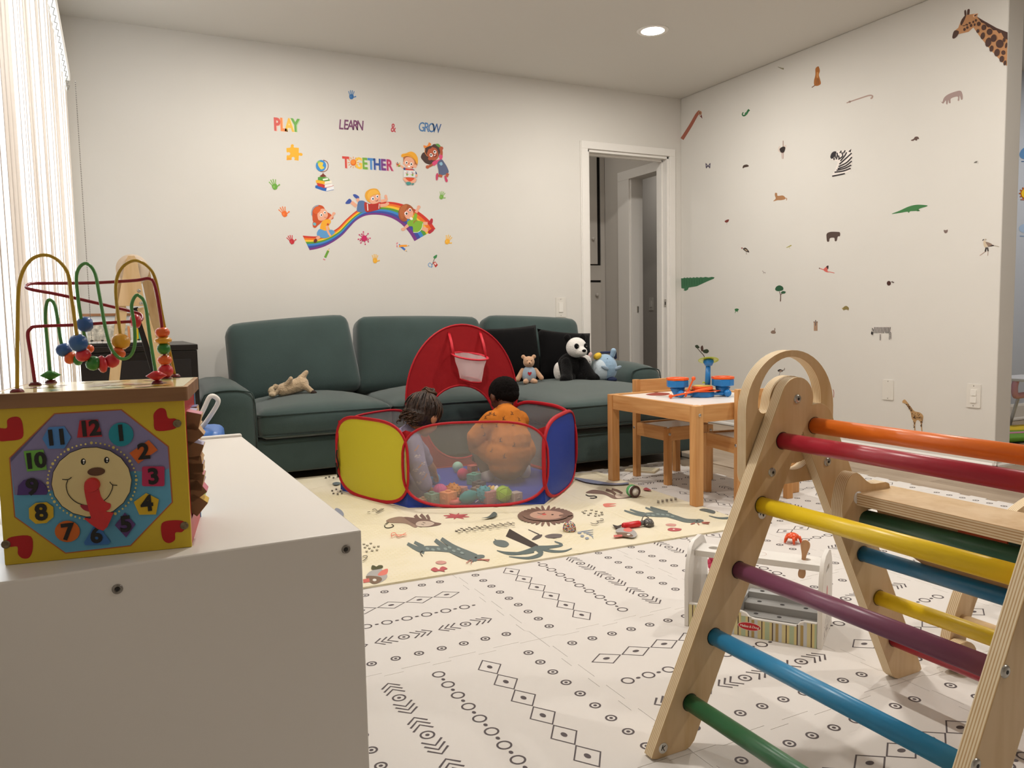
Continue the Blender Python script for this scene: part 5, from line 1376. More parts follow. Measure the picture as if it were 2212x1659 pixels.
def superloop(L, z0, z1, x0, x1, pw, n=44):
    cx, cz = (x0 + x1) / 2, (z0 + z1) / 2; out = []
    for i in range(n):
        t = 2 * pi * i / n; c, s = cos(t), sin(t)
        out.append((cx + (x1 - x0) / 2 * math.copysign(abs(c) ** pw, c), cz + (z1 - z0) / 2 * math.copysign(abs(s) ** pw, s)))
    return out
def side(i, fabric, nm, label=None, ztop=0.366, ext=0.014, pw=0.6, bulge=0.012):
    a, b = PL(PV[i]), PL(PV[(i + 1) % 6]); L = (b - a).length
    U = (b - a).normalized(); N = U.cross(Vector((0, 0, 1)))       # outwards
    lp = superloop(L, 0.004, ztop, -ext, L + ext, pw)
    def at(x, z, off=0.0):
        f = max(0.0, 1 - ((x - L / 2) / (L / 2)) ** 2)
        return a + U * x + Vector((0, 0, z)) + N * (off + bulge * f)
    # fabric fan in rings so that it can bulge
    mb = MB(); cx, cz = L / 2, 0.185; vs = [at(cx, cz, bulge)]; R_ = 5
    for r in range(1, R_ + 1):
        for (x, z) in lp:
            f = r / R_; vs.append(at(cx + (x - cx) * f, cz + (z - cz) * f, bulge * (1 - f * f)))
    k = len(lp); fs = [(0, 1 + j, 1 + (j + 1) % k) for j in range(k)]
    for r in range(R_ - 1):
        for j in range(k):
            j2 = (j + 1) % k; fs.append((1 + r * k + j, 1 + r * k + j2, 1 + (r + 1) * k + j2, 1 + (r + 1) * k + j))
    mb.add(vs, fs, fabric, True)
    o = mb.build(nm, pit)
    if label: o['label'] = label
    mb = MB(); mb.tube([at(x, z) for x, z in lp], 0.0095, REDB, n=8, closed=True, flat=(1.0, 0.55)); mb.build('binding', o)
    # corner gussets: red above, blue below
    for e in (0, 1):
        half = [p for p in lp if (p[0] < L / 2) == (e == 0)]
        half = sorted(half, key=lambda p: p[1]); x0 = 0.0 if e == 0 else L
        for (za, zb, m) in ((0.006, 0.075, BLU), (0.075, 0.336, RED)):
            pts = [p for p in half if za <= p[1] <= zb]
            q = [(x0, za)] + [(p[0], p[1]) for p in pts if abs(p[0] - L / 2) < L / 2] + [(x0, zb)]
            if len(q) < 3: continue
            mb = MB(); mb.plate([q], 0.0, m, O=a - N * 0.004, U=U, V=(0, 0, 1)); mb.build('gusset', pit)
side(0, NET, 'mesh_panel', 'grey see-through mesh panel facing the camera')
side(1, BLU, 'fabric_panel', 'blue fabric panel', ztop=0.362)
side(2, NET, 'mesh_panel', 'grey mesh panel at the back right', ztop=0.352)
side(4, NET, 'mesh_panel', 'grey mesh panel at the back left', ztop=0.345)
side(5, YEL, 'fabric_panel', 'yellow fabric panel', ztop=0.366)
# tall back panel with a round opening and a hoop
a, b = PL(PV[3]), PL(PV[4]); L = (b - a).length; U = (a - b).normalized(); Nn = Vector((U.y, -U.x, 0))   # U runs left to right
O_ = b
cx = L * 0.5
out = [(-0.012, 0.004), (L + 0.012, 0.004)] + [(cx + (0.315 if True else 0) * cos(t), 0.37 + 0.402 * sin(t)) for t in [pi * i / 32 for i in range(33)]]
hole = [(cx - 0.015 + 0.195 * cos(t), 0.245 + 0.20 * sin(t)) for t in [2 * pi * i / 40 for i in range(40)]]
mb = MB(); mb.plate([out, hole], 0.0015, RED, O=O_, U=U, V=(0, 0, 1)); hp = mb.build('hoop_panel', pit)
mb = MB(); mb.tube([O_ + U * x + Vector((0, 0, z)) for x, z in out], 0.009, REDB, n=8, closed=True, flat=(1, .6))
mb.tube([O_ + U * x + Vector((0, 0, z)) for x, z in hole], 0.006, REDB, n=8, closed=True); mb.build('binding', hp)
hc = O_ + U * (cx + 0.022) + Nn * 0.075 + Vector((0, 0, 0.605)); tilt = radians(9)
def hoop(r, t, dz=0.0): return hc + U * (r * cos(t)) + Nn * (0.075 * r / 0.09 * sin(t)) + Vector((0, 0, dz - 0.016 * sin(t) * r / 0.09 + (-0.010) * cos(t)))
mb = MB(); mb.tube([hoop(0.095, 2 * pi * i / 30) for i in range(30)], 0.0075, mat('#cf2a3c', rough=0.5), n=8, closed=True, flat=(1, .7)); ring = mb.build('hoop_ring', hp)
mb = MB(); n = 24; vs = []
rows = [(0.088, 0.0), (0.078, -0.04), (0.068, -0.08), (0.058, -0.125)]
for (r, dz) in rows:
    for i in range(n):
        t = 2 * pi * i / n; p = hoop(r * (1 + 0.04 * sin(5 * t + dz * 60)), t, dz); vs.append(p)
mb.add(vs, [(k * n + i, k * n + (i + 1) % n, (k + 1) * n + (i + 1) % n, (k + 1) * n + i) for k in range(3) for i in range(n)], WNET, True); nt_ = mb.build('hoop_net', hp)
mb = MB(); mb.tube([hoop(0.058, 2 * pi * i / 24, -0.127) for i in range(24)], 0.006, REDB, n=6, closed=True, flat=(.5, 1)); mb.build('net_hem', nt_)
for sx in (-1, 1):
    p0 = hc + U * (sx * 0.092) + Vector((0, 0, -0.01 * sx)); p1 = O_ + U * (cx + 0.018 + sx * 0.088) + Vector((0, 0, 0.735))
    mb = MB(); mb.tube([p1, (p0 + p1) / 2 + Nn * 0.01, p0], 0.0085, mat('#c8202f', rough=0.5), n=6, flat=(1, .25)); mb.build('hoop_strap', hp)
# black elastic loop at the left side
g = PL(PV[5]); mb = MB()
mb.tube(catmull([g + Vector((-0.012, -0.02, z)) + Vector((dx, 0, 0)) for dx, z in ((0, 0.2), (-0.004, 0.17), (0.004, 0.13), (-0.006, 0.1), (0.004, 0.07), (-0.004, 0.09), (-0.008, 0.14))], 4, False), 0.0035, mat('#151313', rough=0.7), n=6); mb.build('elastic_loop', pit)

# ---------------------------------------------------------------- rubber toys inside the pit
FZ = MZ + 0.0035
def rub(c): return mat(c, rough=0.55, spec=0.35, sub=0)
def toy_ball(name, label, x, y, r, col, kind='plain', rz=0.0):
    mb = MB(); M_ = rub(col)
    if kind == 'plain': mb.ball((0, 0, r), r, M_, nu=28, nv=16)
    elif kind == 'ribbed': mb.ball((0, 0, r), r, M_, nu=64, nv=16, fn=lambda d: 1 + 0.05 * abs(cos(6 * atan2(d.y, d.x))))
    elif kind == 'bumpy':
        mb.ball((0, 0, r), r * 0.93, M_, nu=24, nv=14); k = 46
        for i in range(k):
            z = 1 - 2 * (i + .5) / k; t = i * 2.39996; q = sqrt(1 - z * z)
            mb.ball((r * .93 * q * cos(t), r * .93 * q * sin(t), r + r * .93 * z), r * 0.14, M_, nu=7, nv=4)
    elif kind == 'facet':
        mb.ball((0, 0, r), r * 0.95, M_, nu=20, nv=12); g_ = (1 + sqrt(5)) / 2
        V_ = [Vector(p).normalized() for p in [(0, 1, g_), (0, -1, g_), (0, 1, -g_), (0, -1, -g_), (1, g_, 0), (-1, g_, 0), (1, -g_, 0), (-1, -g_, 0), (g_, 0, 1), (g_, 0, -1), (-g_, 0, 1), (-g_, 0, -1)]]
        for i in range(12):
            for j in range(i):
                if (V_[i] - V_[j]).length < 1.2:
                    pts = [((V_[i] * (1 - t) + V_[j] * t).normalized() * r * 0.96 + Vector((0, 0, r))) for t in [k / 5 for k in range(6)]]
                    mb.tube(pts, r * 0.07, M_, n=5)
    o = mb.build(name, weld=False); o.location = (x, y, FZ + (0.0 if kind != 'ribbed' else 0.05 * r)); o.rotation_euler = (0.3, 0.2, rz) if False else (0, 0, rz)
    return tag(o, label, 'ball', 'rubber balls in the pit')
def toy_block(name, label, x, y, s, col, rz, studs=True, cat='toy block', h=None):
    h = h or s; mb = MB(); M_ = rub(col); mb.b2((-s / 2, -s / 2, 0), (s / 2, s / 2, h), M_)
    for (u, v) in ((-1, 0), (1, 0), (0, -1), (0, 1)):
        q = 0.28 * s; c = Vector((u * s / 2, v * s / 2, h / 2)); w = Vector((-v, u, 0))
        mb.box(c, (abs(u) * 0.006 + abs(w.x) * q * 1.3, abs(v) * 0.006 + abs(w.y) * q * 1.3, h * 0.16), M_)
        mb.box(c + Vector((0, 0, h * 0.2)) + w * q * .4, (abs(u) * 0.006 + abs(w.x) * q * .5, abs(v) * 0.006 + abs(w.y) * q * .5, h * 0.2), M_)
    o = mb.build(name, bevel=s * 0.07, weld=False); o.location = (x, y, FZ); o.rotation_euler = (0, 0, rz)
    if studs:
        mb = MB(); mb.cyl((0, 0, h - 0.001), (0, 0, h + 0.007), s * 0.2, M_, n=16); mb.build('stud', o)
    return tag(o, label, cat, 'soft blocks in the pit')
def g(u, v):
    p = on_z(u, v, FZ)
    d = (p.x - PV[0].x) * 0.4207 + (p.y - PV[0].y) * 0.9072 - 0.045      # distance inside the front mesh
    if d < 0: p = p + Vector((0.4207, 0.9072, 0)) * -d
    return p.x, p.y
toy_ball('toy_ball', 'pale mint rubber ball, farthest back in the pit', *g(989, 1020), 0.028, '#9fcdb9')
toy_ball('toy_ball', 'plain magenta rubber ball behind the teal block', *g(1000, 1036), 0.029, '#c92a63')
toy_ball('toy_ball', 'light blue rubber ball under the girl\'s far hand', *g(940, 1046), 0.027, '#3f8fc0')
toy_ball('toy_ball', 'ribbed pink rubber ball beside the girl\'s near hand', *g(951, 1078), 0.033, '#e0559c', 'ribbed')
toy_ball('toy_ball', 'orange bumpy rubber ball behind the peach block', *g(979, 1076), 0.035, '#f09a3a', 'bumpy')
toy_ball('toy_ball', 'teal bumpy rubber ball left of the stacking rings', *g(1046, 1085), 0.037, '#2f9aa8', 'bumpy')
toy_ball('toy_ball', 'lime green ball with a triangle pattern near the mesh', *g(1089, 1092), 0.037, '#9dc52a', 'facet', 0.4)
toy_block('toy_block', 'red soft block at the back of the pit', *g(1021, 1022), 0.042, '#c2524a', 0.15, False)
toy_block('toy_block', 'teal green soft block beside the boy\'s sock', *g(1024, 1046), 0.052, '#4f9a8a', 0.5)
toy_block('toy_block', 'sage green soft block at the near left of the pit', *g(932, 1094), 0.05, '#7fa38f', 0.35)
toy_block('toy_block', 'peach soft block in front of the orange bumpy ball', *g(968, 1092), 0.055, '#f29a62', 0.4)
toy_block('toy_block', 'dusty pink soft block left of the lime ball', *g(1057, 1092), 0.054, '#b57d80', 0.2, False)
toy_block('toy_block', 'dark grey soft block in the middle of the pit', *g(1035, 1062), 0.048, '#4a4a52', 0.3)
toy_block('toy_block', 'taupe soft block behind the teal bumpy ball', *g(1033, 1076), 0.05, '#77675f', 0.55)
toy_block('toy_block', 'tan soft block lying low at the near left corner', *g(915, 1090), 0.045, '#c79e78', 0.2, True, h=0.028)
toy_block('toy_block', 'flat brown soft block behind the pink ball', *g(973, 1060), 0.05, '#9a7060', 0.3, False, h=0.022)
toy_block('toy_block', 'pink frame shaped block beside the orange bumpy ball', *g(997, 1072), 0.044, '#c98a80', 0.7, False)
toy_block('toy_block', 'pale square tile block standing by the lime ball', *g(1115, 1090), 0.045, '#b9a9a2', 0.15, False)
mb = MB(); mb.lathe([(0.012, 0.0), (0.03, 0.001), (0.041, 0.011), (0.03, 0.022), (0.012, 0.02), (0.010, 0.011), (0.012, 0.0)], rub('#e0706a'), n=28)
o = mb.build('ring_toy'); o.location = (*g(978, 1096), FZ); tag(o, 'coral rubber ring lying next to the peach block', 'ring toy')
mb = MB(); mb.lathe([(0.001, -0.05), (0.018, -0.036), (0.028, -0.012), (0.028, 0.012), (0.018, 0.034), (0.001, 0.05)], rub('#1f8a8c'), (0, 0, 0), (1, 0.1, 0.12), 24)
o = mb.build('rubber_teardrop'); o.location = (*g(1013, 1092), FZ + 0.029); tag(o, 'teal teardrop shaped rubber toy at the near edge of the pit', 'rubber toy')
st = empty('stacking_toy', (*g(1071, 1080), FZ), 0.5, 'tipped stack of beige, yellow, white and pink rings', 'stacking toy')
ax = Vector((0.35, -0.85, -0.12)).normalized()
for i, (c, r) in enumerate((('#b98a5c', 0.026), ('#e8c06a', 0.028), ('#efe9e2', 0.030), ('#d98f86', 0.026), ('#e8d9c0', 0.02))):
    mb = MB(); mb.lathe([(0.003, -0.007), (r * .8, -0.0075), (r, 0), (r * .8, 0.0075), (0.003, 0.007)], rub(c), (-ax.x * 0.0 + ax.x * (0.016 * i - 0.03), ax.y * (0.016 * i - 0.03), 0.036 + ax.z * (0.016 * i - 0.03)), ax, 22); mb.build('stack_ring', st)
mb = MB(); mb.lathe([(0.0, 0.0), (0.036, 0.0), (0.038, 0.005), (0.036, 0.010), (0, 0.010)], wood('slice', '#c99a6c', '#a9764c', 'X', 1, .6, 10), n=24)
o = mb.build('wooden_disc'); o.location = (*g(998, 1064), FZ); tag(o, 'round wooden disc behind the orange bumpy ball', 'wooden toy')
mb = MB(); mb.tube(catmull([(-0.03, 0, 0.006), (-0.01, 0.004, 0.014), (0.012, 0.0, 0.012), (0.03, 0.006, 0.016)], 5, False), [0.002 + 0.006 * i / 15 for i in range(16)], mat('#e6e2dc', rough=0.5), n=8, flat=(1, .4))
o = mb.build('paper_tag'); o.location = (*g(1040, 1096), FZ); tag(o, 'curled white tag in front of the teal bumpy ball', 'tag')
# ================================================================ two children and soft toys: smooth remeshed bodies
def blob(name, parts, m, parent=None, voxel=0.005, smooth=4, disp=0.0, dscale=40.0):
    """parts: ('c', p0, r0, p1, r1) tapered limb, ('e', centre, radii, rot) ellipsoid -> one continuous surface"""
    mb = MB()
    for p in parts:
        if p[0] == 'c':
            a, b = Vector(p[1]), Vector(p[3]); n = 14
            if (b - a).length > 1e-4: mb.cyl(a, b, p[2], m, r1=p[4], n=n)
            mb.ball(a, p[2], m, nu=n, nv=8); mb.ball(b, p[4], m, nu=n, nv=8)
        else:
            mb.ball(p[1], p[2], m, R=p[3] if len(p) > 3 else None, nu=20, nv=12)
    o = mb.build(name, parent, weld=True)
    r = o.modifiers.new('remesh', 'REMESH'); r.mode = 'VOXEL'; r.voxel_size = voxel; r.use_smooth_shade = True
    if smooth:
        s = o.modifiers.new('smooth', 'SMOOTH'); s.iterations = smooth; s.factor = 0.5
    if disp:
        tx = bpy.data.textures.new(name + '_relief', 'CLOUDS'); tx.noise_scale = 1.0 / dscale
        d = o.modifiers.new('relief', 'DISPLACE'); d.texture = tx; d.strength = disp; d.mid_level = 0.5
        d.texture_coords = 'LOCAL'
    return o
def bake(o):
    """apply the modifiers (needed where later pieces are set on the surface)"""
    dg = bpy.context.evaluated_depsgraph_get(); dg.update()
    me = bpy.data.meshes.new_from_object(o.evaluated_get(dg)); old = o.data
    o.modifiers.clear(); o.data = me
    me.polygons.foreach_set('use_smooth', [True] * len(me.polygons))
    return o
def hand(parts, wrist, d, up, s=1.0, curl=0.5):
    """child hand: palm, four fingers and a thumb; d = direction of the fingers, up = back of the hand"""
    d = Vector(d).normalized(); up = Vector(up); up = (up - d * up.dot(d)).normalized(); side = d.cross(up)
    w = Vector(wrist)
    parts.append(('c', w, 0.015 * s, w + d * 0.018 * s, 0.016 * s))
    for k in (-1, -0.33, 0.33, 1): parts.append(('c', w + d * 0.012 * s + side * k * 0.008 * s, 0.0085 * s, w + d * 0.034 * s + side * k * 0.0135 * s, 0.0075 * s))
    for k, L in ((-1, 0.024), (-0.33, 0.030), (0.33, 0.032), (1, 0.028)):
        a = w + d * 0.036 * s + side * k * 0.0145 * s
        b = a + (d + side * k * 0.12 - up * curl * 0.5).normalized() * L * 0.5 * s
        c = b + (d * (1 - curl) - up * curl + side * k * 0.1).normalized() * L * 0.5 * s
        parts.append(('c', a, 0.0062 * s, b, 0.0058 * s)); parts.append(('c', b, 0.0058 * s, c, 0.0046 * s))
    a = w + d * 0.012 * s - side * 0.014 * s; b = a + (d * 0.7 - side * 0.8 - up * 0.3).normalized() * 0.016 * s
    c = b + (d * 0.95 - side * 0.1 - up * 0.4).normalized() * 0.015 * s
    parts.append(('c', a, 0.0078 * s, b, 0.0068 * s)); parts.append(('c', b, 0.0068 * s, c, 0.0052 * s))
def head_parts(c, R, r=0.078):
    """skull, jaw, cheeks, nose, ears in a head frame: x right, y forward, z up"""
    c = Vector(c); P = lambda x, y, z: c + R @ Vector((x * r, y * r, z * r))
    E_ = lambda x, y, z, a, b, d: ('e', P(x, y, z), (a * r, b * r, d * r), R)
    return [E_(0, -0.08, 0.12, 0.92, 1.08, 0.95), E_(0, 0.28, -0.38, 0.72, 0.72, 0.66), E_(0.38, 0.52, -0.36, 0.34, 0.32, 0.32), E_(-0.38, 0.52, -0.36, 0.34, 0.32, 0.32),
            E_(0, 0.98, -0.28, 0.15, 0.16, 0.15), E_(0, 0.9, -0.12, 0.1, 0.12, 0.2), E_(0, 0.72, -0.82, 0.26, 0.22, 0.18), E_(0, 0.9, -0.56, 0.24, 0.1, 0.07),
            E_(0.94, -0.05, -0.18, 0.10, 0.20, 0.28), E_(-0.94, -0.05, -0.18, 0.10, 0.20, 0.28)], P
def face(head, P, R, r, parent, iris='#2c1a12', lip='#8a4a42', brow='#20140f'):
    """eyes, brows and mouth as small children of the body"""
    for s in (-1, 1):
        mb = MB(); mb.ball(P(s * 0.36, 0.80, -0.02), (0.13 * r, 0.09 * r, 0.10 * r), mat('#efe9e4', rough=0.3), R=R, nu=12, nv=8)
        mb.ball(P(s * 0.36, 0.875, -0.02), (0.07 * r, 0.03 * r, 0.075 * r), mat(iris, rough=0.15), R=R, nu=10, nv=6); mb.build('eye', parent)
        mb = MB(); mb.tube([P(s * 0.2, 0.9, 0.2), P(s * 0.38, 0.87, 0.26), P(s * 0.55, 0.76, 0.2)], 0.025 * r, mat(brow, rough=0.8), n=6); mb.build('eyebrow', parent)
    mb = MB(); mb.tube([P(-0.22, 0.92, -0.58), P(0, 0.99, -0.62), P(0.22, 0.92, -0.58)], 0.04 * r, mat(lip, rough=0.4), n=6); mb.build('mouth', parent)

# ---------------------------------------------------------------- the boy, squatting with his back to us
SKB = mat('#5b3522', rough=0.5, spec=0.35, noise=0.05, nscale=8)
boy = empty('person', (1.70, 3.45, FZ), 0, 'toddler in an orange printed romper squatting in the ball pit, back to the camera', 'person')
BOo = Vector((1.70, 3.45, FZ))
def Bp(x, y, z): return Vector((x, y, z)) - BOo
Rh = RZ(8) @ RX(-28)
hb, P = head_parts(Bp(1.727, 3.535, 0.435), Rh, 0.078)
body = hb + [('c', Bp(1.712, 3.49, 0.385), 0.037, Bp(1.705, 3.46, 0.34), 0.040),
    ('c', Bp(1.70, 3.445, 0.31), 0.065, Bp(1.69, 3.40, 0.16), 0.085),
    ('c', Bp(1.615, 3.45, 0.315), 0.038, Bp(1.555, 3.50, 0.235), 0.03), ('c', Bp(1.555, 3.50, 0.235), 0.029, Bp(1.585, 3.58, 0.15), 0.021),
    ('c', Bp(1.78, 3.45, 0.305), 0.038, Bp(1.80, 3.55, 0.215), 0.03), ('c', Bp(1.80, 3.55, 0.215), 0.028, Bp(1.75, 3.63, 0.16), 0.021),
    ('c', Bp(1.655, 3.41, 0.14), 0.062, Bp(1.60, 3.55, 0.185), 0.045), ('c', Bp(1.60, 3.55, 0.185), 0.042, Bp(1.60, 3.475, 0.06), 0.027),
    ('c', Bp(1.74, 3.41, 0.14), 0.062, Bp(1.80, 3.57, 0.19), 0.045), ('c', Bp(1.80, 3.57, 0.19), 0.042, Bp(1.80, 3.47, 0.06), 0.027),
    ('c', Bp(1.60, 3.47, 0.035), 0.026, Bp(1.585, 3.545, 0.024), 0.022), ('c', Bp(1.80, 3.465, 0.035), 0.026, Bp(1.82, 3.54, 0.024), 0.022)]
hand(body, Bp(1.587, 3.585, 0.143), (0.35, 0.6, -0.7), (-0.4, 0.3, 0.8), 0.95)
hand(body, Bp(1.748, 3.636, 0.155), (-0.4, 0.5, -0.75), (0.3, 0.4, 0.8), 0.95)
blob('body', body, SKB, boy, 0.0042, 3)
face(None, P, Rh, 0.078, boy)
HAIRB = mat('#0f0a08', rough=0.9, spec=0.15, noise=0.4, nscale=160, bump=1.0, bscale=230)
h = blob('hair', [('e', P(0, -0.14, 0.18), (0.97 * 0.078, 1.10 * 0.078, 0.96 * 0.078), Rh), ('e', P(0, -0.55, -0.25), (0.74 * 0.078, 0.58 * 0.078, 0.52 * 0.078), Rh)], HAIRB, boy, 0.004, 2, 0.006, 120)
OR = mat('#bf722c', rough=0.9, spec=0.1, noise=0.06, nscale=9, bump=0.25, bscale=26)
romp = blob('romper', [('c', Bp(1.708, 3.475, 0.352), 0.052, Bp(1.70, 3.45, 0.32), 0.072),
    ('c', Bp(1.70, 3.447, 0.31), 0.088, Bp(1.695, 3.41, 0.22), 0.108), ('e', Bp(1.685, 3.40, 0.155), (0.122, 0.105, 0.10)),
    ('e', Bp(1.675, 3.395, 0.108), (0.10, 0.09, 0.075)), ('e', Bp(1.765, 3.41, 0.17), (0.062, 0.08, 0.07)),
    ('c', Bp(1.625, 3.45, 0.318), 0.054, Bp(1.553, 3.50, 0.238), 0.048), ('c', Bp(1.553, 3.50, 0.238), 0.045, Bp(1.575, 3.565, 0.175), 0.033),
    ('c', Bp(1.77, 3.45, 0.308), 0.052, Bp(1.805, 3.545, 0.22), 0.045), ('c', Bp(1.805, 3.545, 0.22), 0.043, Bp(1.765, 3.61, 0.175), 0.032),
    ('c', Bp(1.645, 3.42, 0.15), 0.072, Bp(1.595, 3.55, 0.19), 0.058), ('c', Bp(1.75, 3.42, 0.15), 0.075, Bp(1.805, 3.575, 0.19), 0.060)], OR, boy, 0.0055, 5, 0.012, 14)
bake(romp)
leg_c = blob('trousers', [('c', Bp(1.598, 3.55, 0.175), 0.050, Bp(1.598, 3.476, 0.08), 0.036), ('c', Bp(1.803, 3.573, 0.18), 0.052, Bp(1.802, 3.472, 0.08), 0.036)], mat('#5c4a3e', rough=0.9), boy, 0.005, 3)
sock = mat('#cfc8c0', rough=0.9, bump=0.1, bscale=200)
for (ax_, ay) in ((1.60, 3.472), (1.80, 3.466)):
    blob('sock', [('c', Bp(ax_, ay, 0.072), 0.033, Bp(ax_, ay - 0.004, 0.045), 0.034), ('c', Bp(ax_, ay, 0.042), 0.032, Bp(ax_ + (-0.015 if ax_ < 1.7 else 0.02), ay + 0.08, 0.031), 0.027)], sock, boy, 0.0045, 3)
from mathutils.bvhtree import BVHTree
def print_marks(o, parent_root, px, col, size, maker):
    """small printed motifs laid on the cloth where the photograph shows them"""
    bpy.context.view_layer.update()
    bm = bmesh.new(); bm.from_mesh(o.data); bm.transform(o.matrix_world); bv = BVHTree.FromBMesh(bm)
    mb = MB(); inv = o.matrix_world.inverted()
    for k, (u, v) in enumerate(px):
        loc, nor, idx, dist = bv.ray_cast(CAM_POS, ray(u, v).normalized())
        if loc is None: continue
        X = nor.cross(Vector((0, 0, 1))).normalized() * -1; Y = X.cross(nor) * -1
        if Y.z < 0: Y = -Y
        for st_ in maker(k):
            q = stroke(st_, 0.0028)
            tr = tessellate_polygon([[Vector((a, b, 0)) for a, b in q]])
            vs = []
            for a, b in q:
                w = loc + X * a * size + Y * b * size
                c2, n2, i2, d2 = bv.find_nearest(w)
                vs.append(inv @ (c2 + n2 * 0.0009))
            mb.add(vs, tr, mat(col, rough=0.8))
    bm.free()
    if mb.v:
        p = mb.build('printed_motif', o, weld=False); p['kind'] = 'stuff'
def cactus(k):
    m = (-1) ** k
    return [[(-0.009, -0.011), (0.011, -0.011)], [(0.001, -0.011), (0.002 * m, 0.0), (0.001, 0.013)], [(0.001, -0.003), (0.008 * m, 0.0), (0.007 * m, 0.006)], [(-0.004, -0.011), (-0.005, -0.005)]]
print_marks(romp, boy, [(1076, 879), (1061, 892), (1056, 894), (1068, 894), (1037, 901), (1089, 903), (1105, 892), (1074, 918), (1108, 916), (1042, 920), (1046, 938), (1082, 950), (1062, 972), (1090, 985), (1110, 960), (1050, 900), (1120, 905)], '#4a2a14', 0.85, cactus)

# ---------------------------------------------------------------- the girl, kneeling at the left and leaning on her hands
SKG = mat('#a8704f', rough=0.5, spec=0.35, noise=0.05, nscale=8)
girl = empty('person', (1.10, 3.35, FZ), 0, 'toddler with a dark top bun and lavender printed shirt kneeling in the ball pit', 'person')
GOo = Vector((1.10, 3.35, FZ))
def Gp(x, y, z): return Vector((x, y, z)) - GOo
Rg = RZ(-62) @ RX(-34) @ RY(6)
hg, Pg = head_parts(Gp(1.222, 3.325, 0.392), Rg, 0.082)
body = hg + [('c', Gp(1.185, 3.34, 0.335), 0.036, Gp(1.155, 3.345, 0.295), 0.040),
    ('c', Gp(1.135, 3.345, 0.27), 0.062, Gp(1.095, 3.42, 0.125), 0.072),
    ('c', Gp(1.15, 3.285, 0.275), 0.034, Gp(1.158, 3.245, 0.17), 0.028), ('c', Gp(1.158, 3.245, 0.17), 0.027, Gp(1.20, 3.245, 0.075), 0.020),
    ('c', Gp(1.165, 3.40, 0.275), 0.034, Gp(1.255, 3.455, 0.19), 0.028), ('c', Gp(1.255, 3.455, 0.19), 0.027, Gp(1.318, 3.485, 0.105), 0.020),
    ('c', Gp(1.105, 3.385, 0.10), 0.056, Gp(1.18, 3.33, 0.052), 0.044), ('c', Gp(1.18, 3.33, 0.048), 0.040, Gp(1.115, 3.44, 0.04), 0.028),
    ('c', Gp(1.12, 3.47, 0.10), 0.056, Gp(1.215, 3.45, 0.052), 0.044), ('c', Gp(1.215, 3.45, 0.048), 0.040, Gp(1.135, 3.54, 0.04), 0.028),
    ('c', Gp(1.115, 3.445, 0.035), 0.025, Gp(1.08, 3.50, 0.026), 0.020), ('c', Gp(1.135, 3.545, 0.035), 0.025, Gp(1.10, 3.60, 0.026), 0.020)]
hand(body, Gp(1.202, 3.247, 0.07), (0.8, 0.15, -0.5), (0.4, 0.0, 0.9), 0.95, 0.35)
hand(body, Gp(1.32, 3.487, 0.10), (0.45, 0.2, -0.9), (0.8, 0.2, 0.5), 0.95, 0.45)
blob('body', body, SKG, girl, 0.0042, 3)
face(None, Pg, Rg, 0.082, girl, '#3a2416', '#a85a50', '#2a1a12')
HAIRG = mat('#2a1a11', rough=0.5, spec=0.4, noise=0.35, nscale=60, bump=0.6, bscale=90, stretch=(1, 1, 0.35))
r_ = 0.082
blob('hair', [('e', Pg(0, -0.14, 0.17), (0.99 * r_, 1.11 * r_, 0.99 * r_), Rg), ('e', Pg(0, -0.55, -0.30), (0.84 * r_, 0.62 * r_, 0.62 * r_), Rg),
              ('e', Pg(0.0, 0.45, 0.62), (0.66 * r_, 0.42 * r_, 0.36 * r_), Rg)], HAIRG, girl, 0.0045, 3, 0.005, 60)
mb = MB(); rr = random.Random(4); HS = [mat('#33200f', rough=0.45), mat('#25160d', rough=0.45), mat('#4a2f1a', rough=0.45)]
bun_c = Pg(-0.12, -0.28, 1.26)
for i in range(150):
    a = rr.uniform(0, 2 * pi); e = rr.uniform(-0.45, 0.75)
    d0 = Vector((cos(a) * sqrt(1 - e * e * .6), sin(a) * sqrt(1 - e * e * .6), e)).normalized()
    if d0.y > 0.55 and d0.z < 0.45: continue
    pts = []
    for k in range(6):
        t = k / 5; dirv = (d0 * (1 - t) + Vector((-0.12, -0.25, 1.0)) * t).normalized()
        f = 1.045 + 0.02 * sin(3 * t + a * 5)
        pts.append(Pg(dirv.x * 0.99 * f, -0.14 + dirv.y * 1.10 * f, 0.17 + dirv.z * 0.98 * f))
    mb.tube(pts, [0.0016, 0.0022, 0.0024, 0.0024, 0.0022, 0.0018], rr.choice(HS), n=5)
for i in range(46):          # loose curls at the nape
    a = rr.uniform(-2.7, -0.45); z0 = rr.uniform(-0.75, -0.25)
    b0 = Vector((0.82 * cos(a), -0.3 + 0.85 * sin(a), z0)); pts = []
    for k in range(8):
        t = k / 7; pts.append(Pg(b0.x + 0.10 * sin(9 * t + i), b0.y + 0.09 * cos(9 * t + i) - 0.05 * t, b0.z - 0.42 * t))
    mb.tube(pts, 0.0017, rr.choice(HS), n=5)
o = mb.build('hair_strands', girl, weld=False); o['kind'] = 'stuff'
mb = MB()                     # bun of looped hair
for i in range(26):
    q = rr.uniform(0, 2 * pi); tilt_ = rr.uniform(-0.7, 0.7); rad = rr.uniform(0.018, 0.030)
    ring_ = [bun_c + Rg @ (RX(math.degrees(tilt_) + 20) @ Vector((rad * cos(t) + 0.006 * cos(q), rad * sin(t) + 0.006 * sin(q), 0.008 * sin(2 * t + q)))) for t in [2 * pi * k / 16 for k in range(16)]]
    mb.tube(ring_, 0.0042, rr.choice(HS), n=5, closed=True)
mb.build('hair_bun', girl, weld=False)
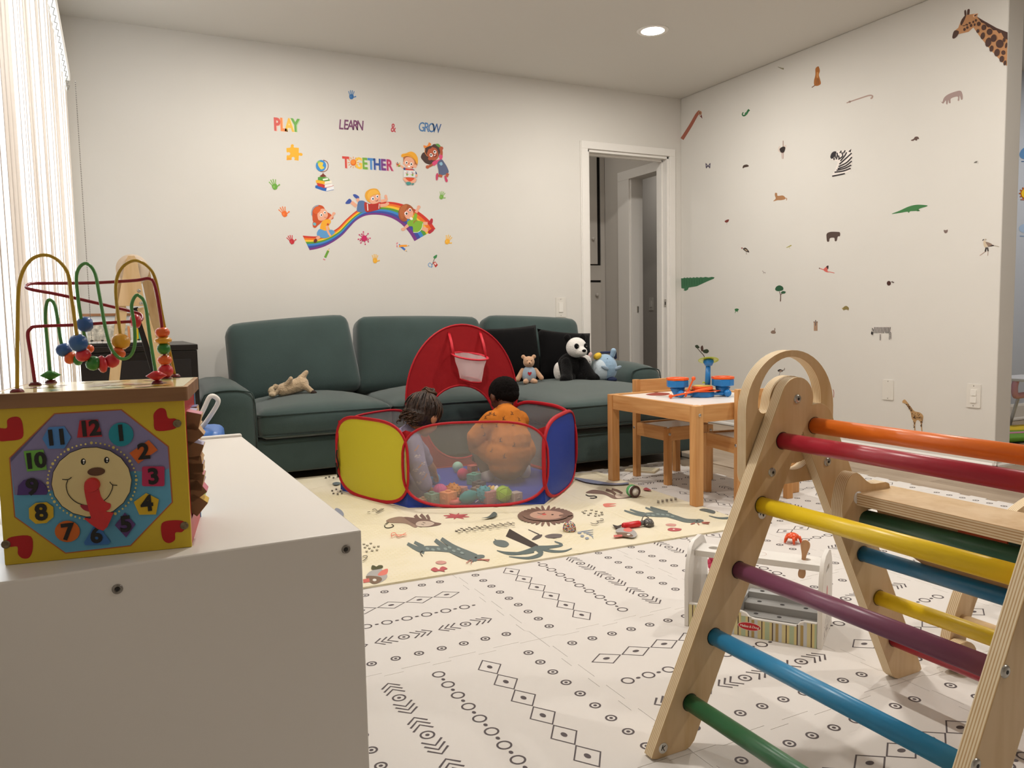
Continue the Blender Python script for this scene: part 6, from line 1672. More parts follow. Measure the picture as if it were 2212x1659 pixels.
mb = MB(); mb.tube([Pg(-0.12 + 0.20 * cos(t), -0.26 + 0.2 * sin(t), 1.10) for t in [2 * pi * k / 14 for k in range(14)]], 0.005, mat('#a8323a', rough=0.6), n=6, closed=True); mb.build('hair_tie', girl)
LAV = mat('#9690ae', rough=0.9, spec=0.1, noise=0.05, nscale=10, bump=0.2, bscale=30)
shirt = blob('shirt', [('c', Gp(1.158, 3.345, 0.30), 0.054, Gp(1.13, 3.35, 0.26), 0.078), ('c', Gp(1.125, 3.35, 0.25), 0.083, Gp(1.09, 3.42, 0.13), 0.088),
    ('c', Gp(1.15, 3.29, 0.278), 0.048, Gp(1.158, 3.247, 0.17), 0.042), ('c', Gp(1.158, 3.247, 0.17), 0.041, Gp(1.188, 3.246, 0.095), 0.036),
    ('c', Gp(1.162, 3.395, 0.278), 0.048, Gp(1.25, 3.45, 0.195), 0.042), ('c', Gp(1.25, 3.45, 0.195), 0.038, Gp(1.28, 3.466, 0.155), 0.033)], LAV, girl, 0.005, 4, 0.008, 18)
bake(shirt)
blob('leggings', [('c', Gp(1.105, 3.385, 0.105), 0.066, Gp(1.18, 3.335, 0.054), 0.050), ('c', Gp(1.18, 3.335, 0.05), 0.046, Gp(1.12, 3.43, 0.045), 0.034), ('c', Gp(1.12, 3.47, 0.105), 0.066, Gp(1.215, 3.45, 0.054), 0.050), ('c', Gp(1.215, 3.45, 0.05), 0.046, Gp(1.14, 3.53, 0.045), 0.034)], mat('#7d7896', rough=0.9), girl, 0.005, 3)
def motif(col, px, wd, fn): 
    print_marks(shirt, girl, px, col, wd, fn)
motif('#cdbec2', [(902, 985), (915, 1000), (912, 1022), (905, 1042), (925, 1005), (897, 1015)], 1.0, lambda k: [[(-0.014, -0.004), (0.0, 0.0), (0.014, 0.001)], [(-0.012, 0.0), (0.012, 0.003)], [(-0.009, 0.004), (0.010, 0.006)], [(-0.006, -0.008), (0.008, -0.006)]])
motif('#c08a70', [(900, 968), (908, 1005), (918, 1030)], 1.0, lambda k: [[(-0.012, -0.012), (0.0, 0.0), (0.010, 0.014)], [(-0.008, -0.012), (0.004, 0.0), (0.013, 0.012)]])

# ================================================================ soft toys on the sofa
def button(parent, p, r, col, nm='eye'):
    mb = MB(); mb.ball(p, r, mat(col, rough=0.2, spec=0.6), nu=10, nv=6); return mb.build(nm, parent)
PLW = mat('#e6e2dd', rough=0.95, spec=0.1, bump=0.6, bscale=140, sheen=0.4)
PLB = mat('#0d0c0d', rough=0.95, spec=0.1, bump=0.6, bscale=140, sheen=0.1)
TAN = mat('#c79f80', rough=0.9, spec=0.1, bump=0.3, bscale=160, sheen=0.3)
# small bear
bear = empty('teddy_bear', (2.27, 4.28, 0.412), radians(-22), 'small tan teddy bear in a pale blue vest with a red heart, on the chaise', 'soft toy')
blob('body', [('e', (0, 0, 0.055), (0.044, 0.036, 0.055)), ('c', (-0.04, 0, 0.085), 0.014, (-0.072, -0.015, 0.03), 0.016), ('c', (0.04, 0, 0.085), 0.014, (0.075, -0.015, 0.035), 0.016),
              ('c', (-0.022, -0.02, 0.016), 0.018, (-0.03, -0.075, 0.018), 0.016), ('c', (0.022, -0.02, 0.016), 0.018, (0.03, -0.075, 0.018), 0.016)], TAN, bear, 0.004, 3)
hd = blob('head', [('e', (0, -0.004, 0.135), (0.036, 0.034, 0.036)), ('e', (0, -0.034, 0.127), (0.016, 0.016, 0.014)), ('e', (-0.033, 0.004, 0.167), (0.014, 0.008, 0.014)), ('e', (0.033, 0.004, 0.167), (0.014, 0.008, 0.014))], TAN, bear, 0.0035, 3)
for s in (-1, 1): button(hd, (s * 0.013, -0.035, 0.145), 0.0028, '#1c1310')
button(hd, (0, -0.05, 0.131), 0.0045, '#3a2218', 'nose')
v_ = blob('vest', [('e', (0, -0.001, 0.056), (0.0475, 0.040, 0.054))], mat('#9fb0c0', rough=0.9, bump=0.2, bscale=200), bear, 0.004, 2)
mb = MB(); mb.plate([[tuple(p)[:2] for p in catmull([(0, -0.012, 0), (0.012, 0.002, 0), (0.008, 0.010, 0), (0, 0.006, 0), (-0.008, 0.010, 0), (-0.012, 0.002, 0)], 4)]], 0.003, mat('#b01a22', rough=0.6), O=(0, -0.0395, 0.066), U=(1, 0, 0), V=(0, 0.12, 1)); mb.build('heart', v_)
# panda
pan = empty('panda_toy', (2.55, 4.20, 0.405), radians(-8), 'black and white panda soft toy leaning against the black pillow', 'soft toy')
blob('body', [('e', (-0.02, 0.03, 0.09), (0.085, 0.075, 0.10)), ('c', (-0.06, -0.01, 0.13), 0.034, (-0.085, -0.08, 0.035), 0.036), ('c', (0.05, -0.01, 0.13), 0.034, (0.075, -0.085, 0.035), 0.036), ('c', (-0.05, -0.03, 0.035), 0.04, (-0.10, -0.085, 0.032), 0.034), ('c', (0.04, -0.03, 0.035), 0.04, (0.10, -0.085, 0.032), 0.034)], PLB, pan, 0.006, 3)
blob('flank', [('e', (-0.085, 0.045, 0.075), (0.035, 0.045, 0.06))], PLW, pan, 0.006, 2)
hd = blob('head', [('e', (0.0, -0.035, 0.225), (0.066, 0.06, 0.063)), ('e', (0.012, -0.085, 0.20), (0.036, 0.036, 0.030))], PLW, pan, 0.005, 3)
for s in (-1, 1):
    blob('ear', [('e', (s * 0.052, -0.015, 0.285), (0.024, 0.014, 0.024))], PLB, hd, 0.004, 2)
    mb = MB(); mb.ball((0.012 + s * 0.030, -0.088 + (0.004 if s < 0 else 0.004), 0.232), (0.017, 0.013, 0.020), PLB, R=RY(s * 25), nu=14, nv=10); mb.build('eye_patch', hd)
    mb = MB(); mb.ball((0.012 + s * 0.028, -0.101, 0.232), 0.006, mat('#201a16', rough=0.1, spec=0.8), nu=10, nv=8); mb.build('eye', hd)
mb = MB(); mb.ball((0.014, -0.121, 0.207), (0.014, 0.008, 0.009), PLB, nu=12, nv=8); mb.build('nose', hd)
# white toy peeping out behind the panda
cub = empty('white_toy', (2.655, 4.23, 0.41), radians(-15), 'small white soft toy with pink ears peeping out between panda and whale', 'soft toy')
hd = blob('body', [('e', (0, 0, 0.12), (0.036, 0.034, 0.048)), ('e', (0, 0.01, 0.05), (0.036, 0.036, 0.05))], PLW, cub, 0.005, 3)
for s in (-1, 1): blob('ear', [('e', (s * 0.028, 0.0, 0.168), (0.013, 0.008, 0.018), RY(s * 20))], mat('#d9b4b0', rough=0.9), cub, 0.004, 2); button(cub, (s * 0.014, -0.034, 0.128), 0.0032, '#1c1310')
# blue whale
wh = empty('whale_toy', (2.725, 4.12, 0.408), radians(-20), 'round pale blue whale soft toy with a yellow cap at the chaise arm', 'soft toy')
WB = mat('#93aec6', rough=0.9, spec=0.1, bump=0.2, bscale=160, sheen=0.3)
blob('body', [('e', (0, 0, 0.088), (0.078, 0.074, 0.088))], WB, wh, 0.005, 2)
blob('belly', [('e', (-0.032, -0.02, 0.078), (0.054, 0.062, 0.072))], mat('#b9c6cf', rough=0.9, bump=0.2, bscale=160), wh, 0.005, 2)
blob('cap', [('e', (-0.052, -0.02, 0.165), (0.028, 0.026, 0.020), RY(-30))], mat('#e0b93a', rough=0.9), wh, 0.004, 2)
blob('tail_fin', [('c', (0.045, -0.015, 0.168), 0.016, (0.05, -0.02, 0.195), 0.018)], WB, wh, 0.004, 2)
blob('collar', [('c', (-0.02, 0.02, 0.185), 0.008, (0.07, 0.02, 0.185), 0.010), ('c', (0.07, 0.02, 0.185), 0.010, (0.075, 0.03, 0.15), 0.010)], mat('#2c3350', rough=0.9), wh, 0.004, 1)
for (x, z, ry_) in ((-0.02, 0.095, 25), (0.07, 0.09, -25)): blob('fin', [('e', (x, -0.082 + (0.03 if x > 0.05 else 0), z), (0.026, 0.008, 0.012), RY(ry_))], mat('#8fa0b0', rough=0.9), wh, 0.003, 1)
blob('foot', [('e', (0.03, -0.055, 0.018), (0.032, 0.034, 0.018))], mat('#14203f', rough=0.9), wh, 0.004, 1)
button(wh, (0.0, -0.066, 0.15), 0.003, '#22303f')
# floppy goat on the left seat
goat = empty('goat_toy', (0.84, 4.36, 0.418), radians(0), 'beige plush goat lying on its side at the left end of the sofa', 'soft toy')
GB = mat('#b9a284', rough=0.95, spec=0.1, noise=0.12, nscale=40, bump=0.6, bscale=150, sheen=0.4)
blob('body', [('c', (-0.045, 0, 0.035), 0.036, (0.055, 0, 0.062), 0.042), ('c', (0.06, -0.02, 0.06), 0.022, (0.105, -0.04, 0.018), 0.014), ('c', (0.05, 0.0, 0.085), 0.022, (0.085, 0.0, 0.125), 0.013),
              ('c', (-0.03, -0.02, 0.06), 0.016, (-0.005, -0.035, 0.098), 0.012), ('c', (0.03, 0.02, 0.06), 0.018, (0.075, 0.03, 0.10), 0.012)], GB, goat, 0.005, 3, 0.005, 60)
hd = blob('head', [('e', (-0.095, -0.005, 0.032), (0.030, 0.026, 0.028)), ('e', (-0.105, -0.022, 0.016), (0.020, 0.018, 0.016))], mat('#c3ae90', rough=0.95, bump=0.5, bscale=150), goat, 0.004, 2)
for s in (-1, 1): blob('ear', [('e', (-0.085, s * 0.02 - 0.005, 0.055), (0.012, 0.006, 0.018), RY(40))], GB, hd, 0.004, 1)
blob('hoof', [('c', (0.106, -0.042, 0.016), 0.0145, (0.115, -0.046, 0.012), 0.014)], mat('#2a1c14', rough=0.8), goat, 0.004, 1)
button(hd, (-0.09, -0.03, 0.042), 0.0035, '#17110d')
# ================================================================ white cabinet at the left front and what stands on it
CABW = mat('#dcd7d0', rough=0.32, spec=0.45)
CH = 0.55
cab = empty('storage_cabinet', (0.268, 0.972, GZ), radians(0.8), 'low white storage cabinet at the left front, carrying the activity cube', 'cabinet')
cw, cd, hh = 0.44, 0.985, CH - GZ
mb = MB(); mb.b2((-cw, 0, 0), (0, 0.018, hh - 0.0005), CABW); e1 = mb.build('side_panel', cab, bevel=0.0025)
mb = MB(); mb.b2((-cw, cd - 0.018, 0), (0, cd, hh + 0.006), CABW); mb.build('side_panel', cab, bevel=0.003)
mb = MB(); mb.b2((-cw, 0.0005, hh - 0.018), (0, cd - 0.0185, hh), CABW); mb.build('top_panel', cab, bevel=0.002)
mb = MB(); mb.b2((-cw + 0.002, 0.0185, 0.01), (-cw + 0.010, cd - 0.0185, hh - 0.0185), CABW); mb.build('back_panel', cab)
mb = MB(); mb.b2((-cw + 0.011, 0.0185, 0.03), (-0.004, cd - 0.0185, 0.046), CABW); mb.build('shelf', cab)
for k in range(3):
    x0 = 0.03 + 0.315 * k
    mb = MB(); mb.b2((-cw + 0.03, x0, 0.2), (-0.008, x0 + 0.295, 0.47), mat('#e4e2dc', rough=0.4)); mb.build('bin', cab, bevel=0.012)
for (x, z) in ((-0.021, -0.022), (-0.282, -0.027)):
    mb = MB(); mb.lathe([(0, 0.0015), (0.003, 0.0008), (0.0035, 0.0016), (0.0052, 0.0016), (0.0058, 0.0)], mat('#8c8780', rough=0.35, metal=0.8), (x, 0, hh + z), (0, -1, 0), 16)
    mb.lathe([(0.0, 0.0018), (0.0022, 0.0018)], DARK, (x, 0, hh + z), (0, -1, 0), 8); mb.build('screw', e1)

# ---------------------------------------------------------------- wooden activity cube with a clock face and a bead maze
CRZ = radians(-9.0)
CF = Vector((0.068, 1.002, CH))                 # front right bottom corner
cube = empty('activity_cube', CF, CRZ, 'yellow wooden activity cube with a smiling clock face and bead maze on the white cabinet', 'activity cube')
CW, CDp, CHt = 0.1965, 0.160, 0.178
YELW = mat('#cdb12a', rough=0.4, spec=0.4)
REDW = mat('#b5262b', rough=0.4)
mb = MB(); mb.b2((-CW, 0, 0), (0, 0.006, CHt), YELW); mb.build('front_panel', cube, bevel=0.0012)
mb = MB(); mb.b2((-CW, 0.0065, 0), (-CW + 0.006, CDp, CHt), mat('#3f8fc0', rough=0.4)); mb.b2((-CW, CDp - 0.006, 0), (0, CDp + 0.0005, CHt), mat('#6fa8d4', rough=0.4)); mb.b2((-CW + 0.006, 0.0065, 0), (-0.002, CDp - 0.006, 0.006), REDW); mb.build('back_panels', cube, weld=False)
mb = MB()
sd = [[(0.0065, 0), (CDp - 0.0065, 0), (CDp - 0.0065, CHt), (0.0065, CHt)], [(0.028, 0.028), (0.028, 0.158), (CDp - 0.02, 0.158), (CDp - 0.02, 0.028)]]
mb.plate(sd, 0.005, REDW, O=(-0.006, 0, 0), U=(0, 1, 0), V=(0, 0, 1)); mb.build('side_panel', cube)
mb = MB(); mb.b2((-0.075, 0.028, 0.028), (-0.07, CDp - 0.02, 0.158), mat('#5a1215', rough=0.6)); mb.build('side_recess', cube)
BLKW = mat('#8a6a48', rough=0.6); ENDW = mat('#cba77c', rough=0.6)
rr = random.Random(9)
rows_ = [(0.149, 15), (0.133, -35), (0.112, 20), (0.094, -5), (0.086, 8), (0.073, 12), (0.062, 55), (0.044, 40)]
for (z, ang) in rows_:
    for k in range(3):
        tint = ['#9fc06a', '#8f8fc0', '#d8b23a', '#d07a8a', '#b9b6d4'][rr.randrange(5)]
        R_ = RY(ang + (rr.uniform(-30, 30) if k else 0))
        mb = MB(); s = 0.0205
        mb.box((0, 0, 0), (s, 0.030, s), BLKW, R=R_)
        mb.box(R_ @ Vector((0, 0, s / 2)), (s * 0.96, 0.0296, 0.0008), mat(tint, rough=0.5), R=R_); mb.box(R_ @ Vector((s / 2, 0, 0)), (0.0008, 0.0296, s * 0.96), ENDW, R=R_)
        o = mb.build('spinning_block', cube, weld=False); o.location = (0.0005 + (0.003 if k == 0 else -0.004), 0.0475 + 0.032 * k, z)
# top slab
mb = MB(); mb.plate([rrect(-CW - 0.006, -0.007, 0.005, CDp + 0.005, 0.004, 3)], 0.0165, wood('slab', '#c9a272', '#9d754a', 'X', 1, .5, 12), O=(0, 0, CHt), me=wood('slab_edge', '#8a6444', '#6b4a30', 'X', 1, .5, 12)); slab = mb.build('top_slab', cube, bevel=0.0015)
ZT = CHt + 0.0168
mb = MB(); rr = random.Random(2)
mb.plate([rrect(-CW, -0.002, 0.0, CDp, 0.003, 3)], 0.0, mat('#dccf8e', rough=0.12, spec=0.6), O=(0, 0, ZT))
for i in range(26):
    x, y = rr.uniform(-CW + .02, -0.02), rr.uniform(0.015, CDp - .015)
    mb.plate([circ(x, y, rr.uniform(.006, .016), rr.uniform(.004, .01), 12, rr.random() * 3)], 0.0, mat(rr.choice(['#c95a4a', '#8fae5a', '#d8a63a', '#c9a0a0', '#7fa9c0', '#e8dcb0']), rough=0.12, spec=0.6), O=(0, 0, ZT + 0.0002 + 0.00002 * i))
o = mb.build('top_picture', slab, weld=False); o['kind'] = 'stuff'
# front art, traced on the plane of the front panel
fN = Vector((sin(CRZ), -cos(CRZ), 0)); 
def on_front(u, v):
    d = ray(u, v); return CAM_POS + d * ((CF - CAM_POS).dot(fN) / d.dot(fN))
bpy.context.view_layer.update(); CINV = cube.matrix_world.inverted()
def DF(lift=0.0003): return Decal(lambda u, v: CINV @ on_front(u, v), CINV.to_3x3() @ fN, 0, 780, 3.456, lift)
def fbuild(d, nm, par=None): o = d.build(nm); o.parent = par or cube; return o
d = DF(); octo = [(405, 388), (908, 358), (1262, 636), (1292, 1055), (978, 1382), (488, 1438), (106, 1165), (67, 722)]
oc = (680, 890)
d.poly('#b5693a', octo); d.h += 0.0001
inn = [(oc[0] + (x - oc[0]) * 0.983, oc[1] + (y - oc[1]) * 0.983) for x, y in octo]
d.poly('#5fa3c4', inn); d.poly('#8780a8', [inn[7], (80, 760)] + [inn[0], inn[1], inn[2]] + [(1262, 800), (1180, 830), (1000, 820), (700, 870), (420, 960), (110, 1000)])
for k in range(60):
    a = 2 * pi * k / 60 - pi / 2 - 0.03; big = k % 5 == 0
    d.E('#e0cf7a', 693 + 327 * cos(a), 893 + 283 * sin(a), 11 if big else 7)
d.E('#27242e', 694, 893, 300, 262, -3).E('#d9c690', 694, 893, 295, 257, -3)
for (x, y) in ((633, 742), (806, 730)): d.E('#17140f', x, y, 19, 24).E('#f0ece4', x + 4, y - 8, 8).E('#f0ece4', x + 4, y + 9, 5)
d.E('#5f3f2a', 730, 815, 66, 31, -4)
d.L('#17140f', [(520, 878), (508, 920), (525, 985), (580, 1040), (660, 1066), (740, 1055), (810, 1010), (845, 950), (852, 912)], 6).L('#17140f', [(478, 872), (520, 874), (548, 856)], 6).L('#17140f', [(830, 890), (850, 912), (886, 916)], 6).S('#9a2438', [(612, 1062), (670, 1068), (690, 1110), (640, 1098)])
dial = fbuild(d, 'clock_dial'); dial['kind'] = 'stuff'
def regpoly(cx, cy, r, n, rot, sx=1.0): return [(cx + r * sx * cos(radians(rot) + 2 * pi * i / n), cy + r * sin(radians(rot) + 2 * pi * i / n)) for i in range(n)]
NUM = [(12, (672, 505), '#b9303a', [(597, 442), (732, 434), (766, 562), (578, 570)]), (1, (905, 540), '#1f8a9c', circ(906, 546, 93, 89)), (2, (1075, 676), '#cf6428', [(968, 685), (1112, 588), (1180, 662), (1034, 764)]),
       (3, (1148, 862), '#b8305a', rrect(1062, 784, 1230, 932, 14)), (4, (1100, 1064), '#d4b02a', [(1093, 982), (1188, 1030), (1166, 1142), (1042, 1144), (1000, 1050)]), (5, (942, 1217), '#5a3f78', [(934, 1128), (1014, 1216), (944, 1314), (860, 1222)]),
       (6, (722, 1300), '#3f74b8', [(735, 1222), (828, 1345), (810, 1365), (640, 1372), (630, 1350), (705, 1225)]), (7, (508, 1275), '#cf6a28', circ(506, 1268, 94, 80)), (8, (312, 1130), '#d4b02a', [(270, 1056), (352, 1050), (402, 1086), (404, 1160), (350, 1206), (270, 1212), (222, 1172), (219, 1096)]),
       (9, (246, 940), '#523a78', [(132, 998), (140, 930), (180, 885), (245, 874), (305, 890), (345, 930), (362, 975), (350, 995)]), (10, (266, 745), '#6fae4a', [(180, 670), (328, 658), (354, 808), (206, 822)]), (11, (425, 572), '#4f86c6', [(366, 492), (484, 485), (534, 568), (484, 650), (364, 652), (320, 578)])]
for (n, (tx_, ty_), col, poly_) in NUM:
    d = DF(0.0022); d.poly(col, poly_)
    t_o = fbuild(d, 'number_tile')
    c_ = CINV @ on_front(tx_ / 3.456, 780 + ty_ / 3.456)
    t = text_polys(str(n), 0.0255 if n < 10 else 0.024, mat('#14110f', rough=0.4), t_o, 'numeral', 0.0004, spacing=0.92, bold=0.0009)
    t.matrix_local = Matrix.Translation(c_ + Vector((0, -0.0028, 0))) @ Matrix.Rotation(pi / 2, 4, 'X') @ Matrix.Rotation(radians(2), 4, 'Z')
for pts in ([(1150, 390), (1190, 352), (1235, 362), (1255, 425), (1310, 430), (1335, 470), (1290, 510), (1165, 518), (1148, 440)], [(-20, 505), (50, 500), (55, 440), (100, 416), (150, 425), (172, 490), (165, 575), (60, 595), (-10, 590)],
            [(50, 1335), (110, 1308), (230, 1308), (245, 1400), (220, 1465), (170, 1472), (135, 1440), (130, 1385), (70, 1385)], [(1208, 1212), (1290, 1188), (1370, 1195), (1390, 1230), (1360, 1275), (1310, 1280), (1305, 1335), (1255, 1358), (1212, 1320)]):
    d = DF(0.0004); d.S('#b01c20', pts, 4); fbuild(d, 'heart')
for (x, y) in ((1322, 466), (1376, 1228), (44, 1368)):
    c_ = CINV @ on_front(x / 3.456, 780 + y / 3.456)
    mb = MB(); mb.lathe([(0, 0.0012), (0.0024, 0.001), (0.003, 0.0018), (0.0046, 0.0012), (0.0048, 0)], mat('#7d6f58', rough=0.4, metal=0.7), c_, (0, -1, 0), 16); mb.build('screw', cube)
mb = MB(); HR = mat('#c4181c', rough=0.28, spec=0.5)
def fp(x, y): q = CINV @ on_front(x / 3.456, 780 + y / 3.456); return (q.x, q.z)
big = [fp(*p) for p in [(640, 920), (660, 875), (700, 868), (738, 885), (748, 930), (765, 1000), (800, 1040), (835, 1055), (830, 1090), (800, 1110), (850, 1120), (848, 1140), (782, 1252), (655, 1175), (650, 1158), (690, 1160), (675, 1100), (650, 1000)]]
mb.plate([[tuple(p)[:2] for p in catmull([(a, b, 0) for a, b in big], 3)]], 0.005, HR, O=(0, -0.0045, 0), U=(1, 0, 0), V=(0, 0, 1))
c_ = fp(700, 912); mb.cyl((c_[0], -0.002, c_[1]), (c_[0], -0.013, c_[1]), 0.0095, HR, r1=0.0075, n=20); mb.build('clock_hand', cube, bevel=0.0012)

# bead maze: wires between feet on the top slab
ZTOP = CH + ZT
def wire(name, col, px, y0, y1, extra=None):
    us = px; n = len(us); L = [0]
    for i in range(1, n): L.append(L[-1] + math.hypot(us[i][0] - us[i - 1][0], us[i][1] - us[i - 1][1]))
    pts = []
    for i, p in enumerate(us):
        f = L[i] / L[-1]; y = y0 + (y1 - y0) * f + (p[2] if len(p) > 2 else 0)
        pts.append(CINV @ on_y(p[0], p[1], y))
    P_ = [Vector(q) for q in catmull(pts, 7, False)]
    mb = MB(); mb.tube(P_, 0.0021, mat(col, rough=0.25, spec=0.5), n=10); return mb.build(name, cube), P_
yA, yB = on_z(37, 847, ZTOP).y, on_z(378, 814, ZTOP).y
wy, Py = wire('wire', '#b8942c', [(37, 847), (38, 700), (42, 610), (62, 566), (92, 551), (122, 560), (146, 590), (154, 640), (166, 725), (171, 745), (182, 770), (205, 786), (232, 784), (252, 770), (261, 738), (257, 700), (250, 620), (262, 580), (290, 563), (318, 575), (336, 605), (352, 690), (378, 814)], yA, yB)
yC, yD = on_z(76, 832, ZTOP).y, on_z(359, 818, ZTOP).y
wr, Pr = wire('wire', '#8f1a2c', [(76, 832), (68, 775), (60, 725), (66, 710), (82, 705), (160, 702), (240, 697), (292, 694), (306, 690, .012), (304, 680, .02), (285, 673, .02), (210, 655, .01), (120, 635), (70, 626, -.01), (56, 620), (66, 613, .012), (100, 612, .02), (200, 611, .01), (290, 606), (322, 602), (334, 616), (344, 665), (350, 710), (355, 770), (359, 818)], yC, yD)
yE, yF = on_z(110, 826, ZTOP).y, on_z(340, 828, ZTOP).y
wg, Pg_ = wire('wire', '#4f8f4a', [(110, 826), (104, 760), (98, 690), (101, 655), (109, 648), (120, 665), (130, 730), (138, 756), (150, 772), (168, 777), (186, 768), (190, 750), (180, 715), (168, 640), (166, 590), (184, 569), (204, 588), (215, 640), (228, 710), (240, 752), (260, 774), (280, 770), (291, 745), (290, 700), (284, 662), (292, 640), (302, 640), (314, 660), (324, 730), (340, 828)], yE, yF)
bpy.context.view_layer.update()
def bead(P_, u, v, rp, col, sq=1.0, nm='bead', near=None, flat=False):
    """bead threaded on the wire nearest to the given sight line"""
    best = min(range(1, len(P_) - 1), key=lambda i: (lambda w: math.hypot(w[0] - u, w[1] - v))(px_of(cube.matrix_world @ P_[i])))
    c = P_[best]; t = (P_[best + 1] - P_[best - 1]).normalized()
    dep = (cube.matrix_world @ c - CAM_POS).dot(FWD); r = rp * dep / F_PX
    h = r * sq
    mb = MB(); mb.lathe([(0.002, -h * 0.92), (r * .55, -h * 0.88), (r * .9, -h * 0.5), (r, 0), (r * .9, h * 0.5), (r * .55, h * 0.88), (0.002, h * 0.92)], mat(col, rough=0.3, spec=0.5), c, t, 24)
    return mb.build(nm, cube)
def px_of(w):
    d = Vector(w) - CAM_POS; z = d.dot(FWD); return (W_PX / 2 + F_PX * d.dot(RIGHT) / z, H_PX / 2 + F_PX * d.dot(DOWN) / z)
BB, BR_, BO_, BG, BY = '#2f5a9c', '#c92a38', '#e0602a', '#2f7a34', '#e0a02c'
bead(Pr, 184, 703, 17, BB); bead(Pr, 290, 694, 16, BR_, 0.7)
bead(Py, 169, 741, 19, BB); bead(Py, 181, 768, 16, BR_, .85); bead(Py, 201, 785, 16, BG, .9); bead(Py, 221, 787, 19, BR_, .5); bead(Py, 240, 780, 15, BR_, .95); bead(Py, 257, 762, 15, BO_, .7); bead(Py, 261, 738, 19, BY, .9)
bead(Pg_, 137, 756, 16, BB, .9); bead(Pg_, 152, 773, 14, BO_, .8); bead(Pg_, 168, 777, 13, BG, .7); bead(Pg_, 190, 755, 12, BO_, .8)
bead(Pr, 350, 714, 15, BO_, .75); bead(Pr, 352, 734, 18, BY, .42); bead(Pr, 354, 754, 14, BG, .9); bead(Pr, 356, 777, 15, BO_, .72); bead(Pr, 358, 800, 16, BR_, .9)
for (u, v, c) in ((110, 819, '#3f8a3a'), (339, 821, '#c92a30')):
    q = CINV @ on_z(u, v + 8, ZTOP)
    mb = MB(); mb.lathe([(0.002, 0.004), (0.0125, 0.010), (0.003, 0.016)], mat(c, rough=0.3), q, (0, 0, 1), 24); mb.build('end_bead', cube)
for (u, v) in ((37, 847), (76, 832), (110, 827), (340, 829), (359, 818), (378, 814)):
    q = CINV @ on_z(u, v, ZTOP)
    mb = MB(); mb.lathe([(0, 0.004), (0.005, 0.0038), (0.0072, 0.0008), (0.0072, 0)], mat('#6a1a20', rough=0.35), q, (0, 0, 1), 18); mb.build('wire_foot', cube)

# ---------------------------------------------------------------- black cabinet, keyboard, easel and picture by the window
BLKC = mat('#16110f', rough=0.35, spec=0.45)
bc = empty('black_cabinet', (0.08, 4.32, 0), 0, 'black box cabinet standing between the window and the sofa arm', 'cabinet')
mb = MB(); mb.b2((-0.255, -0.42, 0.012), (0.253, 0.42, 0.70), BLKC); mb.build('body', bc, bevel=0.004)
mb = MB(); mb.b2((-0.257, -0.425, 0.7005), (0.256, 0.425, 0.727), BLKC); mb.build('top_panel', bc, bevel=0.004)
mb = MB(); mb.b2((-0.225, -0.4245, 0.06), (0.223, -0.4205, 0.66), mat('#1d1a1c', rough=0.5)); mb.build('door_panel', bc, bevel=0.002)
for sx in (-1, 1):
    mb = MB(); mb.b2((sx * 0.22 - 0.02, -0.38, 0), (sx * 0.22 + 0.02, 0.38, 0.0125), BLKC); mb.build('foot', bc)
kb = empty('toy_keyboard', (0.02, 3.985, 0.7275), 0, 'small toy keyboard with white and black keys on the black cabinet', 'keyboard')
mb = MB(); mb.b2((-0.165, -0.07, 0), (0.165, 0.07, 0.014), mat('#2a2a2c', rough=0.4)); mb.build('body', kb, bevel=0.003)
for i in range(15):
    mb = MB(); mb.b2((-0.158 + 0.0211 * i, -0.068, 0.0142), (-0.158 + 0.0211 * i + 0.0195, 0.02, 0.022), mat('#eceef0', rough=0.25)); mb.build('white_key', kb, bevel=0.001)
for i in range(14):
    if i % 7 in (2, 6): continue
    mb = MB(); mb.b2((-0.143 + 0.0211 * i, -0.03, 0.0222), (-0.133 + 0.0211 * i, 0.02, 0.029), DARK); mb.build('black_key', kb, bevel=0.001)
fr = empty('framed_picture', (0.01, 4.62, 0.7275), 0, 'wood framed landscape picture leaning on top of the black cabinet', 'picture')
WFR = wood('walnut', '#8a5f3d', '#6f4a2e', 'X', 1, .5, 14)
for (a, b) in (((-0.185, -0.01, 0.142), (0.185, 0.01, 0.156)), ((-0.185, -0.01, 0), (0.185, 0.01, 0.014))):
    mb = MB(); mb.b2(a, b, WFR); mb.build('frame_rail', fr, bevel=0.001)
for s in (-1, 1):
    mb = MB(); mb.b2((s * 0.185, -0.01, 0.0141), (s * 0.171, 0.01, 0.1419), WFR); mb.build('frame_stile', fr, bevel=0.001)
mb = MB(); mb.b2((-0.171, 0.0, 0.014), (0.171, 0.006, 0.142), mat('#d5d6d2', rough=0.4)); mb.build('mount', fr)
mb = MB(); mb.b2((-0.14, -0.0015, 0.015), (0.14, -0.0005, 0.095), mat('#b9b1a0', rough=0.6, noise=0.5, nscale=45)); mb.build('print', fr)
x = 0.055
for k, (w, h, c, lab) in enumerate(((0.010, 0.088, '#e8a06a', 'thin orange'), (0.016, 0.078, '#e3e6df', 'white'), (0.020, 0.080, '#e6c81e', 'thick yellow'), (0.012, 0.082, '#5fc0a8', 'turquoise'), (0.010, 0.083, '#d8cf5a', 'pale lime'), (0.013, 0.079, '#8a5a3a', 'brown'), (0.008, 0.081, '#c9922c', 'ochre'))):
    mb = MB(); mb.b2((0, 0, 0), (w, 0.10, h), mat(c, rough=0.45)); o = mb.build('book', bevel=0.0012); o.location = (x, 4.40, 0.7275)
    mb = MB(); mb.b2((0.0012, 0.003, 0.0015), (w - 0.0012, 0.1006, h + 0.0004), mat('#e8e2d4', rough=0.8)); mb.build('pages', o)
    tag(o, '%s spined book standing in the row on the black cabinet' % lab, 'book', 'books on the black cabinet'); x += w + 0.001
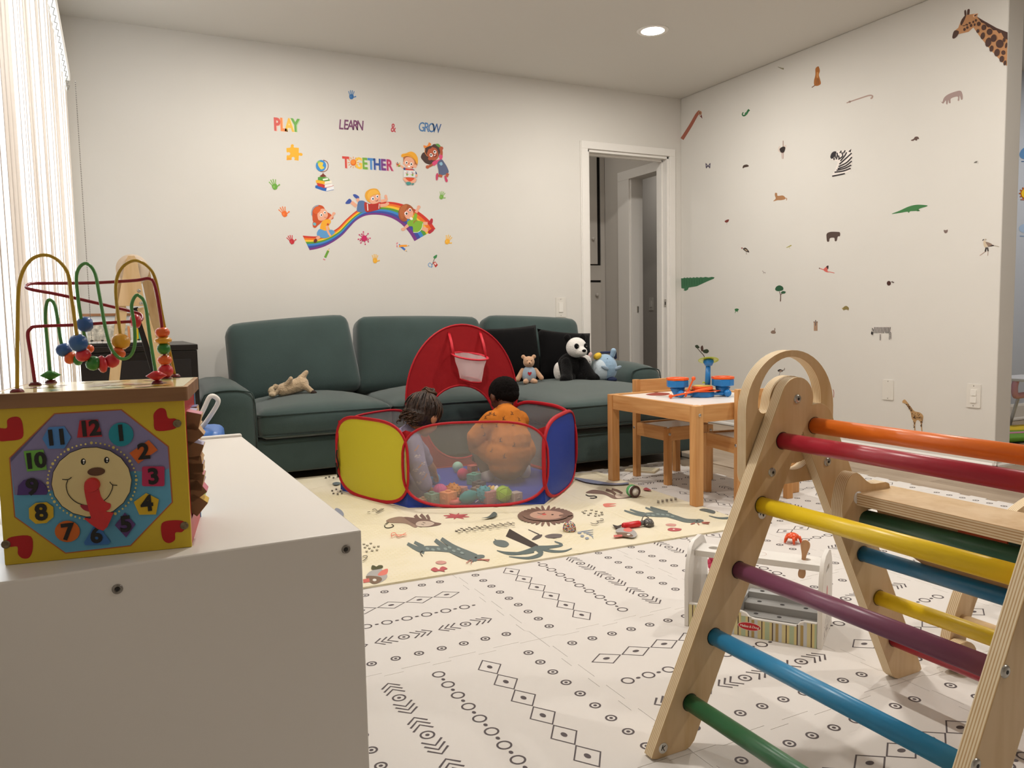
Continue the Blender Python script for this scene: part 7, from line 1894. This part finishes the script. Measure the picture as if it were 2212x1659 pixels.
# wooden easel with a paper roll
es = empty('art_easel', (0.066, 3.28, 0), 0, 'pine art easel with a paper roll under its peak, in front of the black cabinet', 'easel')
PE = wood('easel_pine', '#dcc39a', '#c9a878', 'Z', 1, .5, 9)
def EL(u, v, y=3.28): p = on_y(u, v, y); return (p.x - 0.066, p.z)
mb = MB(); XZ(mb, [[EL(276, 552), EL(291, 552), EL(297, 566), EL(313, 655), EL(311, 661), EL(256, 661), EL(255, 655), EL(270, 566)][::-1]], 0, 0.018, PE); hd = mb.build('head_plate', es, bevel=0.002)
for (u, v) in ((300, 628), (305, 655)):
    q = EL(u, v); mb = MB(); mb.lathe([(0, 0.003), (0.004, 0.003), (0.0068, 0.0015), (0.007, 0)], BOLT, (q[0], 0, q[1]), (0, -1, 0), 14); mb.build('screw', hd)
def limb(name, a, b, y0, w, m, y1=None, t=0.018):
    d = Vector((b[0] - a[0], 0, b[1] - a[1])); n = Vector((d.z, 0, -d.x)).normalized() * w / 2; y1 = y0 if y1 is None else y1
    mb = MB(); A0 = Vector((a[0], y0, a[1])); B0 = Vector((b[0], y1, b[1])); T_2 = Vector((0, t, 0))
    vs = [A0 - n, A0 + n, B0 + n, B0 - n]; vs += [p + T_2 for p in vs]
    mb.add(vs, [(0, 1, 2, 3), (7, 6, 5, 4), (0, 4, 5, 1), (1, 5, 6, 2), (2, 6, 7, 3), (3, 7, 4, 0)], m); return mb.build(name, es, bevel=0.002)
fl = lambda u: (on_y(u, 1150, 3.28).x - 0.066, 0.0)
a1, a2 = EL(264, 664), EL(306, 664)
limb('leg', a1, (a1[0] - 0.135, 0.0), 0.019, 0.036, PE); limb('leg', a2, (a2[0] + 0.215, 0.0), 0.019, 0.032, PE)
BRK = mat('#191412', rough=0.4)
limb('brace', EL(292, 664), (EL(292, 664)[0] + 0.19, 0.02), 0.04, 0.022, BRK, 0.12)
a3 = EL(318, 600)
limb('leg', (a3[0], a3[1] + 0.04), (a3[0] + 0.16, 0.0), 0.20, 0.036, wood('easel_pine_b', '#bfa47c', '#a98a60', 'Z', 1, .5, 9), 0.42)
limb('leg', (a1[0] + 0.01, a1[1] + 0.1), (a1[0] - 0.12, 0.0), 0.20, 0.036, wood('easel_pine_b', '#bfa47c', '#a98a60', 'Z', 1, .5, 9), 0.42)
q = EL(284, 578)
mb = MB(); mb.lathe([(0.012, 0.0), (0.056, 0.0), (0.057, 0.01), (0.057, 0.15), (0.012, 0.15), (0.012, 0.0)], mat('#d9c9b6', rough=0.7, bump=0.2, bscale=400), (q[0] + 0.004, 0.03, q[1] - 0.004), (0, 1, 0), 36); mb.build('paper_roll', es)
mb = MB(); mb.cyl((q[0] + 0.004, 0.018, q[1] - 0.004), (q[0] + 0.004, 0.215, q[1] - 0.004), 0.011, PE, n=14); mb.build('dowel', es)
# push cart with a white loop handle behind the cabinet
pc = empty('push_cart', (0.175, 2.16, 0), radians(-8), 'blue toy cart with a white loop handle behind the white cabinet', 'toy cart')
mb = MB(); BLT = mat('#2f66b0', rough=0.4)
rbox(mb, (0, 0, 0.315), (0.13, 0.2, 0.47), 0.025, BLT); mb.build('body', pc)
for sx in (-1, 1):
    for sy in (-1, 1):
        mb = MB(); mb.lathe([(0, -0.01), (0.04, -0.01), (0.046, 0), (0.04, 0.01), (0, 0.01)], DARK, (sx * 0.07, sy * 0.06, 0.046), (1, 0, 0), 20); mb.build('wheel', pc)
mb = MB(); mb.tube(catmull([(-0.012, -0.02, 0.545), (0.018, -0.02, 0.60), (0.035, -0.02, 0.632), (0.05, -0.015, 0.628), (0.052, -0.01, 0.612), (0.025, 0.0, 0.57), (0.0, 0.0, 0.54)], 6, False), 0.0062, mat('#e4e0da', rough=0.35), n=10); mb.build('handle', pc)
# ================================================================ toy drum kit on the small table
TZ = MZ + 0.417
PLBL = mat('#2379c0', rough=0.3, spec=0.5); PLOR = mat('#ee5f1e', rough=0.3, spec=0.5); PLGR = mat('#a9bd3a', rough=0.3, spec=0.5)
q = on_z(1526, 858, TZ)
kit = empty('toy_drum_kit', (q.x, q.y + 0.03, TZ + 0.0003), -YAW, 'blue and orange toy drum kit with a green cymbal on the small table', 'toy drum')
def octa(r, k=0.5): return [(r * cos(2 * pi * (i + k) / 8), r * sin(2 * pi * (i + k) / 8)) for i in range(8)]
mb = MB(); mb.plate([octa(0.056)], 0.026, PLBL, O=(0, 0, 0.0)); mb.build('base_drum', kit, bevel=0.004)
mb = MB(); mb.plate([octa(0.06)], 0.004, PLOR, O=(0, 0, 0.0262)); mb.plate([[(-0.09, -0.012), (-0.05, -0.045), (0.05, -0.045), (0.085, -0.012), (0.085, 0.03), (-0.09, 0.03)]], 0.004, PLOR, O=(0, 0, 0.0262)); mb.build('wing_plate', kit, bevel=0.001, weld=False)
mb = MB(); mb.plate([octa(0.050)], 0.02, PLOR, O=(0, 0, 0.0304)); cdm = mb.build('centre_drum', kit, bevel=0.004)
mb = MB(); mb.plate([circ(0, 0, 0.043, n=28)], 0.002, mat('#d8b04a', rough=0.35), O=(0, 0, 0.0506)); mb.build('drum_skin', cdm)
for (x, z, nm) in ((-0.113, 0.047, 'l'), (0.100, 0.049, 'r')):
    mb = MB(); mb.plate([octa(0.052)], 0.032, PLBL, O=(x, 0.012, z)); d_ = mb.build('side_drum', kit, bevel=0.004)
    mb = MB(); mb.plate([octa(0.0535), octa(0.040)[::-1]], 0.012, PLOR, O=(x, 0.012, z + 0.0322)); mb.build('drum_rim', d_, bevel=0.003)
    mb = MB(); mb.plate([circ(x, 0.012, 0.0405, n=28)], 0.003, mat('#e9e9ec', rough=0.3), O=(0, 0, z + 0.036)); mb.build('drum_skin', d_)
    mb = MB(); mb.cyl((x * 0.93, 0.012, 0.004), (x, 0.012, z - 0.0004), 0.022, PLBL, r1=0.036, n=20); mb.build('drum_stand', kit)
    mb = MB(); mb.box((x * 0.62, -0.012, 0.014), (abs(x) * 0.7, 0.022, 0.012), PLBL); mb.build('arm', kit, bevel=0.003)
for x in (-0.106, 0.112):
    mb = MB(); mb.ball((x, -0.03, 0.0175), 0.0172, PLBL, nu=24, nv=14); mb.build('foot_ball', kit)
mb = MB(); mb.tube([(0.036, 0.045, 0.02), (0.038, 0.045, 0.09), (0.040, 0.047, 0.142)], [0.014, 0.0125, 0.0115], PLBL, n=18); mb.build('cymbal_stem', kit)
cn = Vector((0.05, 0.38, 0.92)).normalized()
mb = MB(); mb.lathe([(0.004, -0.026), (0.017, -0.02), (0.025, -0.004), (0.0235, 0.003), (0.004, 0.003)], PLBL, (0.041, 0.046, 0.163), cn, 26); mb.build('cymbal_cup', kit)
mb = MB(); mb.lathe([(0.003, 0.004), (0.030, 0.0065), (0.047, 0.004), (0.048, 0.0055), (0.030, 0.0085), (0.003, 0.0075)], PLGR, (0.041, 0.046, 0.163), cn, 40); mb.build('cymbal', kit)
mb = MB(); mb.tube(catmull([(0.024, 0.04, 0.06), (0.014, 0.035, 0.066), (0.012, 0.035, 0.058)], 4, False), 0.003, PLGR, n=8); mb.build('clip', kit)
def stick(label, a, b):
    a = Vector(a); b = Vector(b); t = (b - a).normalized()
    M_ = kit.matrix_world.copy()
    mb = MB(); mb.tube([a, b], 0.0042, PLOR, n=10); mb.tube([a + t * 0.004, a + (b - a) * 0.4], 0.0052, PLOR, n=8); mb.ball(b + t * 0.006, 0.0098, PLOR, nu=16, nv=10)
    o = mb.build('drumstick', weld=False); o.matrix_world = M_
    return tag(o, label, 'drumstick', 'orange drumsticks on the toy drum kit')
bpy.context.view_layer.update()
stick('orange drumstick standing steeply across the left drum', (-0.091, -0.052, 0.006), (-0.055, -0.052, 0.085))
stick('orange drumstick lying almost flat across the centre drum', (0.03, -0.066, 0.046), (-0.155, -0.066, 0.012))
d = Decal(lambda u, v: on_z(u, v, TZ), (0, 0, 1), 1080, 720, 3.95, 0.0004)
d.poly('#e2d8cc', [(1120, 500), (1380, 470), (1560, 480), (1500, 545), (1330, 535)])
d.S('#8f3a30', [(1248, 520), (1290, 512), (1350, 506), (1430, 510), (1450, 520), (1400, 532), (1300, 532), (1255, 526)]).L('#5a2a24', [(1300, 502), (1330, 506), (1365, 500)], 3).L('#8a9a4a', [(1480, 486), (1520, 492)], 6, False)
tag(d.build('drawing_sheet'), 'paper with a red painted shape on the small table top', 'drawing')

# ---------------------------------------------------------------- white wooden counter toy behind the ladder
FL_, FR_ = on_z(1478, 1352, GZ), on_z(1775, 1404, GZ)
ang = atan2(FR_.y - FL_.y, FR_.x - FL_.x); BLn = (FR_ - FL_).length; BD = 0.190
WT = mat('#e4e1dc', rough=0.4, spec=0.4); GR = mat('#a9a9a8', rough=0.5)
box = empty('toy_counter', (FL_.x, FL_.y, GZ), ang, 'white wooden toy counter with striped front and grey stepped tray, behind the ladder', 'toy shop')
side_o = [(0, 0), (BD, 0), (BD, 0.145), (BD - 0.012, 0.178), (BD - 0.04, 0.205), (BD - 0.065, 0.213), (0.062, 0.213), (0.036, 0.203), (0.013, 0.172), (0, 0.125)]
slot = [(0.072 + 0.007 * cos(a) , 0.172 + 0.007 * sin(a)) for a in [pi / 2 + pi * i / 6 for i in range(7)]] + [(0.118 + 0.007 * cos(a), 0.172 + 0.007 * sin(a)) for a in [-pi / 2 + pi * i / 6 for i in range(7)]]
for (x, nm) in ((0.0, 'end_panel'), (BLn - 0.011, 'end_panel')):
    mb = MB(); mb.plate([side_o, slot[::-1]], 0.011, WT, O=(x, 0, 0), U=(0, 1, 0), V=(0, 0, 1)); ep = mb.build(nm, box, bevel=0.0015)
d_ = MB()
for (a, b) in (((0.05, 0.02), (0.15, 0.055)), ((0.03, 0.01), (0.16, 0.02)), ((0.06, 0.06), (0.14, 0.085))):
    for k in range(16):
        y0, z0 = random.uniform(a[0], b[0]), random.uniform(a[1], b[1])
        d_.plate([stroke([(y0, z0), (y0 + random.uniform(-.012, .012), z0 + random.uniform(.004, .02))], 0.0012)], 0.0, mat('#6d5a66', rough=.6), O=(BLn + 0.0003, 0, 0), U=(0, 1, 0), V=(0, 0, 1))
d_.plate([circ(0.085, 0.115, 0.012, 0.017)], 0.0, mat('#d98a8a', rough=.5), O=(BLn + 0.0003, 0, 0), U=(0, 1, 0), V=(0, 0, 1))
for y0, z0, z1 in ((0.045, 0.1, 0.19), (0.145, 0.1, 0.18)): d_.plate([stroke([(y0, z0), (y0, z1)], 0.001)], 0.0, mat('#b7a98f', rough=.6), O=(BLn + 0.0003, 0, 0), U=(0, 1, 0), V=(0, 0, 1))
o = d_.build('side_drawing', ep, weld=False); o['kind'] = 'stuff'
fo = [(0.0115, 0.0), (BLn - 0.0115, 0.0), (BLn - 0.0115, 0.063), (BLn - 0.04, 0.063), (BLn - 0.05, 0.059), (BLn - 0.056, 0.051), (BLn - 0.062, 0.0495), (0.178, 0.0495), (0.165, 0.052), (0.158, 0.060), (0.146, 0.064), (0.0115, 0.064)]
mb = MB(); mb.plate([fo], 0.009, WT, O=(0, 0.0095, 0), U=(1, 0, 0), V=(0, 0, 1)); fp_ = mb.build('front_panel', box, bevel=0.001)
mb = MB(); x = 0.012; pat = [('#d8cc9a', .009), ('#4a3028', .0025), ('#d9c98f', .006), ('#b3c2a0', .011), ('#d9c98f', .006), ('#4a3028', .0025), ('#c9c6ba', .006), ('#b39a5f', .007), ('#c9cdd0', .008)]
i = 0
while x < BLn - 0.0125:
    c, w = pat[i % len(pat)]; x1 = min(x + w, BLn - 0.012)
    hz = lambda t: 0.060 if t < 0.146 or t > BLn - 0.045 else (0.0465 if 0.172 < t < BLn - 0.062 else 0.0525)
    mb.plate([[(x, 0.001), (x1, 0.001), (x1, min(hz(x1), hz(x))), (x, min(hz(x), hz(x1)))]], 0.0, mat(c, rough=.5), O=(0, 0.0002, 0), U=(1, 0, 0), V=(0, 0, 1)); x = x1; i += 1
o = mb.build('striped_paper', fp_, weld=False); o['kind'] = 'stuff'
mb = MB(); mb.plate([circ(0.166, 0.028, 0.0285, 0.0105, 32)], 0.0004, mat('#e6dfd6', rough=.4), O=(0, -0.0001, 0), U=(1, 0, 0), V=(0, 0, 1)); mb.plate([circ(0.166, 0.028, 0.0272, 0.0094, 32)], 0.0004, mat('#c01622', rough=.4), O=(0, -0.0006, 0), U=(1, 0, 0), V=(0, 0, 1)); lg = mb.build('oval_sign', box, weld=False); lg['label'] = 'red oval sign with white script'
t = text_polys('Melissa & Doug', 0.0085, mat('#f4efe8', rough=.4), lg, 'lettering', 0.0002, shear=0.25, spacing=0.88)
t.matrix_local = Matrix.Translation((0.166, -0.0014, 0.028)) @ Matrix.Rotation(pi / 2, 4, 'X')
mb = MB(); mb.b2((0.0115, BD - 0.010, 0), (BLn - 0.0115, BD - 0.002, 0.085), WT); mb.build('back_panel', box)
mb = MB(); mb.b2((0.0115, 0.019, 0.001), (BLn - 0.0115, BD - 0.0105, 0.006), WT); mb.build('floor_panel', box)
mb = MB(); HL = BLn - 0.023
mb.plate([[(0.0115, 0.058), (BLn - 0.0115, 0.058), (BLn - 0.0115, 0.132), (0.0115, 0.132)], circ(0.052, 0.098, 0.014, n=20)[::-1], circ(BLn - 0.052, 0.098, 0.011, n=20)[::-1]], 0.016, WT, O=(0, 0, 0.172)); sh = mb.build('top_shelf', box, bevel=0.001)
mb = MB(); mb.plate([circ(0.168, 0.095, 0.020, n=28), circ(0.168, 0.095, 0.0192, n=28)[::-1]], 0.0, mat('#b9867a', rough=.6), O=(0, 0, 0.1883)); mb.build('ring_mark', sh, weld=False)
mb = MB(); mb.plate([[tuple(p)[:2] for p in catmull([(0, 0.055, 0), (0.009, 0.05, 0), (0.011, 0.038, 0), (0.0055, 0.015, 0), (0.005, -0.01, 0), (0.009, -0.03, 0), (0.007, -0.042, 0), (0, -0.045, 0), (-0.007, -0.042, 0), (-0.009, -0.03, 0), (-0.005, -0.01, 0), (-0.0055, 0.015, 0), (-0.011, 0.038, 0), (-0.009, 0.05, 0)], 3)]], 0.004, wood('spoon', '#d3a880', '#bd8f66', 'Z', 1, .5, 10), O=(0, 0.004, 0), U=(1, 0, 0), V=(0, 0, 1))
sp_ = mb.build('wooden_spoon', bevel=0.001); bpy.context.view_layer.update(); sp_.matrix_world = box.matrix_world @ Matrix.Translation((BLn - 0.058, 0.094, 0.183)) @ Matrix.Rotation(radians(6), 4, 'Y')
tag(sp_, 'pale wooden ice cream spoon standing through the right hole of the toy counter', 'wooden toy')
# stepped grey tray inside, right two thirds
mb = MB(); mb.b2((0.125, 0.02, 0.0065), (0.131, BD - 0.011, 0.062), GR); mb.build('divider', box)
for (y0, y1, z) in ((0.020, 0.062, 0.014), (0.0625, 0.105, 0.032), (0.1055, 0.148, 0.05), (0.1485, BD - 0.011, 0.066)):
    mb = MB(); mb.b2((0.1312, y0, 0.0065), (BLn - 0.0118, y1, z), GR); st_ = mb.build('step', box, bevel=0.001)
    for k in range(3):
        mb = MB(); mb.plate([circ(0.165 + 0.058 * k, (y0 + y1) / 2, 0.006, n=14)], 0.0, DARK, O=(0, 0, z + 0.0002)); mb.build('hole', st_)
mb = MB(); mb.lathe([(0, 0.003), (0.022, 0.003), (0.028, 0.03), (0.030, 0.03), (0.024, 0.0), (0, 0)], wood('bowlw', '#b98a5c', '#9a6f45', 'Z', 1, .5, 10), n=22); o = mb.build('wooden_bowl')
o.matrix_world = box.matrix_world @ Matrix.Translation((0.075, 0.12, 0.0065)); tag(o, 'small brown bowl inside the left bay of the toy counter', 'bowl')
# pink toy on the floor behind the counter
mb = MB(); PK = mat('#c23a5a', rough=.5); rr = random.Random(8)
for i in range(24):
    z = rr.uniform(0, 1); a = rr.uniform(0, 2 * pi); r = 0.026 * sqrt(1 - (z - .45) ** 2)
    mb.ball((r * cos(a), r * sin(a), 0.012 + 0.058 * z), 0.012, PK, nu=10, nv=6)
mb.ball((0, 0, 0.04), (0.024, 0.024, 0.036), PK)
o = mb.build('berry_toy', weld=False); q = on_z(1552, 1246, GZ); o.location = (q.x, q.y, GZ); tag(o, 'crimson berry shaped toy on the floor behind the toy counter', 'toy')

# ---------------------------------------------------------------- single toys on the mats
q = on_z(1712, 1173, GZ)
tc_ = empty('claw_toy', (q.x, q.y, GZ), 0.3, 'orange plastic dome toy with open claw legs on the foam tiles', 'toy')
ORP = mat('#e2511c', rough=0.3, spec=0.5)
mb = MB(); mb.lathe([(0.0, 0.037), (0.009, 0.0365), (0.019, 0.031), (0.025, 0.022), (0.0235, 0.021), (0.018, 0.029), (0.008, 0.034), (0, 0.0345)], ORP, n=28); mb.build('dome', tc_)
for k in range(5):
    a = 2 * pi * k / 5
    mb = MB(); mb.tube([(0.021 * cos(a), 0.021 * sin(a), 0.026), (0.026 * cos(a), 0.026 * sin(a), 0.015), (0.029 * cos(a), 0.029 * sin(a), 0.003)], [0.0062, 0.0052, 0.0036], ORP, n=8); mb.build('leg', tc_)
q = on_z(1230, 1147, MZ)
mb = MB(); mb.lathe([(0, 0.001), (0.022, 0.001), (0.0235, 0.006), (0.022, 0.02), (0.014, 0.032), (0, 0.036)], mat('#d8c9b0', rough=.6), n=26); rr = random.Random(6)
for i in range(330):
    z = rr.uniform(0.03, 1.0); a = rr.uniform(0, 2 * pi); r = 0.0236 * sqrt(max(0, 1 - z ** 2.6))
    mb.ball((r * cos(a), r * sin(a), 0.003 + 0.033 * z), 0.0021, mat(rr.choice(['#c9402f', '#e0902a', '#3f5aa8', '#efe6d8', '#7a3a8a', '#3f8a5a']), rough=.5), nu=5, nv=3)
o = mb.build('sprinkle_dome', weld=False); o.location = (q.x, q.y, MZ); tag(o, 'dome toy covered in multicoloured sprinkles on the cream mat', 'toy')
a_, b_ = on_z(1346, 1143, MZ), on_z(1425, 1133, MZ)
sc = empty('scoop_toy', (a_.x, a_.y, MZ), atan2(b_.y - a_.y, b_.x - a_.x), 'toy ice cream scoop with a red handle and grey spotted dome on the cream mat', 'toy')
GRY = mat('#5f5c5a', rough=0.35, metal=0.2)
mb = MB(); mb.tube([(-0.002, 0, 0.0125), (0.003, 0, 0.0125), (0.068, 0, 0.0135), (0.072, 0, 0.0135)], [0.0095, 0.0118, 0.0118, 0.0100], mat('#c8181f', rough=0.3, spec=.5), n=14); mb.build('handle', sc)
mb = MB(); mb.tube([(0.07, 0, 0.0135), (0.088, 0, 0.015)], [0.0095, 0.009], GRY, n=12); mb.build('neck', sc)
mb = MB(); mb.lathe([(0.0, 0.026), (0.012, 0.0235), (0.020, 0.014), (0.0235, 0.0), (0.0215, 0.0), (0.018, 0.012), (0, 0.022)], GRY, (0.108, 0, 0.0035), (0.15, -0.1, 1), 26); dm = mb.build('dome', sc)
rr = random.Random(3)
for k in range(9):
    a = rr.uniform(0, 2 * pi); e = rr.uniform(.2, .9); mb = MB()
    mb.ball((0.108 + 0.0225 * cos(a) * cos(e), 0.0225 * sin(a) * cos(e), 0.0035 + 0.026 * sin(e)), 0.0017, mat('#e9e4dc', rough=.4), nu=8, nv=5); mb.build('spot', dm)
mb = MB(); mb.tube(catmull([(0.08, 0, 0.022), (0.088, 0.004, 0.036), (0.1, 0.006, 0.037), (0.112, 0.0, 0.031)], 5, False), 0.0018, GRY, n=8); mb.build('thumb_lever', sc)
q = on_z(1372, 1075, MZ)
wt = empty('wheel_toy', (q.x, q.y, MZ), radians(18), 'toy axle with a brown tyred white wheel and a green wheel on the cream mat', 'toy')
ax = Vector((0.35, 0.93, 0)); zc = Vector((0, 0, 0.0268))
mb = MB(); mb.lathe([(0.019, -0.006), (0.024, -0.007), (0.0267, -0.003), (0.0267, 0.004), (0.024, 0.007), (0.019, 0.006), (0.019, -0.006)], mat('#4a2f26', rough=.5), zc, ax, 32); mb.build('tyre', wt)
mb = MB(); mb.lathe([(0, -0.006), (0.006, -0.006), (0.007, -0.003), (0.019, -0.002), (0.019, 0.004), (0, 0.004)], mat('#e6e3dd', rough=.4), zc, ax, 28); mb.build('hub', wt)
mb = MB(); mb.lathe([(0.012, 0.0075), (0.0235, 0.0075), (0.0235, 0.018), (0.012, 0.018)], mat('#e9e6e0', rough=.4), zc, ax, 30); mb.build('white_ring', wt)
mb = MB(); mb.lathe([(0.0, 0.0182), (0.026, 0.0182), (0.0267, 0.021), (0.0267, 0.032), (0.024, 0.035), (0, 0.035)], mat('#5fae6a', rough=.35), zc, ax, 30); mb.build('green_wheel', wt)
q = on_z(1372, 1017, GZ)
bk = empty('board_book', (q.x + 0.03, q.y - 0.02, GZ), radians(-52), 'cream board book with black stripes lying on the floor under the far chair', 'book')
mb = MB(); mb.b2((-0.08, -0.05, 0), (0.08, 0.05, 0.011), mat('#d9cdb0', rough=.5)); cv = mb.build('cover', bk, bevel=0.001)
for k in range(4):
    mb = MB(); mb.plate([stroke([(-0.07, -0.04 + 0.022 * k), (0.06, -0.03 + 0.022 * k)], 0.006)], 0.0, DARK, O=(0, 0, 0.0113)); mb.build('stripe', cv)

# ================================================================ corner of the side room past the wall end
PY_ = 3.46
def DP(): return Decal(lambda u, v: on_y(u, v, PY_), (0, -1, 0), 0, 0, 1, 0.001)
d = DP(); d.S('#5f8fc4', [(2204, 340), (2202, 332), (2208, 322), (2218, 318), (2232, 326), (2236, 338), (2226, 344), (2212, 344)]).L('#4f6f9a', [(2206, 349), (2230, 349)], 2, False); d.build('weather_sticker', 'blue rain cloud sticker on the pale blue side room wall')
d = DP()
for k in range(12): d.L('#b8642a', [(2216 + 11 * cos(k * pi / 6), 418 + 11 * sin(k * pi / 6)), (2216 + 15 * cos(k * pi / 6), 418 + 15 * sin(k * pi / 6))], 3, False)
d.E('#b8642a', 2216, 418, 12).E('#f0c82a', 2216, 418, 10.5).L('#b87a6a', [(2204, 431), (2228, 432)], 2.5, False); d.build('weather_sticker', 'yellow sun sticker on the pale blue side room wall')
d = DP(); d.S('#a9c4e6', [(2204, 500), (2201, 492), (2208, 485), (2222, 484), (2232, 492), (2230, 502), (2216, 504)]).L('#8fa8c9', [(2203, 510), (2228, 511)], 2.5, False); d.build('weather_sticker', 'pale snow cloud sticker lowest on the side room wall')
hcx = on_y(2212, 800, 3.15)
hc_ = empty('high_chair', (hcx.x + 0.02, 3.15, 0), 0, 'white and pink child high chair just visible past the wall end', 'high chair')
mb = MB(); mb.b2((-0.13, -0.16, 0.335), (0.22, 0.16, 0.355), mat('#dfe1e8', rough=.4)); mb.build('tray', hc_, bevel=0.005)
mb = MB(); mb.tube(catmull([(-0.1, 0.0, 0.345), (-0.118, 0.0, 0.30), (-0.11, 0.0, 0.245), (-0.075, 0, 0.235), (0.1, 0, 0.24)], 5, False), 0.02, mat('#d9a3b4', rough=.5), n=10); mb.build('seat', hc_)
for sx in (-1, 1):
    for sy in (-1, 1):
        mb = MB(); mb.tube([(sx * 0.11 - (0.005 if sx < 0 else 0), sy * 0.1, 0.23), (sx * 0.11 + (0.14 if sx < 0 else -0.02), sy * 0.15, 0.0)], 0.011, mat('#e3e4e8', rough=.4), n=10); mb.build('leg', hc_)
pg = empty('play_gym', (5.28, 2.96, 0), radians(-14), 'green and yellow padded play gym mat on the side room floor', 'play mat')
mb = MB(); rbox(mb, (0, 0, 0.022), (0.9, 0.42, 0.036), 0.016, mat('#6fa83a', rough=.7)); mb.build('pad', pg)
mb = MB(); mb.plate([[tuple(p)[:2] for p in catmull([(-0.35, 0.05, 0), (-0.1, 0.16, 0), (0.3, 0.18, 0), (0.4, 0.0, 0), (0.0, -0.02, 0)], 5)]], 0.003, mat('#e6c62f', rough=.7), O=(0, 0, 0.0402)); mb.build('yellow_patch', pg)
mb = MB(); mb.plate([[(-0.42, -0.1), (0.42, -0.13), (0.42, -0.09), (-0.42, -0.05)]], 0.003, mat('#cf8aa8', rough=.7), O=(0, 0, 0.0402)); mb.build('pink_strip', pg)
mb = MB(); mb.b2((-0.455, -0.215, 0), (0.455, 0.215, 0.004), DARK); mb.build('base_sheet', pg)
bpy.context.view_layer.update()
